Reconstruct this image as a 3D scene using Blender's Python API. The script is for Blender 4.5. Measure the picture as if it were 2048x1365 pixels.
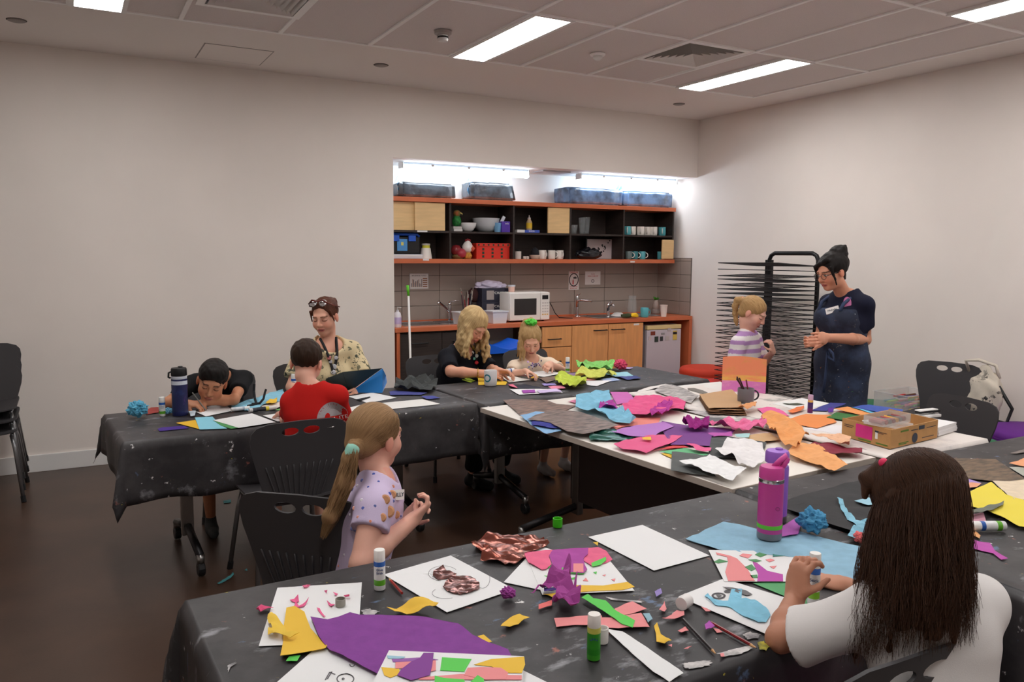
import bpy, bmesh, math, random
import numpy as np
from mathutils import Vector, Matrix, noise
from mathutils.geometry import delaunay_2d_cdt
for o in list(bpy.data.objects): bpy.data.objects.remove(o, do_unlink=True)
SC = bpy.context.scene
COL = SC.collection
PI = math.pi
random.seed(7)
# ---------------------------------------------------------------- camera, world, exposure
CAM_Z, YAW, PITCH, ROLL, FPX = 1.6, 0.50566, -0.10984, 0.0067, 1597.13
_f = Vector((math.sin(YAW)*math.cos(PITCH), math.cos(YAW)*math.cos(PITCH), math.sin(PITCH)))
_r = Vector((math.cos(YAW), -math.sin(YAW), 0)); _u = _r.cross(_f)
CR = _r*math.cos(ROLL) + _u*math.sin(ROLL); CU = -_r*math.sin(ROLL) + _u*math.cos(ROLL); CF = _f
cd = bpy.data.cameras.new('camera'); cam = bpy.data.objects.new('camera', cd); COL.objects.link(cam)
m3 = Matrix((CR, CU, -CF)).transposed()
cam.matrix_world = Matrix.Translation((0, 0, CAM_Z)) @ m3.to_4x4()
cd.sensor_width = 36; cd.lens = FPX/2048*36; cd.clip_start = 0.05
SC.camera = cam
w = bpy.data.worlds.new('world'); SC.world = w; w.use_nodes = True
w.node_tree.nodes['Background'].inputs[0].default_value = (.9, .93, 1, 1)
w.node_tree.nodes['Background'].inputs[1].default_value = 0.05
SC.view_settings.view_transform = 'Standard'; SC.view_settings.look = 'None'
SC.view_settings.exposure = 0.0; SC.view_settings.gamma = 1; SC.view_settings.use_curve_mapping = False
PANEL_EMIT, BATTEN_EMIT = 24.5, 19.0
def P(px, py, z):                       # photo pixel seen at height z -> world point
 v = CF + CR*((px-1024)/FPX) + CU*((682.5-py)/FPX)
 t = (z-CAM_Z)/v.z
 return Vector((v.x*t, v.y*t, z))
def PY(px, py, Y):                      # photo pixel on the plane y = Y
 v = CF + CR*((px-1024)/FPX) + CU*((682.5-py)/FPX)
 t = Y/v.y
 return Vector((v.x*t, Y, CAM_Z+v.z*t))
def PX(px, py, X):
 v = CF + CR*((px-1024)/FPX) + CU*((682.5-py)/FPX)
 t = X/v.x
 return Vector((X, v.y*t, CAM_Z+v.z*t))
# ---------------------------------------------------------------- materials
def s2l(c):
 return tuple(((x/255)/12.92 if x/255 <= .04045 else ((x/255+.055)/1.055)**2.4) for x in c)
_M = {}
def M(key, rgb=(200, 200, 200), rough=.6, metal=0, spec=.4, var=0, vscale=8, vs3=None, rgb2=None, bump=0, bscale=60, emit=0,
      trans=0, alpha=1, sheen=0, sub=0, coat=0):
 if key in _M: return _M[key]
 m = bpy.data.materials.new(key); m.use_nodes = True
 nt = m.node_tree; b = nt.nodes['Principled BSDF']
 c = s2l(rgb)
 b.inputs['Base Color'].default_value = (*c, 1)
 b.inputs['Roughness'].default_value = rough; b.inputs['Metallic'].default_value = metal
 b.inputs['Specular IOR Level'].default_value = spec
 b.inputs['Transmission Weight'].default_value = trans
 b.inputs['Alpha'].default_value = alpha
 b.inputs['Coat Weight'].default_value = coat
 if sheen: b.inputs['Sheen Weight'].default_value = sheen
 if sub:
  b.inputs['Subsurface Weight'].default_value = sub; b.inputs['Subsurface Radius'].default_value = (.012, .005, .003)
  b.inputs['Subsurface Scale'].default_value = 1.0
 tc = None
 def coord(scale, s3):
  t = nt.nodes.new('ShaderNodeTexCoord'); mp = nt.nodes.new('ShaderNodeMapping')
  nt.links.new(t.outputs['Object'], mp.inputs[0])
  mp.inputs['Scale'].default_value = s3 if s3 else (1, 1, 1)
  n = nt.nodes.new('ShaderNodeTexNoise'); n.inputs['Scale'].default_value = scale; n.inputs['Detail'].default_value = 5
  nt.links.new(mp.outputs[0], n.inputs['Vector']); return n
 if var or rgb2:
  n = coord(vscale, vs3); r = nt.nodes.new('ShaderNodeValToRGB')
  nt.links.new(n.outputs['Fac'], r.inputs[0])
  if rgb2: a, d = c, s2l(rgb2)
  else: a, d = tuple(max(0, x*(1-var)) for x in c), tuple(min(1, x*(1+var)) for x in c)
  r.color_ramp.elements[0].position = .38; r.color_ramp.elements[1].position = .64
  r.color_ramp.elements[0].color = (*a, 1); r.color_ramp.elements[1].color = (*d, 1)
  nt.links.new(r.outputs[0], b.inputs['Base Color'])
 if bump:
  n = coord(bscale, vs3); bn = nt.nodes.new('ShaderNodeBump'); bn.inputs['Strength'].default_value = bump
  bn.inputs['Distance'].default_value = .004
  nt.links.new(n.outputs['Fac'], bn.inputs['Height']); nt.links.new(bn.outputs[0], b.inputs['Normal'])
 if emit:
  b.inputs['Emission Color'].default_value = (*c, 1); b.inputs['Emission Strength'].default_value = emit
 _M[key] = m; return m
def vcol_mat(key, rough=.55, sub=0, spec=.35, bump=0, bscale=120):
 m = M(key, rough=rough, sub=sub, spec=spec, bump=bump, bscale=bscale)
 if not m.get('vc'):
  nt = m.node_tree; a = nt.nodes.new('ShaderNodeVertexColor'); a.layer_name = 'Col'
  nt.links.new(a.outputs[0], nt.nodes['Principled BSDF'].inputs['Base Color']); m['vc'] = 1
 return m
def ramp_splat(key, base, layers, rough=.55, bump=.15, bscale=9, spec=.4):
 """cloth with paint smears: base colour, then (rgb, scale, threshold, stretch, seed) spots over it"""
 if key in _M: return _M[key]
 m = M(key, base, rough=rough, spec=spec, bump=bump, bscale=bscale)
 nt = m.node_tree; b = nt.nodes['Principled BSDF']
 t = nt.nodes.new('ShaderNodeTexCoord'); prev = None
 for i, (rgb, sc, th, st, seed, soft) in enumerate(layers):
  mp = nt.nodes.new('ShaderNodeMapping'); mp.inputs['Scale'].default_value = st; mp.inputs['Location'].default_value = (seed, seed*.7, seed*1.3)
  nt.links.new(t.outputs['Object'], mp.inputs[0])
  n = nt.nodes.new('ShaderNodeTexNoise'); n.inputs['Scale'].default_value = sc; n.inputs['Detail'].default_value = 8; n.inputs['Roughness'].default_value = .62
  nt.links.new(mp.outputs[0], n.inputs['Vector'])
  r = nt.nodes.new('ShaderNodeValToRGB'); r.color_ramp.elements[0].position = th; r.color_ramp.elements[1].position = th+soft
  nt.links.new(n.outputs['Fac'], r.inputs[0])
  mx = nt.nodes.new('ShaderNodeMix'); mx.data_type = 'RGBA'
  nt.links.new(r.outputs[0], mx.inputs[0])
  if prev is None: mx.inputs[6].default_value = (*s2l(base), 1)
  else: nt.links.new(prev, mx.inputs[6])
  mx.inputs[7].default_value = (*s2l(rgb), 1); prev = mx.outputs[2]
 nt.links.new(prev, b.inputs['Base Color'])
 return m
def stripes_mat(key, colsets, axis='Z', scale=10, rough=.6):
 m = M(key, colsets[0], rough=rough); nt = m.node_tree; b = nt.nodes['Principled BSDF']
 t = nt.nodes.new('ShaderNodeTexCoord'); wv = nt.nodes.new('ShaderNodeTexWave'); wv.bands_direction = axis
 wv.inputs['Scale'].default_value = scale; wv.inputs['Distortion'].default_value = .6; wv.inputs['Detail Scale'].default_value = 1.5
 nt.links.new(t.outputs['Object'], wv.inputs[0]); r = nt.nodes.new('ShaderNodeValToRGB')
 r.color_ramp.elements[0].position = .45; r.color_ramp.elements[1].position = .55
 r.color_ramp.elements[0].color = (*s2l(colsets[0]), 1); r.color_ramp.elements[1].color = (*s2l(colsets[1]), 1)
 nt.links.new(wv.outputs[0], r.inputs[0]); nt.links.new(r.outputs[0], b.inputs['Base Color']); return m
# ---------------------------------------------------------------- object helpers
def woff(p):
 v = Vector((0, 0, 0))
 while p is not None: v += p.location; p = p.parent
 return v
def link(name, me, mat, parent=None, smooth=False):
 o = bpy.data.objects.new(name, me); COL.objects.link(o)
 if mat is not None: me.materials.append(mat)
 if smooth: me.polygons.foreach_set('use_smooth', [True]*len(me.polygons))
 if parent is not None: o.parent = parent
 return o
def tag(o, label, cat, group=None):
 o['label'] = label; o['category'] = cat
 if group: o['group'] = group
 return o
def thing(name, label, cat, loc=(0, 0, 0), rz=0, group=None):
 o = bpy.data.objects.new(name, None); COL.objects.link(o); o.empty_display_size = .05
 o.location = loc; o.rotation_euler = (0, 0, rz); return tag(o, label, cat, group)
def struct(o): o['kind'] = 'structure'; return o
class MB:
 """collects verts / faces; build() links ONE mesh object"""
 def __init__(s): s.v = []; s.f = []
 def add(s, vs, fs):
  n = len(s.v); s.v += [tuple(v) for v in vs]; s.f += [tuple(i+n for i in f) for f in fs]; return s
 def box(s, x0, x1, y0, y1, z0, z1, bev=0):
  if bev:
   b = min(bev, (x1-x0)/2.01, (y1-y0)/2.01, (z1-z0)/2.01)
   bm = bmesh.new(); bmesh.ops.create_cube(bm, size=1)
   for v in bm.verts: v.co = ((x0+x1)/2+v.co.x*(x1-x0), (y0+y1)/2+v.co.y*(y1-y0), (z0+z1)/2+v.co.z*(z1-z0))
   bmesh.ops.bevel(bm, geom=bm.edges[:], offset=b, segments=2, affect='EDGES', profile=.6)
   bm.verts.index_update(); s.add([v.co[:] for v in bm.verts], [[v.index for v in f.verts] for f in bm.faces]); bm.free(); return s
  vs = [(x, y, z) for z in (z0, z1) for y in (y0, y1) for x in (x0, x1)]
  return s.add(vs, [(0, 2, 3, 1), (4, 5, 7, 6), (0, 1, 5, 4), (2, 6, 7, 3), (0, 4, 6, 2), (1, 3, 7, 5)])
 def tube(s, pts, r, n=8, cap=True):
  pts = [Vector(p) for p in pts]; rs = r if isinstance(r, (list, tuple)) else [r]*len(pts)
  base = len(s.v); ref = None
  for i, p in enumerate(pts):
   d = (pts[min(i+1, len(pts)-1)]-pts[max(i-1, 0)]).normalized()
   if ref is None: ref = Vector((0, 0, 1)) if abs(d.z) < .9 else Vector((1, 0, 0))
   a = d.cross(ref).normalized(); b = d.cross(a).normalized(); ref = -b if False else a.cross(d)
   for k in range(n):
    t = 2*PI*k/n; s.v.append(tuple(p+(a*math.cos(t)+b*math.sin(t))*rs[i]))
  for i in range(len(pts)-1):
   for k in range(n):
    k2 = (k+1) % n; q = base+i*n
    s.f.append((q+k, q+k2, q+n+k2, q+n+k))
  if cap: s.f.append(tuple(base+k for k in range(n))[::-1]); s.f.append(tuple(base+(len(pts)-1)*n+k for k in range(n)))
  return s
 def lathe(s, prof, cx=0, cy=0, n=20, cz=0, cap=True):
  base = len(s.v)
  for r, z in prof:
   for k in range(n): s.v.append((cx+r*math.cos(2*PI*k/n), cy+r*math.sin(2*PI*k/n), cz+z))
  for i in range(len(prof)-1):
   for k in range(n):
    k2 = (k+1) % n; q = base+i*n; s.f.append((q+k, q+k2, q+n+k2, q+n+k))
  if cap:
   if prof[0][0] > 1e-4: s.f.append(tuple(base+k for k in range(n))[::-1])
   if prof[-1][0] > 1e-4: s.f.append(tuple(base+(len(prof)-1)*n+k for k in range(n)))
  return s
 def prism(s, poly, z0, z1):
  n = len(poly); vs = [(x, y, z0) for x, y in poly]+[(x, y, z1) for x, y in poly]
  return s.add(vs, [tuple(range(n))[::-1], tuple(range(n, 2*n))]+[(i, (i+1) % n, n+(i+1) % n, n+i) for i in range(n)])
 def xform(s, mtx, start=0):
  s.v[start:] = [tuple(mtx @ Vector(v)) for v in s.v[start:]]; return s
 def build(s, name, mat, parent=None, smooth=False, world=True, auto=None):
  off = woff(parent) if (parent is not None and world) else Vector((0, 0, 0))
  me = bpy.data.meshes.new(name)
  me.from_pydata([(x-off.x, y-off.y, z-off.z) for x, y, z in s.v], [], s.f); me.update()
  bm = bmesh.new(); bm.from_mesh(me); bmesh.ops.recalc_face_normals(bm, faces=bm.faces[:]); bm.to_mesh(me); bm.free()
  o = link(name, me, mat, parent, smooth)
  if auto:
   me.polygons.foreach_set('use_smooth', [True]*len(me.polygons))
   try: me.set_sharp_from_angle(angle=math.radians(auto))
   except Exception: pass
  return o
def B(x0, x1, y0, y1, z0, z1, bev=0): return MB().box(x0, x1, y0, y1, z0, z1, bev)
def copy_tree(o, parent=None):
 c = o.copy(); COL.objects.link(c); c.parent = parent
 for ch in [k for k in bpy.data.objects if k.parent == o]: copy_tree(ch, c)
 return c
def centre_obj(o):                        # move a world-space mesh's origin to its base centre
 me = o.data; n = len(me.vertices); a = np.empty(n*3, np.float32); me.vertices.foreach_get('co', a); a = a.reshape(-1, 3)
 c = (a.max(0)+a.min(0))/2; c[2] = a[:, 2].min(); a -= c; me.vertices.foreach_set('co', a.ravel()); o.location = [float(q) for q in c]; me.update(); return o
def text_part(name, body, loc, size, mat, parent=None, rot=(PI/2, 0, 0), ext=.0006, align='CENTER'):
 cu = bpy.data.curves.new(name, 'FONT'); cu.body = body; cu.size = size; cu.extrude = ext; cu.align_x = align; cu.align_y = 'CENTER'
 tmp = bpy.data.objects.new(name, cu); COL.objects.link(tmp)
 dg = bpy.context.evaluated_depsgraph_get(); me = bpy.data.meshes.new_from_object(tmp.evaluated_get(dg))
 bpy.data.objects.remove(tmp, do_unlink=True); bpy.data.curves.remove(cu)
 me.materials.clear(); o = link(name, me, mat, parent)
 o.location = Vector(loc)-(woff(parent) if parent is not None else Vector((0, 0, 0))); o.rotation_euler = rot; return o
YB, XR, HC = 6.61, 5.9, 3.01              # wall with the niche, right wall, ceiling
XL, YF = -2.6, -2.4                       # walls out of frame
NB, NX0, NZ = 7.22, 2.48, 2.41            # niche back, niche left side, niche ceiling
# ================================================================ THE ROOM
wall_m = M('wall_paint', (236, 227, 220), rough=.75, spec=.2, var=.02, vscale=1.5, bump=.03, bscale=300)
nich_m = M('niche_paint', (226, 228, 228), rough=.7, spec=.2)
ceil_m = M('ceiling_plaster', (240, 233, 228), rough=.85, spec=.1)
tile_m = M('ceiling_tile_mineral', (228, 219, 216), rough=.9, spec=.1, var=.05, vscale=220, bump=.25, bscale=420)
tbar_m = M('t_bar_white', (252, 250, 248), rough=.5)
white_m = M('white_enamel', (232, 230, 228), rough=.4)
floor_m = M('floor_vinyl_brown', (72, 52, 41), rough=.33, spec=.45, var=.16, vscale=3, bump=.05, bscale=90)
# floor
struct(B(XL, XR, YF, NB, -.1, 0).build('floor', floor_m))
# wall with niche: left part, header, bulkhead above niche
wb = MB().box(XL, NX0, YB, YB+.12, 0, HC).box(NX0, XR, YB, YB+.12, NZ, HC)
struct(wb.build('wall_back', wall_m))
struct(MB().box(NX0-.1, NX0, YB+.12, NB+.1, 0, NZ+.1).build('wall_niche_side', nich_m))
struct(B(NX0-.1, XR, NB, NB+.1, 0, NZ+.1).build('wall_niche', nich_m))
struct(B(NX0, XR, YB+.12, NB, NZ, NZ+.1).build('ceiling_niche', nich_m))
struct(B(XR, XR+.12, YF, NB+.1, 0, HC).build('wall_right', wall_m))
struct(B(XL-.12, XL, YF, YB+.12, 0, HC).build('wall_left', wall_m))
struct(B(XL, XR, YF-.12, YF, 0, HC).build('wall_front', wall_m))
struct(B(XL, NX0, YB-.016, YB, 0, .125, .004).build('baseboard_back', white_m))
struct(B(XR-.016, XR, YF, YB, 0, .125, .004).build('baseboard_right', white_m))
# ---- suspended ceiling
GX = [.07+.6*k for k in range(-4, 10)]; GY = [5.43-1.2*k for k in range(0, 7)]
GX = [x for x in GX if XL < x < XR]; GY = [y for y in GY if y > YF]
cl = MB(); gx0, gx1, gy0, gy1 = GX[0], GX[-1], GY[-1], GY[0]
cl.box(XL, XR, gy1, YB, HC, HC+.1).box(XL, XR, YF, gy0, HC, HC+.1).box(XL, gx0, gy0, gy1, HC, HC+.1).box(gx1, XR, gy0, gy1, HC, HC+.1)
cl.box(XL, XR, YF, YB, HC+.1, HC+.2)
ceiling = struct(cl.build('ceiling', ceil_m))
tb = MB()
for x in GX: tb.box(x-.013, x+.013, gy0, gy1, HC-.006, HC+.03)
for y in GY: tb.box(gx0, gx1, y-.013, y+.013, HC-.005, HC+.03)
tb.build('ceiling_grid', tbar_m, ceiling)
LIGHTS = [(ix, iy) for iy in (4.83, 2.43, .03) for ix in (.22, 2.62, 4.72)]
light_cells = {(2.47, 4.23)}
diff_m = M('light_diffuser', (253, 251, 249), rough=.5, emit=PANEL_EMIT)
frame_m = M('light_frame', (238, 236, 234), rough=.4)
lab = {0: 'recessed ceiling light panel at top left, cut off by the frame', 1: 'recessed ceiling light panel beside the smoke detector',
       2: 'recessed ceiling light panel near the wall corner, right of the air vent', 5: 'recessed ceiling light panel at the top right edge'}
cells = {}
for i, (x, y) in enumerate(LIGHTS):
 t = thing('ceiling_light', lab.get(i, 'recessed ceiling light panel behind the camera'), 'ceiling light', (x, y, HC-.012), group='recessed ceiling light panels')
 fr = MB()
 for (a, b_, c, d) in ((x-.15, x+.15, y-.6, y-.585), (x-.15, x+.15, y+.585, y+.6), (x-.15, x-.122, y-.585, y+.585), (x+.122, x+.15, y-.585, y+.585)):
  fr.box(a, b_, c, d, HC-.012, HC+.02)
 fr.build('frame', frame_m, t)
 B(x-.122, x+.122, y-.585, y+.585, HC-.009, HC).build('diffuser', diff_m, t)
 cells[(round(x, 2), round(y, 2))] = 1
VENTS = [(3.95, 4.51), (1.0, 4.75)]
tmesh = {}
for x in GX[:-1]:
 for y in GY[:-1]:
  x0, x1, y0, y1 = x+.012, x+.588, y-1.188, y-.012
  holes = [(lx-.15, lx+.15, ly-.6, ly+.6) for lx, ly in LIGHTS] + [(vx-.29, vx+.29, vy-.29, vy+.29) for vx, vy in VENTS]
  segs = [(x0, x1, y0, y1)]
  for hx0, hx1, hy0, hy1 in holes:
   nseg = []
   for a, b_, c, d in segs:
    if hx1 <= a or hx0 >= b_ or hy1 <= c or hy0 >= d: nseg.append((a, b_, c, d)); continue
    if hx0 > a+.02: nseg.append((a, hx0, c, d))
    if hx1 < b_-.02: nseg.append((hx1, b_, c, d))
    aa, bb = max(a, hx0), min(b_, hx1)
    if hy0 > c+.02: nseg.append((aa, bb, c, hy0))
    if hy1 < d-.02: nseg.append((aa, bb, hy1, d))
   segs = nseg
  for a, b_, c, d in segs:
   B(a, b_, c, d, HC+.004, HC+.02).build('ceiling_tile', tile_m, ceiling)
vent_m = M('vent_metal', (236, 230, 226), rough=.5)
dark_m = M('vent_dark', (26, 24, 24), rough=.9)
for k, (x, y) in enumerate(VENTS):
 t = thing('air_vent', ['square louvred air vent between the two ceiling lights', 'louvred air vent cut off at the top edge left of centre'][k], 'air vent', (x, y, HC-.01), group='ceiling air vents')
 B(x-.285, x+.285, y-.285, y+.285, HC+.02, HC+.04).build('backing', dark_m, t)
 fr = MB()
 for (a, b_, c, d) in ((-.295, .295, -.295, -.25), (-.295, .295, .25, .295), (-.295, -.25, -.25, .25), (.25, .295, -.25, .25)):
  fr.box(x+a, x+b_, y+c, y+d, HC-.008, HC+.02)
 fr.build('frame', tbar_m, t)
 for q in range(6):
  r0 = .24-.038*q; lv = MB()
  z0, z1 = HC+.012, HC-.012
  o_, i_ = r0, r0-.02
  pts = [(x+sx*o_, y+sy*o_, z1) for sx, sy in ((-1, -1), (1, -1), (1, 1), (-1, 1))]+[(x+sx*i_, y+sy*i_, z0) for sx, sy in ((-1, -1), (1, -1), (1, 1), (-1, 1))]
  lv.add(pts, [(i, (i+1) % 4, 4+(i+1) % 4, 4+i) for i in range(4)])
  lv.add([(a, b_, c+.002) for a, b_, c in pts], [(i, (i+1) % 4, 4+(i+1) % 4, 4+i) for i in range(4)])
  lv.build('louvre', vent_m, t)
# small ceiling fittings
gunm = M('detector_grey', (150, 142, 138), rough=.5)
t = thing('smoke_detector', 'hanging white smoke detector left of the long ceiling light', 'smoke detector', (2.17, 4.86, HC-.08))
MB().lathe([(.055, 0), (.055, -.018), (.04, -.026)], 2.17, 4.86, 20, HC).build('base', M('detector_base', (176, 168, 164), rough=.6), t, auto=40)
MB().lathe([(.03, -.024), (.034, -.05), (.03, -.062), (0.001, -.066)], 2.17, 4.86, 18, HC).build('sensor', white_m, t, auto=40)
MB().lathe([(.0345, -.034), (.0355, -.044)], 2.17, 4.86, 18, HC, cap=False).build('ring', dark_m, t)
t = thing('motion_sensor', 'small round white motion sensor dome beside the air vent', 'motion sensor', (3.36, 4.84, HC-.05))
MB().lathe([(.055, 0), (.052, -.012), (.03, -.016)], 3.36, 4.84, 20, HC).build('base', tbar_m, t, auto=40)
MB().lathe([(.036, -.012), (.032, -.03), (.018, -.043), (.001, -.047)], 3.36, 4.84, 18, HC).build('dome', white_m, t, smooth=True)
for k, (px, py) in enumerate(((33, 40), (762, 130), (1358, 208))):
 q = P(px, py, HC)
 t = thing('ceiling_disc', ['round flush ceiling disc at the far left', 'round flush ceiling disc in the middle of the plaster margin', 'round flush ceiling disc near the wall corner'][k], 'ceiling disc', (q.x, q.y, HC-.01), group='flush ceiling discs')
 MB().lathe([(.05, 0), (.05, -.006), (.042, -.009), (.001, -.009)], q.x, q.y, 24, HC).build('plate', gunm, t, auto=40)
 MB().lathe([(.052, 0), (.056, -.002), (.056, 0)], q.x, q.y, 24, HC).build('rim', dark_m, t)
t = thing('access_panel', 'square plaster access panel flush in the ceiling margin', 'access panel', (1.12, 6.2, HC-.004))
B(.89, 1.34, 5.95, 6.42, HC-.003, HC+.01).build('panel', ceil_m, t)
g = MB()
for a, b_, c, d in ((.882, .89, 5.942, 6.428), (1.34, 1.348, 5.942, 6.428), (.89, 1.34, 5.942, 5.95), (.89, 1.34, 6.42, 6.428)): g.box(a, b_, c, d, HC-.002, HC+.01)
g.build('gap', gunm, t)
# ================================================================ KITCHEN NICHE
orange_m = M('orange_laminate', (208, 112, 72), rough=.4, var=.05, vscale=4)
wenge_m = M('wenge_laminate', (52, 42, 38), rough=.55, var=.15, vscale=6, vs3=(1, 1, 12))
maple_m = M('maple_laminate', (232, 196, 142), rough=.45, var=.05, vscale=5, vs3=(1, 1, 8))
beech_m = M('beech_laminate', (232, 164, 104), rough=.42, var=.06, vscale=4, vs3=(8, 8, 1))
steel_m = M('steel', (190, 190, 192), rough=.22, metal=1)
chrome_m = M('chrome', (215, 216, 220), rough=.1, metal=1)
black_m = M('black_plastic', (22, 22, 24), rough=.45)
# splashback tiles on the niche back and on the right wall
grout_m = M('grout', (96, 86, 80), rough=.9)
stile_m = M('glazed_tile', (160, 146, 137), rough=.28, var=.03, vscale=3)
sp = struct(B(NX0, XR, NB-.006, NB, .9, 1.56).build('trim_splashback', grout_m))
TW, TH, TX0, TZ0 = .395, .147, 2.78-.395, .935
r = 0; z = TZ0
while z < 1.55:
 z1 = min(z+TH, 1.555)
 x = TX0
 while x < XR:
  a, b_ = max(x+.002, NX0+.001), min(x+TW-.002, XR-.001)
  if b_-a > .01: B(a, b_, NB-.013, NB-.005, z+.002, z1-.002, .002).build('tile', stile_m, sp)
  x += TW
 z += TH
sp2 = struct(B(XR-.006, XR, YB+.04, NB-.013, .9, 1.56).build('trim_splashback_side', grout_m))
z = TZ0
while z < 1.55:
 z1 = min(z+TH, 1.555)
 for a, b_ in ((YB+.045, NB-.4), (NB-.396, NB-.014)):
  B(XR-.013, XR-.005, a, b_, z+.002, z1-.002, .002).build('tile', stile_m, sp2)
 z += TH
# batten lights under the niche ceiling
batt_m = M('batten_diffuser', (236, 246, 255), rough=.4, emit=BATTEN_EMIT)
for k, (xa, xb) in enumerate(((2.66, 3.98), (4.58, 5.84))):
 t = thing('batten_light', ['long batten light over the left half of the kitchen niche', 'long batten light over the right half of the kitchen niche'][k], 'batten light', ((xa+xb)/2, 6.9, NZ-.08), group='batten lights in the niche')
 B(xa+.015, xb-.015, 6.86, 6.94, NZ-.025, NZ).build('housing', M('batten_housing', (150, 156, 164), rough=.4), t)
 mb = MB(); n = 10
 prof = [(6.9+.047*math.cos(PI*i/n), NZ-.025-.055*math.sin(PI*i/n)**.7) for i in range(n+1)]
 vs = [(xa, a, b_) for a, b_ in prof]+[(xb, a, b_) for a, b_ in prof]
 mb.add(vs, [(i, i+1, n+2+i, n+1+i) for i in range(n)]+[tuple(range(n+1)), tuple(range(n+1, 2*n+2))[::-1], (0, n+1, 2*n+1, n)])
 mb.build('diffuser', batt_m, t)
 for xe in (xa-.004, xb-.012): B(xe, xe+.016, 6.852, 6.948, NZ-.06, NZ-.004, .003).build('end_cap', white_m, t)
 for q in range(3):
  xc = xa+(xb-xa)*(q+.8)/3.6; B(xc-.012, xc+.012, 6.848, 6.853, NZ-.034, NZ-.012).build('clip', steel_m, t)
B(4.1, 4.42, 6.8, 7.0, NZ-.012, NZ).build('niche_vent', M('nv', (190, 192, 196), rough=.5)); tag(bpy.data.objects['niche_vent'], 'flat grey ceiling plate between the two batten lights', 'ceiling plate')
# wall shelf unit
SF, SBk = 6.88, NB
DV = [2.48, 3.15, 3.83, 4.49, 5.16, 5.83]
sh = thing('wall_shelf', 'dark open wall shelf unit with orange top and bottom boards', 'shelf unit', ((DV[0]+DV[-1])/2, SF, 1.5))
B(NX0+.002, 5.835, SF-.02, SBk, 2.06, 2.10, .002).build('top_board', orange_m, sh)
B(NX0+.002, 5.835, SF-.02, SBk, 1.50, 1.54, .002).build('bottom_board', orange_m, sh)
B(NX0+.002, 5.83, SBk-.02, SBk-.002, 1.54, 2.06).build('back_panel', wenge_m, sh)
for x in DV[1:]: B(x-.018, x, SF, SBk-.02, 1.54, 2.06).build('divider', wenge_m, sh)
for i in range(5): B(DV[i]+.003, DV[i+1]-.018, SF+.005, SBk-.02, 1.782, 1.80).build('shelf', wenge_m, sh)
for (a, b_, yy) in ((2.485, 2.80, SF+.03), (2.79, 3.09, SF+.004), (4.215, 4.47, SF+.004)):
 B(a, b_, yy, yy+.018, 1.802, 2.056, .0015).build('sliding_door', maple_m, sh)
B(5.67, 5.835, SF-.005, SF+.013, 1.545, 1.755, .012).build('door_edge', maple_m, sh)
for px, py in ((852, 520), (1265, 524)):
 q = PY(px, py, SF-.021); B(q.x-.03, q.x+.03, SF-.0225, SF-.0205, q.z-.008, q.z+.008).build('label_strip', white_m, sh)
q = PY(845, 459, SF); B(q.x-.05, q.x+.05, SF+.003, SF+.0055, 1.785, 1.80).build('label_strip', white_m, sh)
# bench: worktop with end panel, cabinets
BZ = .935; BF = 6.6
wt = thing('worktop', 'long orange laminate kitchen worktop with orange end panel', 'worktop', (4.2, BF, .9))
B(NX0+.002, XR-.015, BF, NB-.014, BZ-.04, BZ, .003).build('top', orange_m, wt)
B(XR-.055, XR-.016, BF, NB-.02, 0, BZ-.04).build('end_panel', orange_m, wt)
B(NX0+.002, XR-.016, NB-.03, NB-.014, BZ, BZ+.012).build('back_lip', orange_m, wt)
# left dark cabinet under first sink
c1 = thing('sink_cabinet', 'dark brown cabinet under the left sink, orange side panel', 'cabinet', (2.9, BF, .1))
B(2.50, 2.53, BF+.01, NB-.02, .0, BZ-.04).build('side_panel', orange_m, c1)
B(2.53, 3.36, BF+.06, NB-.02, .1, BZ-.04).build('body', wenge_m, c1)
for a, b_ in ((2.535, 2.94), (2.945, 3.355)):
 d = B(a, b_, BF+.03, BF+.055, .12, BZ-.06, .002).build('door', wenge_m, c1)
 MB().tube([(b_-.3, BF+.03, .79), (b_-.3, BF+.005, .79), (b_-.14, BF+.005, .79), (b_-.14, BF+.03, .79)], .006).build('handle', black_m, d)
B(2.53, 3.36, BF+.1, NB-.1, 0, .1).build('plinth', black_m, c1)
# drawer unit
c2 = thing('drawer_cabinet', 'beech cabinet of wide drawers left of the cupboards', 'cabinet', (4.16, BF, .1))
B(4.0, 4.335, BF+.03, NB-.02, .1, BZ-.04).build('body', M('carcass', (120, 84, 50), rough=.6), c2)
for z0, z1 in ((.685, .885), (.445, .68), (.12, .44)):
 d = B(3.995, 4.335, BF+.008, BF+.028, z0+.002, z1-.002, .0015).build('drawer', beech_m, c2)
 MB().tube([(4.06, BF+.008, (z0+z1)/2-.02), (4.06, BF-.02, (z0+z1)/2-.02), (4.2, BF-.02, (z0+z1)/2-.02), (4.2, BF+.008, (z0+z1)/2-.02)], .0055).build('handle', black_m, d)
B(4.0, 4.335, BF+.08, NB-.1, 0, .1).build('plinth', black_m, c2)
c3 = thing('cupboard', 'beech two-door cupboard beside the small fridge', 'cabinet', (4.78, BF, .1))
B(4.34, 5.225, BF+.03, NB-.02, .1, BZ-.04).build('body', _M['carcass'], c3)
for a, b_, hx in ((4.34, 4.778, 4.60), (4.782, 5.225, 4.82)):
 d = B(a+.001, b_-.001, BF+.008, BF+.028, .12, .885, .0015).build('door', beech_m, c3)
 MB().tube([(hx, BF+.008, .83), (hx, BF-.02, .83), (hx+.15, BF-.02, .83), (hx+.15, BF+.008, .83)], .0055).build('handle', black_m, d)
B(4.34, 5.225, BF+.08, NB-.1, 0, .1).build('plinth', black_m, c3)
B(5.1, 5.17, BF+.0065, BF+.008, .862, .88).build('label_strip', white_m, c3)
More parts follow.
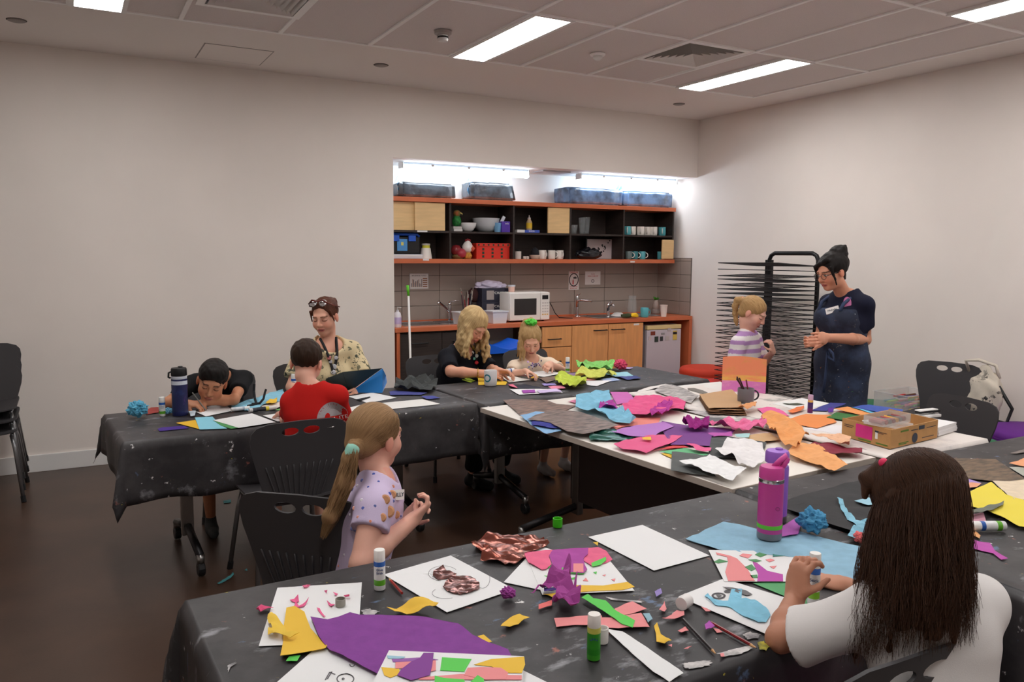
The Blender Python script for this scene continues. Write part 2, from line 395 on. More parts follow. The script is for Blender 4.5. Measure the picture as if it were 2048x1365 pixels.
# fridge
fr_m = M('fridge_white', (206, 200, 208), rough=.35)
fg = thing('mini_fridge', 'small white bar fridge with magnets under the worktop', 'fridge', (5.51, BF, 0))
B(5.29, 5.74, BF+.06, NB-.08, .02, .85, .006).build('body', fr_m, fg)
d = B(5.285, 5.745, BF+.015, BF+.056, .05, .80, .006).build('door', fr_m, fg)
B(5.285, 5.745, BF+.012, BF+.058, .805, .85, .006).build('top_strip', M('fridge_yellowed', (226, 206, 146), rough=.4), fg)
for px, py, ww, hh, c in ((1306, 667, .06, .04, (130, 60, 44)), (1326, 668, .045, .022, (150, 150, 150)), (1300, 677, .03, .04, (210, 196, 196)), (1313, 679, .05, .06, (52, 66, 58)), (1323, 678, .04, .05, (58, 62, 64)), (1335, 677, .05, .045, (196, 190, 188)), (1350, 671, .055, .10, (226, 196, 96)), (1339, 660, .05, .035, (186, 178, 180))):
 q = PY(px, py, BF+.012); B(q.x-ww/2, q.x+ww/2, BF+.011, BF+.0155, q.z-hh/2, q.z+hh/2, .001).build('magnet', M('mag%d' % px, c), d)
q = PY(1350, 667, BF+.010); B(q.x-.027, q.x+.027, BF+.0095, BF+.0112, q.z-.012, q.z+.014).build('magnet', black_m, d)
# ---- things on the wall shelf
def onshelf(px, py, z, depth=0): # front foot of an object on a shelf
 q = PY(px, py, SF+.08+depth); return q.x, SF+.08+depth, z
plastic_wrap = M('blue_plastic_wrap', (108, 138, 178), rough=.2, spec=.6, bump=.7, bscale=26, rgb2=(70, 84, 104), vscale=9)
wrap_dark = M('dark_plastic_wrap', (84, 96, 108), rough=.22, spec=.6, bump=.7, bscale=24, rgb2=(52, 54, 60), vscale=8)
wl = ['grey plastic-wrapped bundle at the left end of the top shelf', 'grey plastic-wrapped bundle with angled end, second from left on top', 'blue plastic-wrapped box left of its touching twin on top', 'blue plastic-wrapped box at the right end of the top shelf']
for k, (pa, pb, h, mt) in enumerate((((800, 391), (912, 396), .135, wrap_dark), ((943, 397), (1035, 400), .17, wrap_dark), ((1132, 407), (1246, 411), .17, plastic_wrap), ((1250, 411), (1346, 415), .165, plastic_wrap))):
 xa, xb = PY(*pa, SF+.03).x, PY(*pb, SF+.03).x
 y0, y1 = SF+.03, SF+.27
 mb = MB(); nx, ny = 22, 9
 rng = random.Random(k)
 def skin(u, v, w_):
  q = Vector((xa+(xb-xa)*u, y0+(y1-y0)*v, 2.101+h*w_)); s = .007
  nz = noise.noise_vector(Vector((q.x*9+k*5, q.y*9, q.z*14)))*s
  return q+Vector((nz.x, nz.y, abs(nz.z) if w_ < .1 else nz.z))
 bm = bmesh.new(); bmesh.ops.create_cube(bm, size=1); bmesh.ops.bevel(bm, geom=bm.edges[:], offset=.07, segments=2, affect='EDGES')
 bmesh.ops.subdivide_edges(bm, edges=bm.edges[:], cuts=5, use_grid_fill=True)
 for v in bm.verts: v.co = skin(v.co.x+.5, v.co.y+.5, v.co.z+.5)
 if k == 1:
  for v in bm.verts: v.co.x += (v.co.z-2.101)*(-.3 if v.co.x > (xa+xb)/2 else .0)
 me = bpy.data.meshes.new('wrapped_bundle'); bm.to_mesh(me); bm.free()
 t = thing('wrapped_bundle', wl[k], 'wrapped box', ((xa+xb)/2, y0, 2.10), group='plastic-wrapped boxes on the shelf unit')
 o = link('wrapping', me, mt, t, True); o.location = -woff(t)
 tf = MB()
 for j in range(3):
  bx_ = (xa if k != 2 else xb)+rng.uniform(-.01, .02); zz = 2.105+h*(.3+.3*j)
  tf.add([(bx_, y0+.05+.05*j, zz), (bx_-.03, y0+.02, zz+.03), (bx_+.01, y0+.09, zz+.07), (bx_+.002, y0+.05+.05*j, zz+.001), (bx_-.028, y0+.02, zz+.032), (bx_+.012, y0+.09, zz+.068)], [(0, 1, 2), (3, 5, 4), (0, 3, 4, 1), (1, 4, 5, 2), (2, 5, 3, 0)])
 tf.build('loose_film', M('blue_film', (96, 168, 220), rough=.25, spec=.6), t)
def simple(name, label, cat, loc, group=None): return thing(name, label, cat, loc, group=group)
def mug(name, label, x, y, z, rgb, h=.09, r=.04, hand=0, group=None, key=None, inner=(236, 232, 226), n=20, cat='mug'):
 t = thing(name, label, cat, (x, y, z), group=group); mt = M(key or 'mug%02d%02d%02d' % rgb, rgb, rough=.3)
 MB().lathe([(r*.86, 0), (r*.97, h*.08), (r, h*.3), (r, h*.97), (r*.96, h), (r*.9, h*.96), (r*.88, h*.15), (.001, h*.1)], x, y, n, z).build('body', mt, t, auto=50)
 a = hand; pts = []
 for i in range(9):
  th = PI*(i/8-.5); rr = r*.95+.028*math.cos(th); pts.append((x+math.cos(a)*rr, y+math.sin(a)*rr, z+h*.52+h*.32*math.sin(th)))
 MB().tube(pts, .005, 6).build('handle', M('mugh'+str(inner), inner, rough=.3) if inner else mt, t, smooth=True)
 return t
WHT = (236, 230, 222); TEAL = (92, 178, 188)
# top row, right bay: white and teal cups upside down
for k, (px, rgb, lb) in enumerate(((1254, TEAL, 'teal mug at the left end of the upper mug row'), (1264, WHT, 'white mug, second in the upper mug row'), (1281, WHT, 'white mug, third in the upper mug row'), (1294, WHT, 'white mug, fourth in the upper mug row, partly hidden'), (1307, WHT, 'white mug beside the last teal mug in the upper row'), (1324, TEAL, 'teal mug at the right end of the upper mug row'))):
 x, y, z = onshelf(px, 460, 1.80, .03*(k % 2)); mug('mug', lb, x, y, 1.801, rgb, h=.092, r=.042, hand=-2.2, group='mugs on the shelf')
for px, rgb, lb, hd in ((1257, (110, 128, 128), 'grey mug at the left of the lower right bay', -.6), (1269, (60, 132, 140), 'dark teal mug behind the handle mug in the lower right bay', -.4), (1284, TEAL, 'teal mug with white handle turned right in the lower bay', -.5), (1321, TEAL, 'teal mug with white handle facing forward, beside the end door', -1.3)):
 x, y, z = onshelf(px, 516, 1.54, .02); mug('mug', lb, x, y, 1.541, rgb, h=.085, r=.037, hand=hd, group='mugs on the shelf')
for px, lb, hd in ((1085, 'white mug left of two others in the lower middle bay', -1.4), (1103, 'white mug with visible handle in the lower middle bay', -.3), (1119, 'white mug at the right of the lower middle bay', -1.5)):
 x, y, z = onshelf(px, 514, 1.54, .02); mug('mug', lb, x, y, 1.541, WHT, h=.09, r=.04, hand=hd, group='mugs on the shelf')
# top row bay 2: parrot on books, bowls, jug, purple box
x, y, z = onshelf(911, 458, 1.8)
t = thing('book', 'small stack of two white books under the parrot ornament', 'book', (x, y, 1.80))
B(x-.04, x+.05, y-.05, y+.12, 1.801, 1.823, .002).build('volume', M('bookw', (206, 202, 200)), t); B(x-.045, x+.045, y-.05, y+.12, 1.824, 1.846, .002).build('volume', M('bookw2', (190, 186, 182)), t)
t = thing('parrot_ornament', 'green parrot ornament with orange-brown head', 'ornament', (x, y, 1.847))
grn = M('parrot_green', (44, 140, 60), rough=.6, rgb2=(20, 90, 40), vscale=40, bump=.4)
MB().lathe([(.022, 0), (.04, .02), (.044, .05), (.034, .085), (.02, .1)], x+.012, y, 14, 1.847).build('body', grn, t, smooth=True)
MB().lathe([(.01, .09), (.03, .1), (.035, .125), (.025, .148), (.001, .155)], x+.014, y, 14, 1.847).build('head', M('parrot_head', (170, 88, 46), rough=.6, rgb2=(60, 120, 60), vscale=22), t, smooth=True)
MB().tube([(x+.04, y-.02, 1.975), (x+.056, y-.03, 1.967), (x+.056, y-.03, 1.955)], [.009, .006, .002], 6).build('beak', M('beak', (222, 196, 120)), t, smooth=True)
x, y, z = onshelf(936, 459, 1.8)
MB().lathe([(.03, 0), (.05, .012), (.074, .05), (.08, .082), (.076, .083), (.068, .05), (.04, .02), (.001, .016)], x, y, 26, 1.801).build('bowl', M('bowl_white', (232, 230, 230), rough=.3), auto=40); tag(centre_obj(bpy.data.objects['bowl']), 'small white bowl in front of the larger bowl', 'bowl')
x, y, z = onshelf(972, 459, 1.8, .1)
mb = MB(); mb.lathe([(.05, 0), (.09, .02), (.125, .07), (.135, .135), (.130, .136), (.118, .07), (.08, .03), (.001, .024)], x, y, 28, 1.801)
o = mb.build('serving_bowl', M('bowl_grey', (206, 208, 212), rough=.35), auto=40); tag(centre_obj(o), 'large pale mixing bowl behind the small white bowl', 'bowl')
x, y, z = onshelf(996, 458, 1.8)
t = thing('measuring_jug', 'light blue plastic jug holding a white scoop', 'jug', (x, y, 1.801))
MB().lathe([(.034, 0), (.036, .01), (.05, .09), (.046, .09), (.032, .012), (.001, .01)], x, y, 16, 1.801).build('body', M('jug_blue', (128, 182, 224), rough=.4), t, auto=40)
MB().box(-.016, .016, -.008, .008, 0, .12, .004).xform(Matrix.Translation((x+.01, y, 1.85)) @ Matrix.Rotation(.5, 4, 'Y')).build('scoop', M('scoop', (226, 230, 236)), t)
x, y, z = onshelf(1010, 459, 1.8, -.04)
t = thing('tea_box', 'small purple carton with white lettering beside the blue jug', 'box', (x, y, 1.801))
B(x-.045, x+.045, y-.02, y+.05, 1.801, 1.905, .002).build('carton', M('purple_box', (84, 50, 168), rough=.4), t); text_part('lettering', 'eela', (x+.01, y-.0215, 1.885), .026, white_m, t)
# top row bay 3: bottle, blue box
x, y, z = onshelf(1058, 462, 1.8, -.05)
t = thing('flat_box', 'flat blue and white box lying under the sauce bottle', 'box', (x, y, 1.801)); B(x-.14, x+.11, y-.02, y+.14, 1.801, 1.828, .002).build('carton', M('box_blue', (70, 96, 196), rough=.4), t); B(x-.145, x-.06, y-.021, y+.141, 1.8008, 1.8285).build('end_flap', white_m, t); text_part('lettering', 'BAKERS', (x+.02, y-.0212, 1.815), .02, white_m, t)
t = thing('sauce_bottle', 'clear squeeze bottle with yellow label and white cap', 'bottle', (x+.03, y+.05, 1.829))
MB().lathe([(.028, 0), (.03, .01), (.03, .075), (.018, .1), (.014, .108)], x+.03, y+.05, 18, 1.829).build('body', M('bottle_amber', (196, 168, 132), rough=.25), t, auto=40)
MB().lathe([(.0306, .015), (.0306, .07)], x+.03, y+.05, 18, 1.829, cap=False).build('label_band', M('lab_yellow', (226, 186, 50)), t, smooth=True)
MB().lathe([(.016, .104), (.016, .12), (.006, .126), (.005, .145), (.001, .147)], x+.03, y+.05, 14, 1.829).build('cap', M('cap_pinkwhite', (214, 196, 190)), t, auto=40)
# glass vases bay 4
glass_m = M('clear_glass', (226, 236, 240), rough=.03, alpha=.09, spec=.9)
for k, (px, h, lb) in enumerate(((1148, .09, 'squat clear glass beside the shelf divider'), (1164, .17, 'tall clear glass vase in front on the shelf'), (1173, .18, 'tall clear glass vase behind on the shelf'))):
 x, y, z = onshelf(px, 463, 1.8, .05*k)
 o = MB().lathe([(.026, 0), (.028, .01), (.04, h), (.037, h), (.025, .014), (.001, .012)], x, y, 18, 1.801).build('glass_vase', glass_m, auto=40); tag(centre_obj(o), lb, 'vase', 'clear glasses on the shelf')
# bottom row bay 1: toolbox, canister, tray
x, y, z = onshelf(812, 515, 1.54)
t = thing('tool_box', 'black tool box with blue latches and handle', 'tool box', (2.64, SF+.1, 1.541))
B(2.49, 2.86, SF+.06, SF+.3, 1.585, 1.74, .01).build('body', black_m, t)
bl = M('blue_plastic', (38, 92, 200), rough=.4)
for px in (791, 824): q = PY(px, 475, SF+.05); B(q.x-.035, q.x+.035, SF+.04, SF+.062, 1.70, 1.755, .006).build('latch', bl, t)
MB().tube([(2.5, SF+.08, 1.745), (2.52, SF+.08, 1.765), (2.84, SF+.08, 1.765), (2.86, SF+.08, 1.745)], .014, 8).build('handle', bl, t, smooth=True)
q = PY(805, 489, SF+.05); o = B(q.x-.05, q.x+.05, SF+.054, SF+.0605, q.z-.06, q.z+.05, .003).build('label_plate', M('plate_blue', (80, 150, 214), rough=.4), t); B(q.x-.012, q.x+.012, SF+.052, SF+.055, q.z-.01, q.z+.02, .001).build('emblem', M('emblem_y', (230, 222, 120)), o)
t = thing('plastic_tray', 'white plastic tray under the black tool box', 'tray', (2.66, SF+.1, 1.541)); B(2.49, 2.88, SF+.04, SF+.3, 1.541, 1.583, .006).build('body', M('tray_white', (214, 216, 226), rough=.4), t)
B(2.50, 2.87, SF+.037, SF+.041, 1.562, 1.572).build('rim', white_m, t)
x, y, z = onshelf(852, 516, 1.54)
t = thing('canister', 'white tapered canister with yellow band beside the tool box', 'canister', (x, y, 1.541))
MB().lathe([(.056, 0), (.054, .02), (.042, .1), (.001, .1)], x, y, 22, 1.541).build('body', M('can_white', (236, 232, 226), rough=.4), t, auto=40)
MB().lathe([(.036, .1), (.036, .125), (.001, .125)], x, y, 20, 1.541).build('band', M('can_band', (214, 206, 60)), t, auto=40)
MB().lathe([(.04, .125), (.038, .14), (.001, .142)], x, y, 20, 1.541).build('lid', M('can_lid', (190, 184, 176)), t, auto=40)
# bay 2 bottom: artificial flowers / ornaments, red box
x, y, z = onshelf(915, 514, 1.54)
t = thing('red_ornament', 'glossy dark red round ornament pair on the lower shelf', 'ornament', (x, y, 1.541))
rd = M('deep_red', (140, 44, 48), rough=.25)
MB().lathe([(.02, .03), (.05, .055), (.055, .09), (.035, .125), (.001, .135)], x, y+.03, 16, 1.541).build('ball', rd, t, smooth=True)
MB().lathe([(.02, .01), (.045, .03), (.05, .06), (.03, .09), (.001, .1)], x+.035, y-.01, 16, 1.541).build('ball', M('pink_red', (176, 60, 74), rough=.3), t, smooth=True)
MB().lathe([(.045, 0), (.055, .02), (.05, .04), (.001, .04)], x+.01, y+.02, 12, 1.541).build('base', M('orn_base', (120, 90, 50)), t, smooth=True)
x, y, z = onshelf(935, 512, 1.54)
t = thing('rooster_ornament', 'white rooster ornament with red wing on a straw base', 'ornament', (x, y, 1.541))
MB().lathe([(.03, 0), (.045, .03), (.03, .06), (.001, .06)], x, y, 12, 1.541).build('base', M('straw', (196, 140, 60), rough=.8, var=.2, vscale=60), t, smooth=True)
MB().lathe([(.02, .055), (.05, .085), (.054, .12), (.036, .15), (.02, .17), (.001, .178)], x, y, 14, 1.541).build('body', M('rooster_white', (236, 230, 224), rough=.5), t, smooth=True)
MB().lathe([(.001, -.035), (.03, 0), (.001, .035)], x+.035, y-.03, 10, 1.64).build('wing', M('rooster_red', (214, 92, 66)), t, smooth=True)
cb = MB()
for j in range(3): cb.lathe([(.012, 0), (.014, .015), (.001, .026)], x-.015+.018*j, y, 8, 1.712-.006*abs(j-1))
cb.build('comb', rd, t, smooth=True)
xa, xb = PY(953, 515, SF+.06).x, PY(1019, 516, SF+.06).x
t = thing('gift_box', 'bright red lidded box with rows of dark green dots', 'box', ((xa+xb)/2, SF+.06, 1.541)); redb = M('red_card', (222, 52, 34), rough=.45)
b0 = B(xa, xb, SF+.06, SF+.28, 1.541, 1.66, .002).build('body', redb, t); b1 = B(xa-.004, xb+.004, SF+.055, SF+.285, 1.66, 1.693, .002).build('lid', redb, t)
dg = M('dark_green', (34, 66, 48)); dots = MB()
for i in range(3):
 for j in range(3):
  cxq, cz = xa+(xb-xa)*(.2+.28*i), 1.565+.035*j; dots.box(cxq-.011, cxq+.011, SF+.0575, SF+.0603, cz-.011, cz+.011)
dots.build('dots', dg, b0); dots = MB()
for i in range(7): cxq = xa+(xb-xa)*(.06+.147*i); dots.box(cxq-.008, cxq+.008, SF+.0525, SF+.0553, 1.668, 1.685)
dots.build('dots', dg, b1)
# bay 3 bottom: jar, small pots, black kettle bits
x, y, z = onshelf(1036, 515, 1.54)
t = thing('jar', 'white jar with dark lid on the lower shelf', 'jar', (x, y, 1.541)); MB().lathe([(.03, 0), (.032, .01), (.032, .075), (.001, .076)], x, y, 18, 1.541).build('body', M('jar_white', (224, 218, 212), rough=.35), t, auto=40); MB().lathe([(.018, .075), (.018, .09), (.001, .092)], x, y, 14, 1.541).build('lid', black_m, t, auto=40)
for k in range(2):
 x, y, z = onshelf(1049+6*k, 515, 1.54); o = MB().lathe([(.014, 0), (.017, .012), (.016, .028), (.001, .03)], x, y, 14, 1.541).build('small_pot', M('jar_white'), auto=40); tag(centre_obj(o), 'tiny white pot beside the white jar on the shelf', 'pot', 'tiny white pots')
x, y, z = onshelf(1070, 515, 1.54, .06)
t = thing('sugar_bowl', 'cream bowl with black cloth heaped on it', 'bowl', (x, y, 1.541)); MB().lathe([(.035, 0), (.055, .02), (.06, .04), (.001, .042)], x, y, 18, 1.541).build('body', M('cream', (214, 204, 190)), t, auto=40)
MB().lathe([(.05, .04), (.045, .07), (.03, .1), (.001, .12)], x, y, 9, 1.541).build('cloth', M('dark_cloth', (36, 36, 42), rough=.8, bump=.6, bscale=30), t, smooth=True)
# bay 4 bottom: black helmet-like bag, picture
x, y, z = onshelf(1177, 516, 1.54)
t = thing('black_bag', 'crumpled black plastic bag in front of the small picture', 'bag', (x, y, 1.541)); bm = bmesh.new(); bmesh.ops.create_icosphere(bm, subdivisions=4, radius=1)
for v in bm.verts:
 n_ = noise.noise(v.co*2.2)*.25+noise.noise(v.co*6)*.1; v.co = Vector((v.co.x*.15*(1+n_)+x, v.co.y*.07*(1+n_)+y, 1.541+max(0, (v.co.z+.8))*.062*(1+n_)))
me = bpy.data.meshes.new('sack'); bm.to_mesh(me); bm.free(); o = link('sack', me, M('bin_bag', (24, 25, 30), rough=.25, spec=.6, bump=.4, bscale=30), t, True); o.location = -woff(t)
q0, q1 = PY(1174, 516, SF+.2), PY(1229, 518, SF+.2)
t = thing('picture', 'small framed print of black blossom shapes on pale ground', 'picture', ((q0.x+q1.x)/2, SF+.2, 1.541))
B(q0.x-.012, q1.x+.002, SF+.205, SF+.22, 1.541, 1.76, .002).build('frame', black_m, t); pn = B(q0.x, q1.x, SF+.2, SF+.206, 1.543, 1.752).build('print', M('print_pale', (196, 182, 182)), t)
rg = random.Random(3); bb = MB()
for j in range(26):
 cxq, cz = q0.x+.12+rg.gauss(0, .04)+.0, 1.62+rg.gauss(0, .03); s_ = rg.uniform(.004, .013); bb.lathe([(s_, 0), (s_, .0015)], 0, 0, 7).xform(Matrix.Translation((cxq+.04*(cz-1.6)/.03, SF+.1998, cz+.02)) @ Matrix.Rotation(PI/2, 4, 'X'), len(bb.v)-14)
bb.build('blossom', black_m, pn)
# ---- things on the bench
def onbench(px, py): return P(px, py, BZ)
def tap(name, label, px, py, h, spout, kind):
 q = onbench(px, py); q.y = min(q.y, 7.08); t = thing(name, label, 'tap', (q.x, q.y, BZ)); x, y = q.x, q.y
 MB().lathe([(.026, 0), (.024, .008), (.017, .012), (.016, h*.5 if kind else h)], x, y, 14, BZ).build('base', chrome_m, t, auto=40)
 MB().tube(spout(x, y, BZ), .011, 10).build('spout', chrome_m, t, smooth=True)
 MB().tube([(x, y, BZ+h*.5 if kind else BZ+h), (x, y, BZ+h+.01), (x+.0, y-.0, BZ+h+.03)], [.016, .017, .008], 10).build('lever_base', chrome_m, t, smooth=True)
 MB().tube([(x, y, BZ+h+.02), (x+.02, y-.02, BZ+h+.035), (x+.07 if not kind else x-.0, y-.06, BZ+h+.045)], [.006, .006, .004], 8).build('lever', chrome_m, t, smooth=True)
def sinkf(label, xa, xb, y0, y1, bowl, k):
 t = thing('sink', label, 'sink', ((xa+xb)/2, (y0+y1)/2, BZ))
 mb = MB(); bx0, bx1 = bowl
 mb.box(xa, bx0, y0, y1, BZ+.0005, BZ+.005).box(bx1, xb, y0, y1, BZ+.0005, BZ+.005).box(bx0, bx1, y0, y0+.05, BZ+.0005, BZ+.005).box(bx0, bx1, y1-.06, y1, BZ+.0005, BZ+.005)
 mb.build('drainer', steel_m, t)
 b2 = MB().box(bx0, bx1, y0+.05, y1-.06, BZ+.0006, BZ+.0022); b2.build('bowl_floor', M('sink_bowl', (120, 122, 126), rough=.3, metal=1), t)
 rb = MB()
 for j in range(6): rb.box((xa if k else bx1)+.03, (bx0 if k else xb)-.03, y0+.08+.045*j, y0+.09+.045*j, BZ+.005, BZ+.008)
 rb.build('ribs', steel_m, t)
sinkf('steel sink with drainer behind the white broom handle', 2.62, 3.42, 6.72, 7.14, (2.68, 3.0), 0)
sinkf('steel sink with drainer near the teal mug', 4.72, 5.62, 6.72, 7.14, (4.78, 5.1), 0)
tap('lever_tap', 'chrome lever tap leaning left at the left sink', 884, 640, .16, lambda x, y, z: [(x, y, z+.08), (x-.06, y-.03, z+.14), (x-.16, y-.1, z+.2), (x-.17, y-.11, z+.18)], 0)
tap('water_tap', 'slim tall chrome water tap beside the microwave', 1146, 632, .2, lambda x, y, z: [(x, y, z+.1), (x, y-.01, z+.17), (x+.03, y-.03, z+.175), (x+.11, y-.1, z+.17), (x+.115, y-.105, z+.155)], 1)
tap('mixer_tap', 'short chrome mixer tap at the right sink', 1216, 634, .12, lambda x, y, z: [(x, y, z+.06), (x-.01, y-.03, z+.12), (x-.02, y-.1, z+.14), (x-.02, y-.13, z+.12)], 1)
# soap bottle
q = PY(793, 655, 6.72); x, y = NX0+.055, 6.68
t = thing('soap_bottle', 'white pump soap bottle with purple label at the bench end', 'soap bottle', (x, y, BZ+.001))
MB().lathe([(.03, 0), (.034, .01), (.034, .1), (.026, .13), (.012, .14), (.012, .155), (.001, .156)], x, y, 18, BZ+.001).build('body', M('soap_white', (236, 232, 240), rough=.35), t, auto=50)
MB().lathe([(.0346, .03), (.0346, .09)], x, y, 18, BZ+.001, cap=False).build('label_band', M('soap_purple', (206, 190, 232)), t, smooth=True)
MB().tube([(x, y, BZ+.155), (x, y, BZ+.18), (x+.028, y-.02, BZ+.178)], .005, 8).build('pump', white_m, t, smooth=True)
# cup with brushes, white tub, paint box stack behind the blonde woman
q = onbench(914, 640); x, y = q.x, 6.98
t = thing('brush_pot', 'orange pot crammed with paint brushes on the bench', 'brush pot', (x, y, BZ+.001)); MB().lathe([(.045, 0), (.05, .1), (.046, .1), (.042, .01), (.001, .01)], x, y, 18, BZ+.001).build('pot', M('pot_orange', (190, 84, 60)), t, auto=40)
rg = random.Random(11)
for j in range(9):
 a = rg.uniform(0, 6.28); rr = rg.uniform(.04, .08); hh = rg.uniform(.2, .3)
 b_ = MB().tube([(x+.02*math.cos(a), y+.02*math.sin(a), BZ+.02), (x+rr*math.cos(a)*.9, y+rr*math.sin(a)*.4, BZ+hh)], .004, 6).build('brush', M('brush%d' % (j % 3), [(150, 40, 50), (40, 44, 60), (200, 190, 180)][j % 3]), t, smooth=True)
 e0 = Vector((x+rr*math.cos(a)*.9, y+rr*math.sin(a)*.4, BZ+hh)); MB().tube([e0, e0+(e0-Vector((x, y, BZ))).normalized()*.035], [.006, .002], 6).build('bristles', M('bristle', (170, 160, 150)), b_, smooth=True)
for px, w_, lb in ((905, .15, 'white plastic tub behind the blonde woman on the left'), (985, .16, 'white plastic tub between the blonde woman and the microwave')):
 q = onbench(px, 645); x, y = q.x, 6.72
 t = thing('plastic_tub', lb, 'tub', (x, y, BZ+.001), group='white tubs on the bench')
 mb = MB(); mb.add([(x-w_/2*.86, y-.07, BZ+.001), (x+w_/2*.86, y-.07, BZ+.001), (x+w_/2*.86, y+.07, BZ+.001), (x-w_/2*.86, y+.07, BZ+.001), (x-w_/2, y-.085, BZ+.115), (x+w_/2, y-.085, BZ+.115), (x+w_/2, y+.085, BZ+.115), (x-w_/2, y+.085, BZ+.115)], [(3, 2, 1, 0), (0, 1, 5, 4), (1, 2, 6, 5), (2, 3, 7, 6), (3, 0, 4, 7), (4, 5, 6, 7)]); mb.build('body', M('tub_white', (226, 226, 228), rough=.4), t)
 rim = MB();
 for a, b_, c, d in ((x-w_/2-.006, x+w_/2+.006, y-.092, y-.083), (x-w_/2-.006, x+w_/2+.006, y+.083, y+.092), (x-w_/2-.006, x-w_/2+.003, y-.083, y+.083), (x+w_/2-.003, x+w_/2+.006, y-.083, y+.083)): rim.box(a, b_, c, d, BZ+.108, BZ+.118)
 rim.build('rim', M('tub_white'), t)
# box stack: dark printed cartons with red base
x0, x1 = PY(962, 600, 6.92).x, PY(1016, 600, 6.92).x
navy = M('carton_navy', (38, 38, 56), rough=.5)
for k, (z0, z1) in enumerate(((BZ+.06, BZ+.19), (BZ+.191, BZ+.32))):
 t = thing('printed_carton', ['dark navy carton with white lettering, lower of the two', 'dark navy carton with white lettering, upper of the two'][k], 'carton', ((x0+x1)/2, 6.9, z0), group='navy cartons beside the microwave')
 B(x0, x1, 6.9, 7.15, z0, z1, .003).build('box', navy, t); text_part('lettering', '\u2018CHARN\u2019', (x1-.1, 6.8985, (z0+z1)/2+.02), .035, white_m, t)
 B(x0+.05, x0+.13, 6.896, 6.9005, z0+.02, z1-.02).build('panel', M('carton_grey', (160, 150, 148)), t)
t = thing('red_tray', 'orange-red tray supporting the navy cartons', 'tray', ((x0+x1)/2, 6.9, BZ+.001)); B(x0-.02, x1+.02, 6.86, 7.18, BZ+.001, BZ+.059, .004).build('body', M('tray_red', (206, 74, 40)), t)
B(x0-.022, x1+.022, 6.857, 7.183, BZ+.05, BZ+.0595, .002).build('rim', M('tray_red'), t)
t = thing('plastic_bags', 'bundle of lilac-white plastic bags heaped on the cartons', 'plastic bags', ((x0+x1)/2, 7.0, BZ+.321)); bm = bmesh.new(); bmesh.ops.create_icosphere(bm, subdivisions=4, radius=1)
for v in bm.verts:
 n_ = noise.noise(v.co*2.5)*.35+noise.noise(v.co*7)*.15; v.co = Vector((v.co.x*.15*(1+n_)+(x0+x1)/2+.0, v.co.y*.09*(1+n_)+7.0, BZ+.322+max(0, v.co.z+.35)*.05*(1+n_)))
me = bpy.data.meshes.new('heap'); bm.to_mesh(me); bm.free(); o = link('heap', me, M('bag_lilac', (206, 198, 222), rough=.3, spec=.5, bump=.5, bscale=40), t, True); o.location = -woff(t)
x, y = PY(948, 590, 7.05).x, 7.05
t = thing('dark_ball', 'dark reddish ball of yarn behind the brushes', 'yarn', (x, y, BZ+.001)); bm = bmesh.new(); bmesh.ops.create_icosphere(bm, subdivisions=3, radius=.07)
for v in bm.verts: v.co = v.co*(1+.15*noise.noise(v.co*40))+Vector((x, y, BZ+.25))
me = bpy.data.meshes.new('ball'); bm.to_mesh(me); bm.free(); o = link('ball', me, M('yarn', (70, 40, 40), rough=.9, bump=.8, bscale=90), t, True); o.location = -woff(t)
MB().lathe([(.05, 0), (.045, .18), (.001, .18)], x, y, 14, BZ+.001).build('jar', M('jar_dark', (60, 52, 50), rough=.4), t, auto=40)
# microwave
x0, x1 = PY(1017, 600, 6.72).x, PY(1097, 600, 6.72).x; yf = 6.7
mwz = BZ+.012
t = thing('microwave', 'white microwave oven with dark window on the bench', 'microwave', ((x0+x1)/2, yf, BZ+.001)); mww = M('mw_white', (240, 236, 230), rough=.35)
B(x0, x1, yf+.012, yf+.34, mwz, mwz+.275, .012).build('body', mww, t)
xs = x0+(x1-x0)*.76
d = B(x0+.002, xs, yf-.006, yf+.011, mwz+.004, mwz+.271, .008).build('door', mww, t); B(x0+.05, xs-.045, yf-.0085, yf-.005, mwz+.055, mwz+.215, .006).build('window', M('mw_glass', (52, 48, 48), rough=.15), d)
p_ = B(xs+.003, x1-.002, yf-.006, yf+.011, mwz+.004, mwz+.271, .006).build('control_panel', mww, t); B(xs+.02, x1-.02, yf-.008, yf-.005, mwz+.205, mwz+.245).build('display', M('mw_disp', (30, 30, 32), rough=.2), p_)
for i in range(3):
 for j in range(5): B(xs+.02+.026*i, xs+.038+.026*i, yf-.0075, yf-.0055, mwz+.05+.028*j, mwz+.062+.028*j).build('button', M('mw_btn', (206, 200, 196)) if j else M('mw_btn_o', (226, 186, 110)), p_)
for sx in (x0+.04, x1-.04): MB().lathe([(.012, 0), (.012, .012)], sx, yf+.06, 10, BZ+.001).build('foot', black_m, t)
x, y = PY(1023, 588, 6.85).x, 6.85; zt = mwz+.276
t = thing('plastic_pot', 'small clear pot with pinkish contents on the microwave', 'pot', (x, y, zt)); MB().lathe([(.03, 0), (.034, .05), (.001, .05)], x, y, 18, zt).build('cup', M('pot_pink', (232, 190, 176), rough=.3), t, auto=40); MB().lathe([(.038, .05), (.038, .066), (.001, .067)], x, y, 18, zt).build('lid', M('pot_lid', (210, 214, 222), rough=.3), t, auto=40)
c0 = PY(1099, 600, 6.95)
o = MB().tube([(c0.x, 6.95, BZ+.17), (c0.x+.05, 6.98, BZ+.12), (c0.x+.1, 7.0, BZ+.05), (c0.x+.12, 6.95, BZ+.006), (c0.x+.17, 6.86, BZ+.006), (c0.x+.2, 6.82, BZ+.006)], .0045, 6).build('power_cord', black_m, smooth=True); tag(o, 'thin black power cord hanging beside the microwave', 'cord')
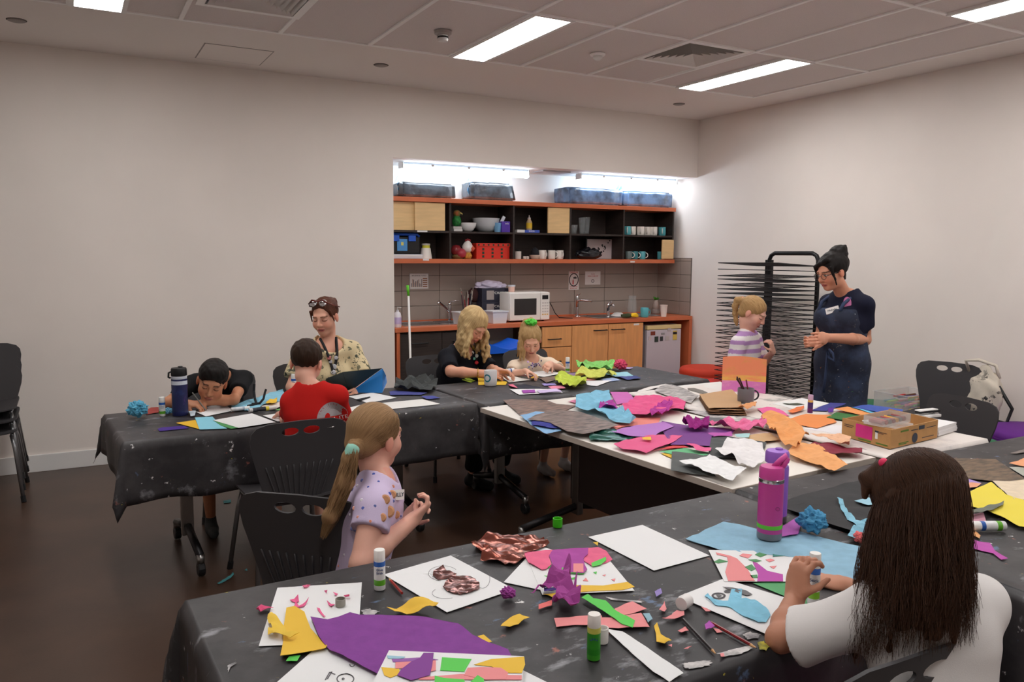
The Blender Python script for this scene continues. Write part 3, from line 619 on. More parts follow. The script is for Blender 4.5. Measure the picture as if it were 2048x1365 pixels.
# right end: plate, jug, yellow cloth, mug, vase, cup
q = onbench(1236, 634); t = thing('plate', 'upturned white dish on the drainer beside the mixer tap', 'dish', (q.x, q.y, BZ+.009)); MB().lathe([(.075, 0), (.07, .012), (.045, .03), (.001, .032)], q.x, q.y, 24, BZ+.009).build('dish', M('dish_white', (226, 222, 220), rough=.3), t, auto=60); MB().lathe([(.04, .03), (.042, .036), (.036, .036), (.034, .031)], q.x, q.y, 20, BZ+.009, cap=False).build('foot_ring', M('dish_white'), t)
q = PY(1264, 634, 7.02); t = thing('glass_jug', 'tall clear glass jug drying at the right sink', 'jug', (q.x, 7.02, BZ+.009)); MB().lathe([(.05, 0), (.055, .02), (.05, .12), (.042, .18), (.05, .2), (.047, .2), (.039, .18), (.046, .12), (.05, .02), (.001, .01)], q.x, 7.02, 20, BZ+.009).build('body', glass_m, t, smooth=True)
MB().tube([(q.x-.045, 7.02, BZ+.17), (q.x-.1, 7.0, BZ+.16), (q.x-.1, 7.0, BZ+.08), (q.x-.05, 7.02, BZ+.05)], .006, 8).build('handle', glass_m, t, smooth=True)
q = onbench(1262, 637); t = thing('sponge_cloth', 'crumpled yellow and black dish cloth by the sink', 'cloth', (q.x, q.y, BZ+.008))
for nm, dx, c, sx in (('yellow_fold', .03, (236, 186, 30), .06), ('dark_fold', -.06, (58, 66, 36), .06)):
 bm = bmesh.new(); bmesh.ops.create_icosphere(bm, subdivisions=3, radius=1)
 for v in bm.verts: n_ = noise.noise(v.co*2+Vector((dx*90, 0, 0)))*.4; v.co = Vector((v.co.x*sx*(1+n_)+q.x+dx, v.co.y*.045*(1+n_)+q.y, BZ+.009+max(0, v.co.z+.6)*.026*(1+n_)))
 me = bpy.data.meshes.new(nm); bm.to_mesh(me); bm.free(); o = link(nm, me, M(nm, c, rough=.8), t, True); o.location = -woff(t)
q = onbench(1289, 635); mug('mug', 'teal mug standing on the bench beside the potted plant', q.x, q.y, BZ+.001, TEAL, h=.1, r=.043, hand=-.1, inner=TEAL)
q = PY(1311, 628, 7.0); x = q.x; t = thing('bud_vase', 'two-tone grey conical vase with a green sprig', 'vase', (x, 7.0, BZ+.001))
MB().lathe([(.048, 0), (.05, .01), (.042, .06)], x, 7.0, 20, BZ+.001).build('lower_body', M('vase_grey', (138, 124, 118), rough=.5), t, smooth=True); MB().lathe([(.042, .06), (.022, .15), (.018, .155), (.001, .15)], x, 7.0, 20, BZ+.001).build('upper_body', M('vase_pale', (184, 168, 160), rough=.5), t, smooth=True)
rg = random.Random(5);
for j in range(14):
 a = rg.uniform(0, 6.28); s_ = rg.uniform(.03, .05); u = Vector((math.cos(a), math.sin(a), rg.uniform(.3, 1.3))).normalized(); sd = u.cross(Vector((0, 0, 1))).normalized()*.012; b0_ = Vector((x, 7.0, BZ+.15))
 MB().add([b0_, b0_+u*s_*.6+sd, b0_+u*s_*1.3, b0_+u*s_*.6-sd, b0_+u*s_*.6+Vector((0, 0, .003))], [(0, 1, 4), (1, 2, 4), (2, 3, 4), (3, 0, 4), (0, 3, 2, 1)]).build('leaf', M('leaf_green', (70, 150, 40), rough=.5), t)
q = onbench(1327, 634); t = thing('paper_cup', 'white paper cup at the right end of the bench', 'cup', (q.x, q.y, BZ+.001)); MB().lathe([(.028, 0), (.04, .125), (.037, .125), (.026, .008), (.001, .008)], q.x, q.y, 20, BZ+.001).build('body', M('cup_cream', (238, 222, 212), rough=.6), t, auto=40); MB().lathe([(.0405, .118), (.043, .122), (.043, .127), (.039, .127)], q.x, q.y, 20, BZ+.001, cap=False).build('rim', M('cup_cream'), t)
# posters on the splashback
def poster(label, px0, py0, px1, py1, build):
 a, b_ = PY(px0, py1, NB-.016), PY(px1, py0, NB-.016); t = thing('notice', label, 'notice', ((a.x+b_.x)/2, NB-.0165, a.z))
 pg = B(a.x, b_.x, NB-.0165, NB-.0135, a.z, b_.z).build('page', M('notice_white', (232, 226, 224), rough=.3), t); build(t, pg, a.x, b_.x, a.z, b_.z, NB-.0172)
ink = M('ink_dark', (60, 56, 60)); redink = M('ink_red', (200, 60, 66)); brink = M('ink_brown', (150, 96, 60))
def n1(t, pg, x0, x1, z0, z1, y):
 text_part('lettering', 'BRUSHES & TOOLS', ((x0+x1)/2, y, z1-.022), .018, ink, pg)
 rg = random.Random(1); c = [MB(), MB()]
 for j in range(11): xx = x0+.02+j*.0105; c[j % 2].box(xx, xx+.005, y, y+.001, z0+.02, z0+.05+rg.uniform(.0, .055))
 c[0].build('drawing', ink, pg); c[1].build('drawing', brink, pg)
 e = MB()
 for j in range(5): e.box(x1-.06, x1-.014, y, y+.001, z0+.02+j*.019, z0+.03+j*.019)
 e.build('drawing', brink, pg)
 f_ = MB()
 for a, b_, c_, d_ in ((x0, x1, z0, z0+.006), (x0, x1, z1-.006, z1), (x0, x0+.006, z0, z1), (x1-.006, x1, z0, z1)): f_.box(a, b_, y-.001, y+.001, c_, d_)
 f_.build('border', M('notice_grey', (196, 190, 190)), pg)
poster('landscape notice with brush pictures above the broom handle', 819, 547, 857, 579, n1)
def n2(t, pg, x0, x1, z0, z1, y):
 text_part('lettering', 'DANGER', ((x0+x1)/2, y, z1-.012), .026, redink, pg); text_part('lettering', 'HOT WATER\nBURNS SKIN', ((x0+x1)/2, y, z0+.022), .017, redink, pg)
 cxm, czm = (x0+x1)/2, (z0+z1)/2+.008; ring = MB(); n = 28; vs = [];
 for k in range(n):
  a = 2*PI*k/n; vs += [(cxm+.062*math.cos(a), y, czm+.072*math.sin(a)), (cxm+.051*math.cos(a), y, czm+.061*math.sin(a))]
 ring.add(vs, [(2*k, (2*k+2) % (2*n), (2*k+3) % (2*n), 2*k+1) for k in range(n)]); ring.build('ring', ink, pg)
 MB().box(cxm-.005, cxm+.035, y, y+.001, czm+.012, czm+.03).box(cxm+.012, cxm+.02, y, y+.001, czm+.03, czm+.04).build('tap_symbol', ink, pg)
 MB().box(cxm-.016, cxm-.002, y, y+.001, czm-.05, czm-.005).box(cxm-.012, cxm-.006, y, y+.001, czm-.005, czm+.008).build('hand_symbol', redink, pg)
poster('portrait warning notice with round hot-water symbol', 1137, 543, 1158, 580, n2)
def n3(t, pg, x0, x1, z0, z1, y):
 text_part('lettering', 'PLEASE', ((x0+x1)/2, y, z1-.03), .016, M('ink_pink', (190, 120, 126)), pg); text_part('lettering', 'WASH YOUR CUP', ((x0+x1)/2, y, z1-.052), .017, redink, pg)
 n = 20; vs = []; cxm, czm = (x0+x1)/2, z0+.04
 for k in range(n):
  a = 2*PI*k/n; vs += [(cxm+.02*math.cos(a), y, czm+.018*math.sin(a)), (cxm+.014*math.cos(a), y, czm+.012*math.sin(a))]
 MB().add(vs, [(2*k, (2*k+2) % (2*n), (2*k+3) % (2*n), 2*k+1) for k in range(n)]).build('symbol', ink, pg)
poster('small white notice right of the warning notice', 1170, 543, 1201, 570, n3)
# broom leaning against the wall edge
g0, g1, g2 = PY(815, 571, 6.5), PY(817, 592, 6.5), PY(822, 762, 6.25)
t = thing('broom', 'white broom handle with bright green grip by the sink cabinet', 'broom', (g2.x, 6.2, 0))
MB().tube([g1, g0], [.011, .012], 10).build('grip', M('grip_green', (96, 196, 40), rough=.45), t, smooth=True); e = g1+(g2-g1)*2.05
MB().tube([g1, e], .0095, 10).build('pole', M('pole_white', (230, 226, 222), rough=.4), t, smooth=True)
B(e.x-.14, e.x+.14, e.y-.03, e.y+.03, e.z-.03, e.z+.03, .01).build('head', M('grip_green'), t)
br = MB()
for j in range(14): br.box(e.x-.135+.02*j, e.x-.122+.02*j, e.y-.025, e.y+.025, .003, e.z-.028)
br.build('bristles', M('bristle_dark', (50, 54, 60)), t)
# blue-lidded bin between cabinets
x0, x1 = PY(970, 690, 6.4).x-.02, PY(1030, 690, 6.4).x+.02
t = thing('waste_bin', 'black waste bin with bright blue lid under the worktop', 'bin', ((x0+x1)/2, 6.4, 0)); bin_m = M('bin_black', (30, 30, 34), rough=.5)
mb = MB(); mb.add([(x0+.04, 6.28, .002), (x1-.04, 6.28, .002), (x1-.04, 6.56, .002), (x0+.04, 6.56, .002), (x0, 6.24, .72), (x1, 6.24, .72), (x1, 6.6, .72), (x0, 6.6, .72)], [(3, 2, 1, 0), (0, 1, 5, 4), (1, 2, 6, 5), (2, 3, 7, 6), (3, 0, 4, 7), (4, 5, 6, 7)]); mb.build('body', bin_m, t)
lid = MB(); n = 12
for i in range(n):
 u0, u1 = i/n, (i+1)/n
 def zz(u): return .74+.06*abs(2*u-1)**1.5-.0
 xa_, xb_ = x0-.02+(x1-x0+.04)*u0, x0-.02+(x1-x0+.04)*u1
 lid.add([(xa_, 6.22, .71), (xb_, 6.22, .71), (xb_, 6.62, .71), (xa_, 6.62, .71), (xa_, 6.22, zz(u0)), (xb_, 6.22, zz(u1)), (xb_, 6.62, zz(u1)), (xa_, 6.62, zz(u0))], [(3, 2, 1, 0), (0, 1, 5, 4), (2, 3, 7, 6), (4, 5, 6, 7)]+([(3, 0, 4, 7)] if i == 0 else [])+([(1, 2, 6, 5)] if i == n-1 else []))
lid.build('lid', M('lid_blue', (24, 96, 214), rough=.35), t)
# ================================================================ TABLES, CLOTHS, CHAIRS
TZ = .73
lam_m = M('table_laminate', (236, 230, 222), rough=.35); edge_m = M('table_edge', (196, 184, 172), rough=.5)
leg_m = M('leg_alu', (150, 148, 146), rough=.3, metal=1); dkleg_m = M('leg_dark', (40, 38, 40), rough=.4, metal=.6)
def flip_table(label, cx, cy, L, W, rot, topmat=None, inset=.32, modesty=False):
 """table with L along local x; top, two chrome T legs with sloping feet and castors"""
 t = thing('folding_table', label, 'table', (cx, cy, 0), rot, 'wheeled folding tables')
 def bd(mb, n, m, par=t, **k): return mb.build(n, m, par, world=False, **k)
 bd(B(-L/2, L/2, -W/2, W/2, TZ-.028, TZ-.003, .002), 'tabletop', topmat or lam_m)
 e = MB();
 for a, b_, c, d in ((-L/2-.002, L/2+.002, -W/2-.003, -W/2), (-L/2-.002, L/2+.002, W/2, W/2+.003), (-L/2-.003, -L/2, -W/2, W/2), (L/2, L/2+.003, -W/2, W/2)): e.box(a, b_, c, d, TZ-.029, TZ-.004)
 bd(e, 'edge_band', edge_m)
 for sx in (-1, 1):
  x = sx*(L/2-inset)
  bd(B(x-.03, x+.03, -.02, .02, .12, TZ-.06, .006), 'post', leg_m); bd(B(x-.03, x+.03, -W*.36, W*.36, TZ-.06, TZ-.029, .004), 'bracket', dkleg_m)
  for sy in (-1, 1):
   f_ = bd(MB().tube([(x, 0, .17), (x, sy*W*.42, .1)], .021, 8), 'foot', dkleg_m, smooth=True)
   yy = sy*W*.42
   bd(MB().tube([(x, yy, .11), (x, yy, .055)], [.02, .018], 8), 'caster_stem', leg_m, f_, smooth=True)
   bd(MB().lathe([(.03, -.017), (.034, -.012), (.034, .012), (.03, .017)], 0, 0, 14).xform(Matrix.Translation((x, yy, .036)) @ Matrix.Rotation(PI/2, 4, 'Y')), 'caster', black_m, f_)
 bd(B(-L/2+inset, L/2-inset, -.016, .016, TZ-.14, TZ-.1), 'rail', dkleg_m)
 if modesty: bd(B(-L/2+inset-.05, L/2-inset+.05, .0, .012, .2, TZ-.1), 'modesty_panel', M('modesty', (66, 54, 52), rough=.6))
 return t
R4 = math.radians(4)
flip_table('folding table under black cloth where the boy leans', 1.08, 4.41, 1.84, .72, R4)
flip_table('folding table under black cloth nearest the kitchen bench', 2.95, 4.48, 1.80, .72, R4)
flip_table('bare white folding table heaped with coloured tissue paper', 2.52, 3.095, 1.84, .9, R4+PI/2, modesty=True)
flip_table('folding table under white stained cloth at the right', 3.42, 3.08, 1.80, .72, PI/2+math.radians(1))
flip_table('folding table under black cloth in the foreground', 1.165, 1.645, 1.86, .88, math.radians(1.5))
flip_table('folding table under black cloth beside the long-haired girl', 2.62, 1.2, 1.82, .9, PI/2)
flip_table('folding table under black cloth at the right edge', 3.55, 1.2, 1.82, .9, PI/2)
def cloth(name, label, cx, cy, L, W, rot, over, mat, z=TZ, seed=0, ripple=.012, step=.035, corner_drop=1.0):
 """one sheet laid over a table: over = overhang (x0, x1, y0, y1)"""
 ox0, ox1, oy0, oy1 = over; a, b_ = L/2+.008, W/2+.008
 us = list(np.arange(-a-ox0, a+ox1+1e-6, step)); vs = list(np.arange(-b_-oy0, b_+oy1+1e-6, step))
 us = sorted(us+[-a, a]); vs = sorted(vs+[-b_, b_])
 pts = []; rr = .012
 for v in vs:
  for u in us:
   du = (u-a) if u > a else ((u+a) if u < -a else 0); dv = (v-b_) if v > b_ else ((v+b_) if v < -b_ else 0)
   x, y = max(-a, min(a, u)), max(-b_, min(b_, v)); ed = math.hypot(du, dv)
   zz = z+.0015*noise.noise(Vector((u*5+seed, v*5, 0)))
   if ed > 0:
    nx, ny = du/ed, dv/ed
    drop = ed*(corner_drop if du and dv else 1)
    s_ = (v if abs(du) > abs(dv) else u)
    wv = ripple*min(1, drop*4)*(1+noise.noise(Vector((s_*6+seed*3, seed, 0)))*1.6+.6*math.sin(s_*21+seed))
    out = min(.012, drop)+wv
    if du and dv: out += .05*min(1, drop*3)*2*min(abs(nx), abs(ny))
    x += nx*out; y += ny*out
    hem = 1+.10*noise.noise(Vector((s_*3.1+seed*7, seed*2, 3)))
    zz = z-max(0, drop-.006)*hem
    zz = max(zz, .012)
   pts.append((x, y, zz))
 nu, nv = len(us), len(vs)
 mb = MB(); mb.add(pts, [(j*nu+i, j*nu+i+1, (j+1)*nu+i+1, (j+1)*nu+i) for j in range(nv-1) for i in range(nu-1)])
 o = mb.build(name, mat, world=False, smooth=True); o.location = (cx, cy, 0); o.rotation_euler = (0, 0, rot)
 sd = o.modifiers.new('thick', 'SOLIDIFY'); sd.thickness = .0015; sd.offset = -1
 return tag(o, label, 'tablecloth')
BK = (46, 44, 46)
def blackcloth(key, extra=()):
 return ramp_splat(key, BK, [((78, 75, 76), 3.2, .44, (1, 1, 1), 1.7, .25), ((140, 140, 144), 7, .60, (1, 2.2, 1), 4.1, .12), ((150, 92, 80), 16, .65, (1, 1, 1), 9.3, .05),
                             ((220, 218, 216), 24, .67, (1, 1, 1), 2.9, .03), ((90, 110, 140), 9, .66, (1, 1.6, 1), 6.4, .06), ((176, 160, 60), 34, .70, (1, 1, 1), 12.2, .02)]+list(extra), rough=.5, bump=.25, bscale=7)
bc1, bc2 = blackcloth('black_cloth'), None
cloth('tablecloth', 'black paint-stained cloth over the left table', 1.08, 4.41, 1.84, .72, R4, (.2, .12, .3, .2), bc1, seed=1, corner_drop=1.0)
cloth('tablecloth', 'black paint-stained cloth over the table by the kitchen bench', 2.95, 4.48, 1.80, .72, R4, (.22, .06, .33, .2), bc1, seed=2.3, z=TZ+.001)
cloth('tablecloth', 'black paint-smeared cloth over the foreground table', 1.165, 1.645, 1.86, .88, math.radians(1.5), (.34, .02, .3, .2), bc1, seed=3.1)
cloth('tablecloth', 'black paint-smeared cloth over the right-hand tables', 3.085, 1.2, 1.87, 1.83, 0, (.42, .2, .1, .12), bc1, seed=4.7, z=TZ+.002)
wc = ramp_splat('white_cloth', (226, 218, 212), [((186, 178, 176), 4, .5, (1, 1, 1), 2.2, .2), ((120, 118, 122), 9, .66, (1, 2, 1), 5.5, .06), ((84, 86, 96), 15, .72, (1, 1, 1), 8.1, .04)], rough=.5, bump=.15)
cloth('tablecloth', 'white cloth with grey paint smudges over the right table', 3.42, 3.08, 1.80, .72, PI/2+math.radians(1), (.18, .1, .16, .02), wc, seed=5.9, z=TZ+.002, ripple=.005)
# ---- chairs
shell_m = M('chair_shell', (62, 60, 62), rough=.5, bump=.05, bscale=400); chleg_m = M('chair_leg', (128, 128, 130), rough=.35, metal=.8)
def sheet(outer, holes, fn, step, thick):
 """2D outline with holes -> triangulated, mapped through fn(u,v)->3D point, given thickness along the normal"""
 vs, es = [], []
 def loop(l):
  n0 = len(vs); vs.extend(l); es.extend([(n0+i, n0+(i+1) % len(l)) for i in range(len(l))]); return list(range(n0, len(vs)))
 def dens(l):
  out = []
  for i, p in enumerate(l):
   q = l[(i+1) % len(l)]; d = math.hypot(q[0]-p[0], q[1]-p[1]); k = max(1, int(d/step))
   out += [(p[0]+(q[0]-p[0])*j/k, p[1]+(q[1]-p[1])*j/k) for j in range(k)]
  return out
 def inside(p, l):
  c = False
  for i in range(len(l)):
   a, b_ = l[i], l[i-1]
   if (a[1] > p[1]) != (b_[1] > p[1]) and p[0] < (b_[0]-a[0])*(p[1]-a[1])/(b_[1]-a[1])+a[0]: c = not c
  return c
 O = dens(outer); loop(O); Hs = []
 for h in holes: Hs.append(dens(h)); loop(Hs[-1])
 xs_, ys_ = [p[0] for p in O], [p[1] for p in O]
 x = min(xs_)+step*.5
 while x < max(xs_):
  y = min(ys_)+step*.5
  while y < max(ys_):
   if inside((x, y), O) and not any(inside((x, y), h) for h in Hs): vs.append((x, y))
   y += step
  x += step
 r = delaunay_2d_cdt([Vector(p) for p in vs], es, [], 0, 1e-6)
 v2, faces = r[0], r[2]; F = []
 for f in faces:
  c = (sum(v2[i].x for i in f)/len(f), sum(v2[i].y for i in f)/len(f))
  if inside(c, O) and not any(inside(c, h) for h in Hs): F.append(tuple(f))
 n = len(v2); top, bot = [], []; e = 1e-3
 for v in v2:
  p = Vector(fn(v.x, v.y)); du = Vector(fn(v.x+e, v.y))-p; dv = Vector(fn(v.x, v.y+e))-p; nn = du.cross(dv).normalized()*thick/2
  top.append(p+nn); bot.append(p-nn)
 ec = {}
 for f in F:
  for i in range(len(f)):
   a, b_ = f[i], f[(i+1) % len(f)]; ec[(a, b_)] = 1
 side = [(a, n+a, n+b_, b_) for (a, b_) in ec if (b_, a) not in ec]
 mb = MB(); mb.add(top+bot, F+[tuple(i+n for i in reversed(f)) for f in F]+side); return mb
def rrect(x0, x1, y0, y1, r, n=6):
 out = []
 for cx_, cy_, a0 in ((x1-r, y1-r, 0), (x0+r, y1-r, PI/2), (x0+r, y0+r, PI), (x1-r, y0+r, 3*PI/2)):
  out += [(cx_+r*math.cos(a0+PI/2*i/n), cy_+r*math.sin(a0+PI/2*i/n)) for i in range(n+1)]
 return out
def ellipse(cx_, cy_, a, b_, n=14): return [(cx_+a*math.cos(2*PI*i/n), cy_+b_*math.sin(2*PI*i/n)) for i in range(n)]
def back_outline():
 pts = []
 prof = [(0, .0), (.155, .0), (.165, .04), (.175, .1), (.2, .2), (.222, .28), (.228, .33), (.222, .37), (.2, .395), (.15, .41), (0, .415)]
 # smooth right side then mirror
 R_ = []
 for i in range(len(prof)-1):
  for k in range(4):
   f = k/4; R_.append((prof[i][0]*(1-f)+prof[i+1][0]*f, prof[i][1]*(1-f)+prof[i+1][1]*f))
 R_.append(prof[-1]); L_ = [(-x, y) for x, y in reversed(R_) if x > 1e-6]
 return R_+L_
def back_fn(u, v): return (u, .2+.10*v+.28*v*v*.3-.35*u*u*(1-.4*v/.4), .43+v*.97)
def seat_fn(u, v): return (u, v, .435+.015*math.cos(u*9)*-1+.02+(.05*max(0, (-v-.12))*-1.6 if v < -.12 else 0)+(.14*max(0, v-.15)))
_cm = {}
def chair(label, x, y, rz, z=0, dz=0, tote=False):
 t = thing('classroom_chair', label, 'chair', (x, y, z), rz, 'charcoal plastic classroom chairs')
 if not _cm:
  b_ = sheet(back_outline(), [ellipse(-.05, .365, .04, .02), ellipse(.05, .365, .04, .02)], back_fn, .035, .008).build('backrest', shell_m, t, world=False, auto=50)
  s_ = sheet(rrect(-.205, .205, -.215, .225, .06), [], seat_fn, .04, .009).build('seat', shell_m, t, world=False, auto=50)
  rb = MB()
  for k in range(11):
   u0 = (k-5)*.026; pts = []
   for j in range(7):
    v = .01+.19*j/6; u = u0*(.72+.5*v/.2); p = Vector(back_fn(u, v)); pts.append((p.x, p.y+.006, p.z))
   rb.tube(pts, .0035, 5)
  ribs = rb.build('rib_panel', shell_m, b_, world=False, smooth=True)
  fr = MB().tube([(-.17, -.17, .42), (-.17, .17, .42)], .011, 8).tube([(.17, -.17, .42), (.17, .17, .42)], .011, 8).tube([(-.17, .0, .42), (.17, .0, .42)], .011, 8).build('seat_frame', chleg_m, t, world=False, smooth=True)
  legs = []
  for sx in (-1, 1):
   for sy in (-1, 1):
    legs.append(MB().tube([(sx*.17, sy*.16, .42), (sx*.185, sy*.185, .34), (sx*.22, sy*.25, .008)], .012, 8).build('leg', chleg_m, t, world=False, smooth=True))
    MB().tube([(sx*.2165, sy*.243, .04), (sx*.2205, sy*.251, .0)], .015, 8).build('leg_tip', black_m, legs[-1], world=False)
  _cm['t'] = t
 else:
  for ch in [k for k in bpy.data.objects if k.parent == _cm['t']]: copy_tree(ch, t)
 return t
chair('charcoal chair behind the boy resting on his arm', .83, 5.12, math.radians(4))
chair('charcoal chair of the woman in the patterned shirt', 1.42, 5.28, math.radians(2))
chair('charcoal ribbed chair of the boy in red, back to the camera', .88, 3.86, math.radians(184))
chair('charcoal chair of the girl with the ponytail, turned sideways', .78, 2.67, math.radians(136))
chair('dark chair behind the blonde woman in black', 2.38, 5.27, math.radians(2))
chair('charcoal chair of the girl with the green scrunchie', 3.22, 5.30, math.radians(8))
chair('charcoal chair under the girl with long brown hair', 1.43, 1.16, math.radians(178))
chair('charcoal chair against the right wall with a tote bag on it', 5.33, 3.45, math.radians(-80))
chair('charcoal chair tucked behind the white-clothed table', 4.02, 2.62, math.radians(-100))
ch0 = chair('lower charcoal chair of the stack by the left wall', -.54, 6.08, math.radians(0))
chair('middle charcoal chair of the stack by the left wall', -.54, 6.105, math.radians(0), z=.07)
chair('top charcoal chair of the stack by the left wall', -.54, 6.13, math.radians(0), z=.14)
# ---- drying rack
q0, q1 = PX(1534, 640, 5.62), PX(1631, 640, 5.62)
ry1, ry0 = q0.y, q1.y; zt = PX(1585, 507, 5.62).z
t = thing('drying_rack', 'tall black wire drying rack with rows of shelves by the wall', 'drying rack', (5.4, (ry0+ry1)/2, 0)); rk_m = M('rack_black', (24, 24, 26), rough=.4, metal=.3)
MB().tube([(5.62, ry1, .06), (5.62, ry1, zt-.06), (5.62, ry1-.02, zt-.02), (5.62, ry1-.06, zt), (5.62, ry0+.06, zt), (5.62, ry0+.02, zt-.02), (5.62, ry0, zt-.06), (5.62, ry0, .06)], .019, 10).build('frame', rk_m, t, smooth=True)
MB().box(5.604, 5.636, ry1-.035, ry1+.035, .06, zt-.06).build('upright_plate', rk_m, t)
B(5.1, 5.68, ry0-.06, ry1+.1, .04, .075, .004).build('base', rk_m, t)
for sx in (5.15, 5.64):
 for sy in (ry0-.02, ry1+.06): MB().lathe([(.018, -.012), (.02, 0), (.018, .012)], 0, 0, 12).xform(Matrix.Translation((sx, sy, .02)) @ Matrix.Rotation(PI/2, 4, 'X')).build('caster', black_m, t)
nsh = 34; rg = random.Random(4)
for i in range(nsh):
 zs_ = .14+(1.5-.14)*i/(nsh-1); sag = rg.uniform(-.012, .012); tilt = 0 if i < nsh-1 else .02
 mb = MB(); xa, xb = 5.12, 5.60; ya, yb = ry0-.02, ry1+.13
 z_ = lambda u, v: zs_+sag*u+tilt*u+.004*math.sin(v*9+i)
 for v in (0, 1): yy = ya+(yb-ya)*v; mb.tube([(xb, yy, z_(0, v)), (xa, yy, z_(1, v))], .004, 5)
 for u in (0, 1): xx = xb+(xa-xb)*u; mb.tube([(xx, ya, z_(u, 0)), (xx, yb, z_(u, 1))], .004, 5)
 for k in range(1, 6): xx = xb+(xa-xb)*k/6; mb.tube([(xx, ya, z_(k/6, 0)), (xx, yb, z_(k/6, 1))], .0022, 4)
 mb.build('wire_shelf', rk_m, t)
# ---- ottomans
def ottoman(label, x, y, r, h, rgb, key):
 t = thing('ottoman', label, 'ottoman', (x, y, 0), group='round coloured ottomans'); m = M(key, rgb, rough=.7, bump=.1, bscale=200)
 MB().lathe([(r*.93, 0), (r*.97, .02), (r, h*.3), (r, h-.06)], x, y, 32, 0).build('side', m, t, smooth=True); MB().lathe([(r, h-.06), (r*1.005, h-.045), (r*.985, h-.02), (r*.93, h-.004), (r*.6, h+.004), (.001, h+.006)], x, y, 32, 0).build('cushion', m, t, smooth=True)
 MB().lathe([(r*1.004, h-.063), (r*1.012, h-.057), (r*1.004, h-.051)], x, y, 32, 0, cap=False).build('piping', m, t, smooth=True)
q = P(1412, 735, .46); ottoman('orange-red ottoman behind the table corner, further of two', q.x+.02, q.y, .28, .46, (206, 60, 34), 'otto_orange')
q = P(1438, 760, .44); ottoman('bright red ottoman in front of the orange-red one', q.x, q.y-.1, .24, .44, (210, 36, 30), 'otto_red')
q = P(1800, 808, .42); ottoman('orange-red ottoman under the plastic tub', q.x-.12, q.y-.08, .24, .42, (200, 62, 36), 'otto_orange2')
q = P(2022, 842, .46); ottoman('purple ottoman at the right edge', q.x-.12, q.y-.25, .3, .46, (96, 26, 128), 'otto_purple')
ottoman('dark green ottoman behind the standing woman', 5.55, 4.1, .24, .43, (40, 110, 74), 'otto_green')
ottoman('dark green ottoman between the chairs and the wall', 5.0, 2.98, .19, .43, (40, 104, 72), 'otto_green')
# ================================================================ PAPER, TISSUE AND CRAFT THINGS ON THE TABLES
CROP = {'A': (300, 1060, 4.452), 'B': (700, 1030, 4.075), 'C': (1000, 1030, 4.075), 'D': (1340, 860, 4.015), 'E': (1340, 1060, 4.475), 'F': (1500, 900, 2.936),
  'G': (1800, 860, 4.548), 'I': (930, 700, 4.55), 'J': (1300, 700, 4.55), 'K': (1600, 740, 4.549), 'L': (1700, 680, 4.874), 'M': (860, 560, 5.687), 'N': (170, 700, 4.55), 'O': (540, 570, 4.403), 'p': (0, 0, 1)}
def px_(c, pts): x0, y0, s = CROP[c]; return [(x0+x/s, y0+y/s) for x, y in pts]
LAYER = .0016
def paper_mat(rgb, kind):
 lum = sum(rgb)/3; rgb = tuple(int(min(228, c*.86+lum*.14)) for c in rgb)
 k = 'paper_%d_%d_%d_%s' % (*rgb, kind)
 if k in _M: return _M[k]
 if kind == 'foil': return M(k, rgb, rough=.22, metal=.75, bump=.5, bscale=25)
 if kind == 'tissue': return M(k, rgb, rough=.75, spec=.15, var=.05, vscale=30, bump=.35, bscale=35)
 if kind == 'print': return M(k, rgb, rough=.45, rgb2=tuple(int(c*.55) for c in rgb), vscale=14, vs3=(1, 3, 1))
 return M(k, rgb, rough=.65, spec=.2)
_pn = [0]
def paper(name, label, cat, rgb, crop, pts, lay=0, amp=0, freq=9, kind='card', parent=None, z=TZ+.003, thick=.0007, curl=0, step=None, up=0):
 _pn[0] += 1; seed = _pn[0]*3.7
 zz = z+lay*LAYER
 W_ = [P(x, y, zz+up) for x, y in px_(crop, pts)]
 poly = [(v.x, v.y) for v in W_]
 cxm = sum(p[0] for p in poly)/len(poly); cym = sum(p[1] for p in poly)/len(poly)
 ext = max(max(p[0] for p in poly)-min(p[0] for p in poly), max(p[1] for p in poly)-min(p[1] for p in poly))
 if step is None: step = (max(.009, ext/20) if (amp or curl) else 10)
 def h(x, y):
  if not amp and not curl: return 0
  d = math.hypot(x-cxm, y-cym)/(ext/2+1e-6)
  r = abs(noise.noise(Vector((x*freq+seed, y*freq, seed))))*1.5+.55*abs(noise.noise(Vector((x*freq*2.6+seed, y*freq*2.6, seed))))+(.25*abs(noise.noise(Vector((x*freq*6+seed, y*freq*6, seed)))) if kind == 'tissue' else 0)
  return amp*r+curl*max(0, d-.35)**2
 fn = lambda x, y: (x, y, zz+h(x, y)+thick/2)
 mb = sheet(poly, [], fn, step, thick)
 o = mb.build(name, paper_mat(rgb, kind), parent, auto=((14 if kind == 'tissue' else 35) if (amp or curl) else None))
 if parent is None: centre_obj(o); tag(o, label, cat)
 return o
# colours
CW, CY, CP, CG, CPU, CMAG, CSAL, CBL, COR, CNV, CGR = (236, 232, 230), (240, 190, 52), (240, 92, 146), (92, 214, 84), (134, 62, 150), (190, 74, 170), (250, 138, 140), (128, 186, 220), (246, 160, 92), (58, 62, 140), (78, 82, 82)
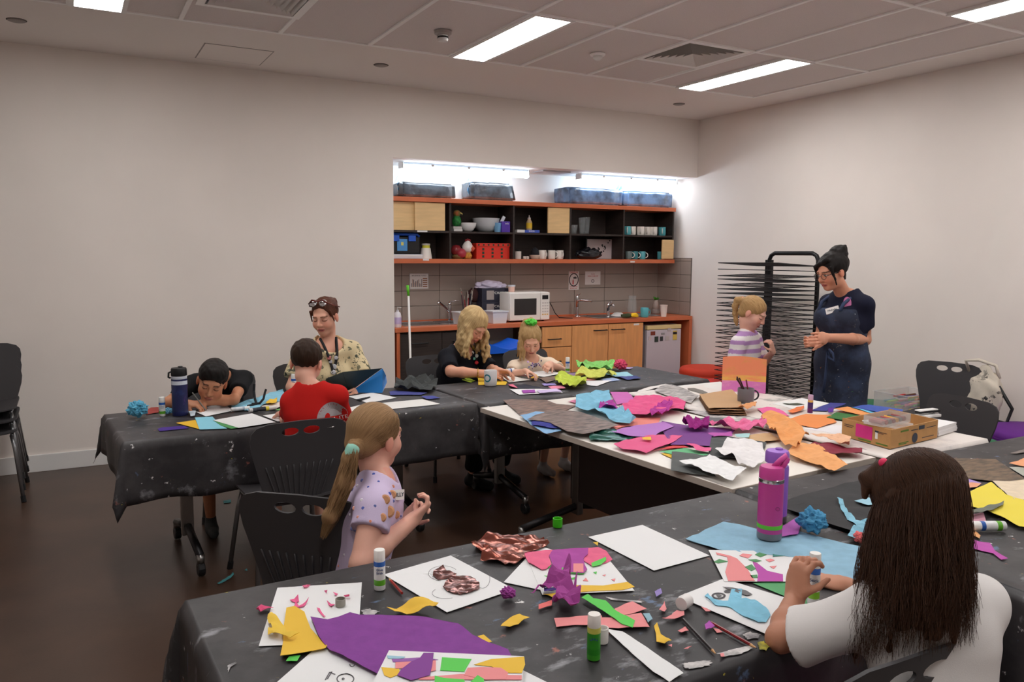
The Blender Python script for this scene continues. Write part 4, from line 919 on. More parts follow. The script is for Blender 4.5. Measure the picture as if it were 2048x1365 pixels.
# ---------------- foreground table
sh1 = paper('paper_sheet', 'white paper sprinkled with pink scraps at the foreground table corner', 'paper', CW, 'A', [(1135, 520), (1887, 472), (1850, 1000), (968, 1040)], 0)
for i, pg in enumerate(([(1355, 515), (1400, 500), (1430, 510), (1380, 527)], [(1245, 640), (1320, 610), (1330, 652), (1290, 655)], [(1280, 690), (1300, 645), (1325, 680), (1415, 640), (1370, 690), (1290, 712)], [(1550, 565), (1580, 558), (1577, 573)], [(1630, 575), (1675, 580), (1650, 597)], [(1725, 612), (1775, 598), (1776, 622)], [(1575, 655), (1648, 672), (1610, 694)], [(1485, 710), (1512, 712), (1565, 787), (1548, 785)])):
 paper('paper_scrap', '', '', CP if i else (240, 110, 150), 'A', pg, 1, curl=.01, parent=sh1)
paper('paper_strip', 'rolled deep pink paper strip at the corner of the scrap sheet', 'paper scrap', (226, 70, 120), 'A', [(945, 712), (1000, 682), (1100, 705), (1060, 725), (985, 735)], 2, amp=.012, freq=30)
paper('yellow_card', 'torn yellow card lying over the scrap-strewn white sheet', 'card', CY, 'A', [(1215, 715), (1290, 700), (1375, 740), (1430, 880), (1580, 1050), (1560, 1078), (1160, 1148), (1185, 1000), (1190, 860)], 2, curl=.012)
paper('yellow_scrap', 'crooked torn yellow strip on top of the yellow card', 'paper scrap', (244, 196, 58), 'A', [(1075, 740), (1190, 860), (1220, 960), (1335, 950), (1250, 988), (1050, 945), (1052, 905), (1090, 905), (1045, 820)], 4, amp=.02, freq=14)
paper('green_scrap', 'bright green scrap peeping out under the yellow card', 'paper scrap', CG, 'A', [(1210, 1172), (1240, 1130), (1340, 1120), (1310, 1172)], 1)
sh2 = paper('drawing_sheet', 'white sheet with pencil animal sketch at the bottom edge', 'drawing', CW, 'p', [(540, 1378), (640, 1290), (800, 1350), (725, 1450)], 0)
dk = M('pencil_line', (96, 94, 98), rough=.8)
def strokes(parent, lines, w=.0012, lay=1, mat=None, z=TZ+.003, name='pencil_line'):
 mb = MB()
 for crop, pts in lines:
  V = [P(x, y, z+lay*LAYER) for x, y in px_(crop, pts)]
  for a, b_ in zip(V[:-1], V[1:]):
   d = (b_-a); n_ = Vector((-d.y, d.x, 0)).normalized()*w/2; u = Vector((0, 0, .0003))
   mb.add([a+n_, a-n_, b_-n_, b_+n_, a+n_+u, a-n_+u, b_-n_+u, b_+n_+u], [(4, 5, 6, 7), (0, 1, 5, 4), (1, 2, 6, 5), (2, 3, 7, 6), (3, 0, 4, 7)])
 o = mb.build(name, mat or dk, parent); o['kind'] = 'stuff'; return o
def arc(c, cx, cy, rx, ry, a0=0, a1=360, n=26): return (c, [(cx+rx*math.cos(math.radians(a0+(a1-a0)*i/n)), cy+ry*math.sin(math.radians(a0+(a1-a0)*i/n))) for i in range(n+1)])
strokes(sh2, [arc('A', 1740, 1330, 75, 45), arc('A', 1720, 1330, 8, 8), ('A', [(1560, 1340), (1600, 1270), (1650, 1290)]), ('A', [(1580, 1330), (1620, 1265)]), ('A', [(1680, 1300), (1750, 1280), (1800, 1300)]), arc('A', 1800, 1195, 22, 26, 20, 170)], w=.0022)
paper('purple_tissue', 'large sheet of deep purple tissue paper across the foreground table', 'tissue paper', CPU, 'p', [(621, 1237), (655, 1242), (700, 1229), (720, 1234), (780, 1236), (852, 1237), (916, 1253), (945, 1273), (977, 1288), (1016, 1302), (1025, 1320), (960, 1332), (780, 1342), (757, 1353), (710, 1330), (659, 1304), (637, 1276)], 3, amp=.008, freq=6, kind='tissue')
art1 = paper('collage', 'collage of green, yellow, pink and purple paper at the bottom edge', 'collage', CW, 'p', [(778, 1302), (1048, 1314), (1042, 1402), (733, 1392)], 9)
for rgb, pg, l in (((150, 196, 214), [(300, 1150), (450, 1160), (430, 1180), (310, 1175)], 10), ((150, 90, 170), [(340, 1180), (600, 1165), (720, 1185), (600, 1195), (350, 1203)], 10), (CSAL, [(370, 1205), (700, 1190), (700, 1270), (620, 1290), (430, 1255), (370, 1257)], 10.5), (CPU, [(600, 1128), (682, 1128), (670, 1230), (650, 1310), (500, 1352), (385, 1310), (420, 1260), (500, 1200), (570, 1170)], 11.5), (CG, [(750, 1165), (990, 1180), (930, 1282), (735, 1272)], 10), (CY, [(1010, 1225), (1150, 1180), (1420, 1160), (1427, 1225), (1400, 1292), (1290, 1292), (1150, 1240)], 10), (CSAL, [(960, 1250), (1080, 1245), (1230, 1250), (1290, 1290), (1270, 1342), (1100, 1347), (930, 1310)], 11), (CSAL, [(560, 1330), (900, 1302), (1400, 1312), (1400, 1347), (560, 1347)], 10.5), (CG, [(690, 1315), (770, 1335), (930, 1345), (940, 1385), (690, 1385)], 11.2), (CY, [(255, 1245), (400, 1260), (410, 1300), (330, 1332), (280, 1312)], 10), (CG, [(1040, 1310), (1092, 1342), (1092, 1380), (970, 1380)], 11.5)):
 paper('paper_piece', '', '', rgb, 'B', pg, l, parent=art1)
paper('paper_sheet', 'white sheet corner under the bottom collage, right side', 'paper', (228, 226, 228), 'B', [(1390, 1262), (1640, 1385), (1380, 1420), (1200, 1385)], 1)
paper('yellow_curl', 'curled yellow paper strip above the purple tissue', 'paper scrap', CY, 'B', [(300, 832), (400, 770), (530, 722), (640, 745), (700, 780), (722, 800), (700, 824), (650, 805), (560, 838)], 1, amp=.03, freq=7)
sh3 = paper('foil_art', 'white sheet with crumpled brown foil shapes glued on', 'artwork', (240, 234, 228), 'B', [(820, 335), (1340, 610), (790, 798), (275, 490)], 0)
paper('foil_patch', '', '', (140, 92, 88), 'B', [(755, 600), (790, 545), (850, 515), (930, 500), (1010, 525), (1055, 570), (1055, 610), (990, 640), (900, 660), (810, 640)], 1, amp=.006, freq=60, kind='foil', parent=sh3, step=.009)
paper('foil_patch', '', '', (140, 92, 88), 'B', [(680, 470), (760, 428), (790, 465), (870, 485), (860, 515), (720, 537), (675, 505)], 1, amp=.006, freq=60, kind='foil', parent=sh3, step=.009)
strokes(sh3, [arc('B', 760, 480, 120, 62, 100, 330), arc('B', 1080, 520, 60, 80, -80, 120), arc('B', 780, 640, 110, 45, 60, 220)], w=.0009)
foil = paper('brown_foil', 'sheet of crinkled shiny brown foil on the foreground table', 'foil', (150, 76, 60), 'B', [(985, 290), (1030, 235), (1130, 180), (1330, 180), (1580, 200), (1625, 260), (1530, 300), (1420, 330), (1430, 370), (1330, 425), (1200, 400), (1060, 385), (1080, 345), (1100, 320), (1000, 300)], 0, amp=.02, freq=16, kind='foil', step=.012)
paper('paper_sheet', 'white pencilled sheet half under the pink and purple collage', 'paper', CW, 'C', [(310, 252), (560, 330), (450, 640), (30, 552)], 0)
art2 = paper('collage', 'collage with pink and purple tissue band and yellow strip', 'collage', (240, 236, 230), 'C', [(205, 312), (815, 280), (1098, 622), (345, 655)], 1)
for rgb, pg, l, k in (((240, 100, 140), [(192, 312), (430, 290), (400, 350), (420, 420), (380, 452), (340, 457), (230, 400)], 2, 'tissue'), ((240, 100, 140), [(720, 275), (800, 270), (865, 300), (917, 370), (860, 400), (750, 425), (680, 380), (690, 340)], 2, 'tissue'), ((176, 70, 160), [(430, 290), (720, 275), (715, 330), (680, 360), (690, 410), (710, 450), (680, 487), (500, 472), (430, 420), (400, 340)], 3, 'tissue'),
                      (CG, [(310, 400), (360, 380), (410, 390), (415, 425), (385, 435), (340, 420)], 4, 'card'), (CG, [(745, 395), (865, 345), (865, 375), (820, 410), (750, 425)], 4, 'card'), (CG, [(505, 432), (600, 455), (690, 455), (685, 485), (505, 472)], 4, 'card'), (CSAL, [(598, 400), (680, 400), (680, 472), (598, 470)], 5, 'card'), (CY, [(530, 600), (580, 575), (840, 580), (1040, 550), (1098, 590), (1000, 615), (740, 625), (560, 642)], 2, 'card'),
                      (CG, [(360, 498), (400, 500), (395, 512)], 2, 'card'), (CG, [(575, 520), (630, 505), (620, 525), (585, 530)], 2, 'card'), (CSAL, [(675, 540), (700, 515), (720, 545)], 2, 'card'), (CSAL, [(905, 530), (940, 522), (935, 545)], 2, 'card'), (CSAL, [(385, 530), (410, 522), (412, 540)], 2, 'card'), (CG, [(760, 470), (790, 465), (785, 487)], 2, 'card'), (CSAL, [(835, 495), (862, 490), (855, 503)], 2, 'card')):
 paper('paper_piece', '', '', rgb, 'C', pg, l, parent=art2, kind=k, amp=.004 if k == 'tissue' else 0)
paper('tissue_bow', 'twisted purple tissue standing up in front of the collage', 'tissue paper', (168, 66, 150), 'C', [(245, 670), (330, 620), (440, 560), (560, 480), (580, 510), (560, 600), (600, 640), (630, 590), (620, 650), (660, 730), (640, 780), (560, 790), (420, 830), (450, 720), (480, 640), (430, 620), (330, 640)], 4, amp=.055, freq=11, kind='tissue', step=.01)
for nm, lb, rgb, pg, l in (('navy_scrap', 'dark blue paper scrap under the twisted tissue', (70, 50, 130), [(355, 610), (480, 620), (480, 645), (360, 652)], 3), ('yellow_scrap', 'yellow paper scrap under the twisted tissue', CY, [(350, 650), (460, 655), (440, 692), (400, 662)], 2), ('salmon_strip', 'short salmon strip left of the green glue stick', (236, 108, 104), [(315, 742), (430, 700), (420, 745), (315, 777)], 2),
                          ('salmon_strip', 'wide salmon strip lying behind the green glue stick', CSAL, [(440, 850), (620, 835), (830, 828), (830, 905), (620, 905), (460, 924)], 1), ('salmon_strip', 'broad salmon strip under the bright green strip', CSAL, [(830, 850), (1150, 810), (1220, 922), (1000, 927), (820, 932)], 2), ('salmon_strip', 'salmon paper offcut beyond the bright green strip', CSAL, [(935, 770), (1080, 712), (1195, 770), (1060, 815), (900, 850)], 1), ('blue_scrap', 'pale blue paper scrap at the end of the salmon strips', (140, 180, 196), [(1165, 808), (1218, 808), (1242, 870), (1205, 902)], 1),
                          ('green_strip', 'long bright green paper strip across salmon strips', CG, [(665, 680), (715, 650), (760, 690), (860, 710), (930, 780), (1100, 870), (1080, 927), (990, 892), (840, 790)], 4), ('yellow_leaf', 'leaf-shaped torn yellow scrap near the foil artwork', CY, [(5, 922), (80, 850), (160, 825), (242, 855), (150, 900), (80, 937)], 0), ('yellow_scrap', 'tiny yellow triangle near the blank white sheet', CY, [(758, 242), (800, 235), (796, 264)], 0),
                          ('paper_strip', 'long white paper strip running to the table edge', CW, [(860, 940), (1000, 960), (1100, 1020), (1200, 1090), (1350, 1200), (1495, 1305), (1380, 1368), (1250, 1290)], 0), ('white_sheet', 'blank white sheet in the middle of the foreground table', CW, [(1160, 85), (1708, 335), (1255, 457), (720, 183)], 0), ('salmon_scrap', 'pointed salmon scrap left of the white cap', CSAL, [(1295, 800), (1340, 720), (1357, 790), (1340, 817)], 0), ('salmon_curl', 'curled salmon scrap at the tip of the black pencil', CSAL, [(1320, 852), (1400, 830), (1440, 785), (1500, 800), (1502, 835), (1420, 867)], 1),
                          ('salmon_scrap', 'salmon scrap beside the black pencil shaft', CSAL, [(1448, 952), (1510, 918), (1537, 957), (1480, 972)], 0), ('salmon_scrap', 'tiny salmon scrap beside the yellow bird shape', CSAL, [(1370, 1082), (1402, 1080), (1400, 1104)], 0), ('salmon_scrap', 'flat salmon scrap near the white paint at the table edge', CSAL, [(1498, 1102), (1562, 1085), (1530, 1114)], 0), ('yellow_shape', 'yellow bird-shaped paper cutting near the pencils', CY, [(1255, 920), (1280, 900), (1310, 980), (1397, 1047), (1340, 1077), (1275, 1062), (1270, 980)], 0), ('lilac_scrap', 'tiny lilac paper twist right of the collage', (150, 130, 200), [(1260, 642), (1310, 625), (1322, 652), (1275, 677)], 0)):
 big = nm in ('salmon_strip', 'green_strip', 'paper_strip'); flat = nm in ('white_sheet',)
 paper(nm, lb, 'paper' if flat else 'paper scrap', rgb, 'C', pg, l, amp=0 if flat else (.004 if big else .01), freq=12)
paper('yellow_scrap', 'small yellow scrap at the edge of the purple tissue', 'paper scrap', CY, 'B', [(1040, 992), (1090, 980), (1157, 1037), (1120, 1047)], 4)
def crumple(name, label, px, py, r, rgb, z=TZ+.003, sq=.8, seed=1, amp=.45):
 q = P(px, py, z); bm = bmesh.new(); bmesh.ops.create_icosphere(bm, subdivisions=4, radius=1)
 for v in bm.verts:
  n_ = amp*(abs(noise.noise(v.co*2.3+Vector((seed, 0, 0))))*1.3-.25)+.18*noise.noise(v.co*6.5+Vector((seed, 3, 0)))
  v.co = v.co*(1+n_)*r; v.co.z *= sq
 mz = min(v.co.z for v in bm.verts)
 for v in bm.verts: v.co.z -= mz
 me = bpy.data.meshes.new(name); bm.to_mesh(me); bm.free(); o = link(name, me, paper_mat(rgb, 'tissue'), None, True); me.polygons.foreach_set('use_smooth', [False]*len(me.polygons)); o.location = q
 return tag(o, label, 'tissue paper')
crumple('tissue_knot', 'small knot of purple tissue beside the foil artwork', 1016, 1198, .017, (160, 60, 150), seed=4)
crumple('tissue_ball', 'scrunched blue tissue ball behind the water bottle', 1624, 1068, .042, (70, 150, 196), seed=2)
crumple('tissue_ball', 'scrunched light blue tissue ball on the left table', 276, 836, .046, (86, 176, 212), seed=6)
crumple('tissue_ball', 'scrunched bright pink tissue on the kitchen-side table', 1241, 741, .045, (226, 70, 110), seed=8)
crumple('tissue_scrap', 'tiny blue tissue scrap between glue stick and blue bottle', 337, 829, .02, (110, 180, 214), seed=9)
# panda drawing, leaf collage, green card, blue tissue
sh4 = paper('drawing_sheet', 'white sheet with a big-eyed blue tissue creature', 'drawing', (240, 236, 234), 'E', [(75, 600), (480, 440), (1320, 700), (850, 932)], 1)
paper('tissue_piece', '', '', (126, 196, 226), 'E', [(310, 600), (340, 580), (390, 640), (520, 640), (550, 540), (645, 545), (640, 620), (760, 640), (860, 700), (900, 770), (860, 835), (790, 838), (650, 780), (540, 700), (400, 682), (360, 640)], 2, amp=.005, freq=25, kind='tissue', parent=sh4)
strokes(sh4, [arc('E', 435, 592, 58, 26), arc('E', 435, 592, 50, 22), arc('E', 512, 553, 22, 10), arc('E', 512, 553, 12, 6)], w=.003, lay=2.5)
for pg in ([(470, 513), (560, 520), (680, 545), (737, 580), (690, 592), (610, 567)], [(410, 580), (440, 575), (465, 595), (430, 606)]): paper('ink_patch', '', '', (110, 108, 110), 'E', pg, 3, parent=sh4)
paper('green_card', 'green card lying under the girl\u2019s glue stick', 'card', (92, 170, 110), 'E', [(740, 480), (1010, 465), (1345, 640), (1300, 702), (1160, 652)], 0)
art3 = paper('collage', 'collage with salmon trunk, green leaves and purple shape', 'collage', (242, 238, 232), 'E', [(345, 185), (1150, 195), (1150, 467), (487, 467)], 2)
for rgb, pg in ((CSAL, [(410, 205), (540, 235), (600, 260), (690, 350), (760, 460), (520, 460), (495, 380), (520, 290), (510, 245), (420, 225)]), (CMAG, [(740, 290), (780, 300), (870, 370), (1010, 402), (1012, 464), (780, 464), (790, 400)]), ((84, 150, 96), [(390, 290), (440, 265), (520, 285), (430, 302)]), ((84, 150, 96), [(760, 225), (800, 205), (867, 225), (810, 247)]), ((84, 150, 96), [(665, 337), (730, 312), (767, 350), (730, 372)]), ((84, 150, 96), [(700, 270), (770, 266), (822, 280), (760, 292)]), ((70, 140, 130), [(920, 218), (980, 213), (1040, 235), (920, 242)]), ((84, 150, 96), [(715, 410), (780, 405), (785, 430), (735, 435)]), (CSAL, [(620, 235), (650, 215), (737, 225), (700, 257)]), (CSAL, [(855, 270), (900, 260), (937, 275), (890, 292)]), (CSAL, [(890, 330), (955, 325), (930, 352)])):
 paper('paper_piece', '', '', rgb, 'E', pg, 3, parent=art3)
paper('blue_tissue', 'large light blue tissue sheet around the water bottles', 'tissue paper', (138, 184, 210), 'p', [(1371, 1080), (1410, 1064), (1446, 1046), (1479, 1053), (1512, 1060), (1600, 1066), (1651, 1079), (1726, 1099), (1760, 1130), (1745, 1172), (1690, 1180), (1640, 1160), (1590, 1118), (1437, 1103)], 0, amp=.008, freq=8, kind='tissue')
paper('magenta_paper', 'magenta paper piece behind the water bottles', 'paper', (176, 84, 176), 'D', [(880, 790), (1030, 705), (1062, 730), (1030, 842), (900, 860)], 6, amp=.006)
paper('tissue_strip', 'torn light blue tissue strip on the right-hand table', 'tissue paper', (130, 190, 214), 'D', [(1340, 578), (1380, 590), (1420, 660), (1490, 740), (1600, 735), (1640, 860), (1480, 897), (1420, 880), (1450, 830), (1500, 780), (1430, 740), (1390, 682)], 3, amp=.02, freq=14, kind='tissue', z=TZ+.005)
paper('black_sheet', 'creased charcoal plastic sheet near the long-haired girl', 'plastic sheet', (62, 62, 64), 'p', [(1572, 1004), (1640, 985), (1735, 962), (1800, 990), (1745, 1075), (1690, 1062), (1610, 1034), (1572, 1020)], 1, amp=.01, freq=6, kind='tissue', z=TZ+.005)
paper('blue_paper', 'small light blue paper corner beside the girl\u2019s hair', 'paper', (150, 200, 220), 'D', [(1480, 572), (1600, 545), (1640, 600), (1590, 607)], 8, z=TZ+.006)
crumple('pink_scrap', 'bright salmon paper twist beside the girl\u2019s face', 1719, 1086, .018, (250, 110, 110), seed=5)
paper('salmon_scrap', 'salmon scrap near the sheet of the blue creature', 'paper scrap', CSAL, 'E', [(280, 700), (330, 712), (365, 735), (320, 742)], 1, amp=.008, freq=20)
paper('purple_scrap', 'purple paper scrap at the tip of the red pencil', 'paper scrap', (170, 70, 170), 'E', [(310, 870), (350, 840), (400, 880), (320, 930)], 1, amp=.012, freq=20)
paper('salmon_scrap', 'salmon scrap under the red pencil', 'paper scrap', CSAL, 'E', [(385, 880), (440, 895), (470, 920), (420, 925)], 0)
paper('salmon_scrap', 'round salmon scrap at the painted table edge', 'paper scrap', CSAL, 'E', [(448, 1125), (480, 1115), (488, 1150), (455, 1160)], 0, amp=.006, freq=30)
# right-hand table
Z6 = TZ+.0055
for nm, lb, ct, rgb, pg, l, k, am in (('textured_card', 'brown embossed card with gold lines on the right table', 'card', (126, 100, 72), [(240, 258), (870, 268), (1240, 520), (890, 474), (590, 442), (420, 350)], 2, 'print', 0), ('lavender_paper', 'lavender paper beside the long-haired girl', 'paper', (170, 140, 206), [(295, 362), (430, 385), (620, 450), (740, 490), (620, 547), (560, 592), (510, 562), (480, 520)], 0, 'card', .004), ('orange_scrap', 'pale orange scrap on the lavender paper', 'paper scrap', (236, 160, 120), [(590, 492), (650, 480), (740, 490), (700, 522), (630, 527)], 3, 'card', 0), ('cream_tissue', 'cream tissue sheet behind the yellow paper', 'tissue paper', (226, 206, 176), [(840, 475), (1190, 475), (1190, 640), (1040, 655), (960, 590)], 2, 'tissue', .01),
                                      ('yellow_paper', 'bright lemon yellow paper at the right edge', 'paper', (240, 216, 62), [(545, 602), (830, 487), (960, 600), (1200, 680), (1200, 900), (1080, 882), (790, 740), (600, 692), (552, 640)], 5, 'card', .006), ('grey_strip', 'folded grey paper strip across the lemon paper', 'paper scrap', (110, 116, 104), [(600, 747), (760, 710), (945, 660), (937, 690), (830, 737), (620, 782)], 11, 'card', .012), ('pink_paper', 'dusty pink paper under the grey strip', 'paper', (206, 140, 160), [(600, 790), (760, 760), (792, 872), (640, 852)], 1, 'card', .006), ('orange_scrap', 'orange scrap close to the girl\u2019s hair', 'paper scrap', (230, 160, 100), [(610, 938), (690, 930), (732, 965), (722, 1002)], 0, 'card', .006),
                                      ('magenta_scrap', 'long torn magenta scrap on the right table', 'paper scrap', CMAG, [(610, 980), (720, 1020), (820, 1035), (860, 1110), (982, 1182), (920, 1187), (850, 1130), (640, 1082)], 0, 'card', .005), ('peach_paper', 'peach and pink paper wedge at the right frame edge', 'paper', (248, 160, 110), [(990, 315), (1180, 250), (1180, 345), (1080, 330)], 3, 'card', .006), ('grey_sheet', 'light grey sheet at the right frame edge', 'paper', (170, 172, 160), [(990, 340), (1190, 335), (1190, 440), (1120, 420)], 0, 'card', 0), ('dark_offcut', 'brownish grey paper tab far back on the right table', 'paper scrap', (140, 128, 122), [(1000, 217), (1170, 175), (1170, 205), (1060, 222)], 0, 'card', .003)):
 paper(nm, lb, ct, rgb, 'G', pg, l, kind=k, amp=am, z=Z6)
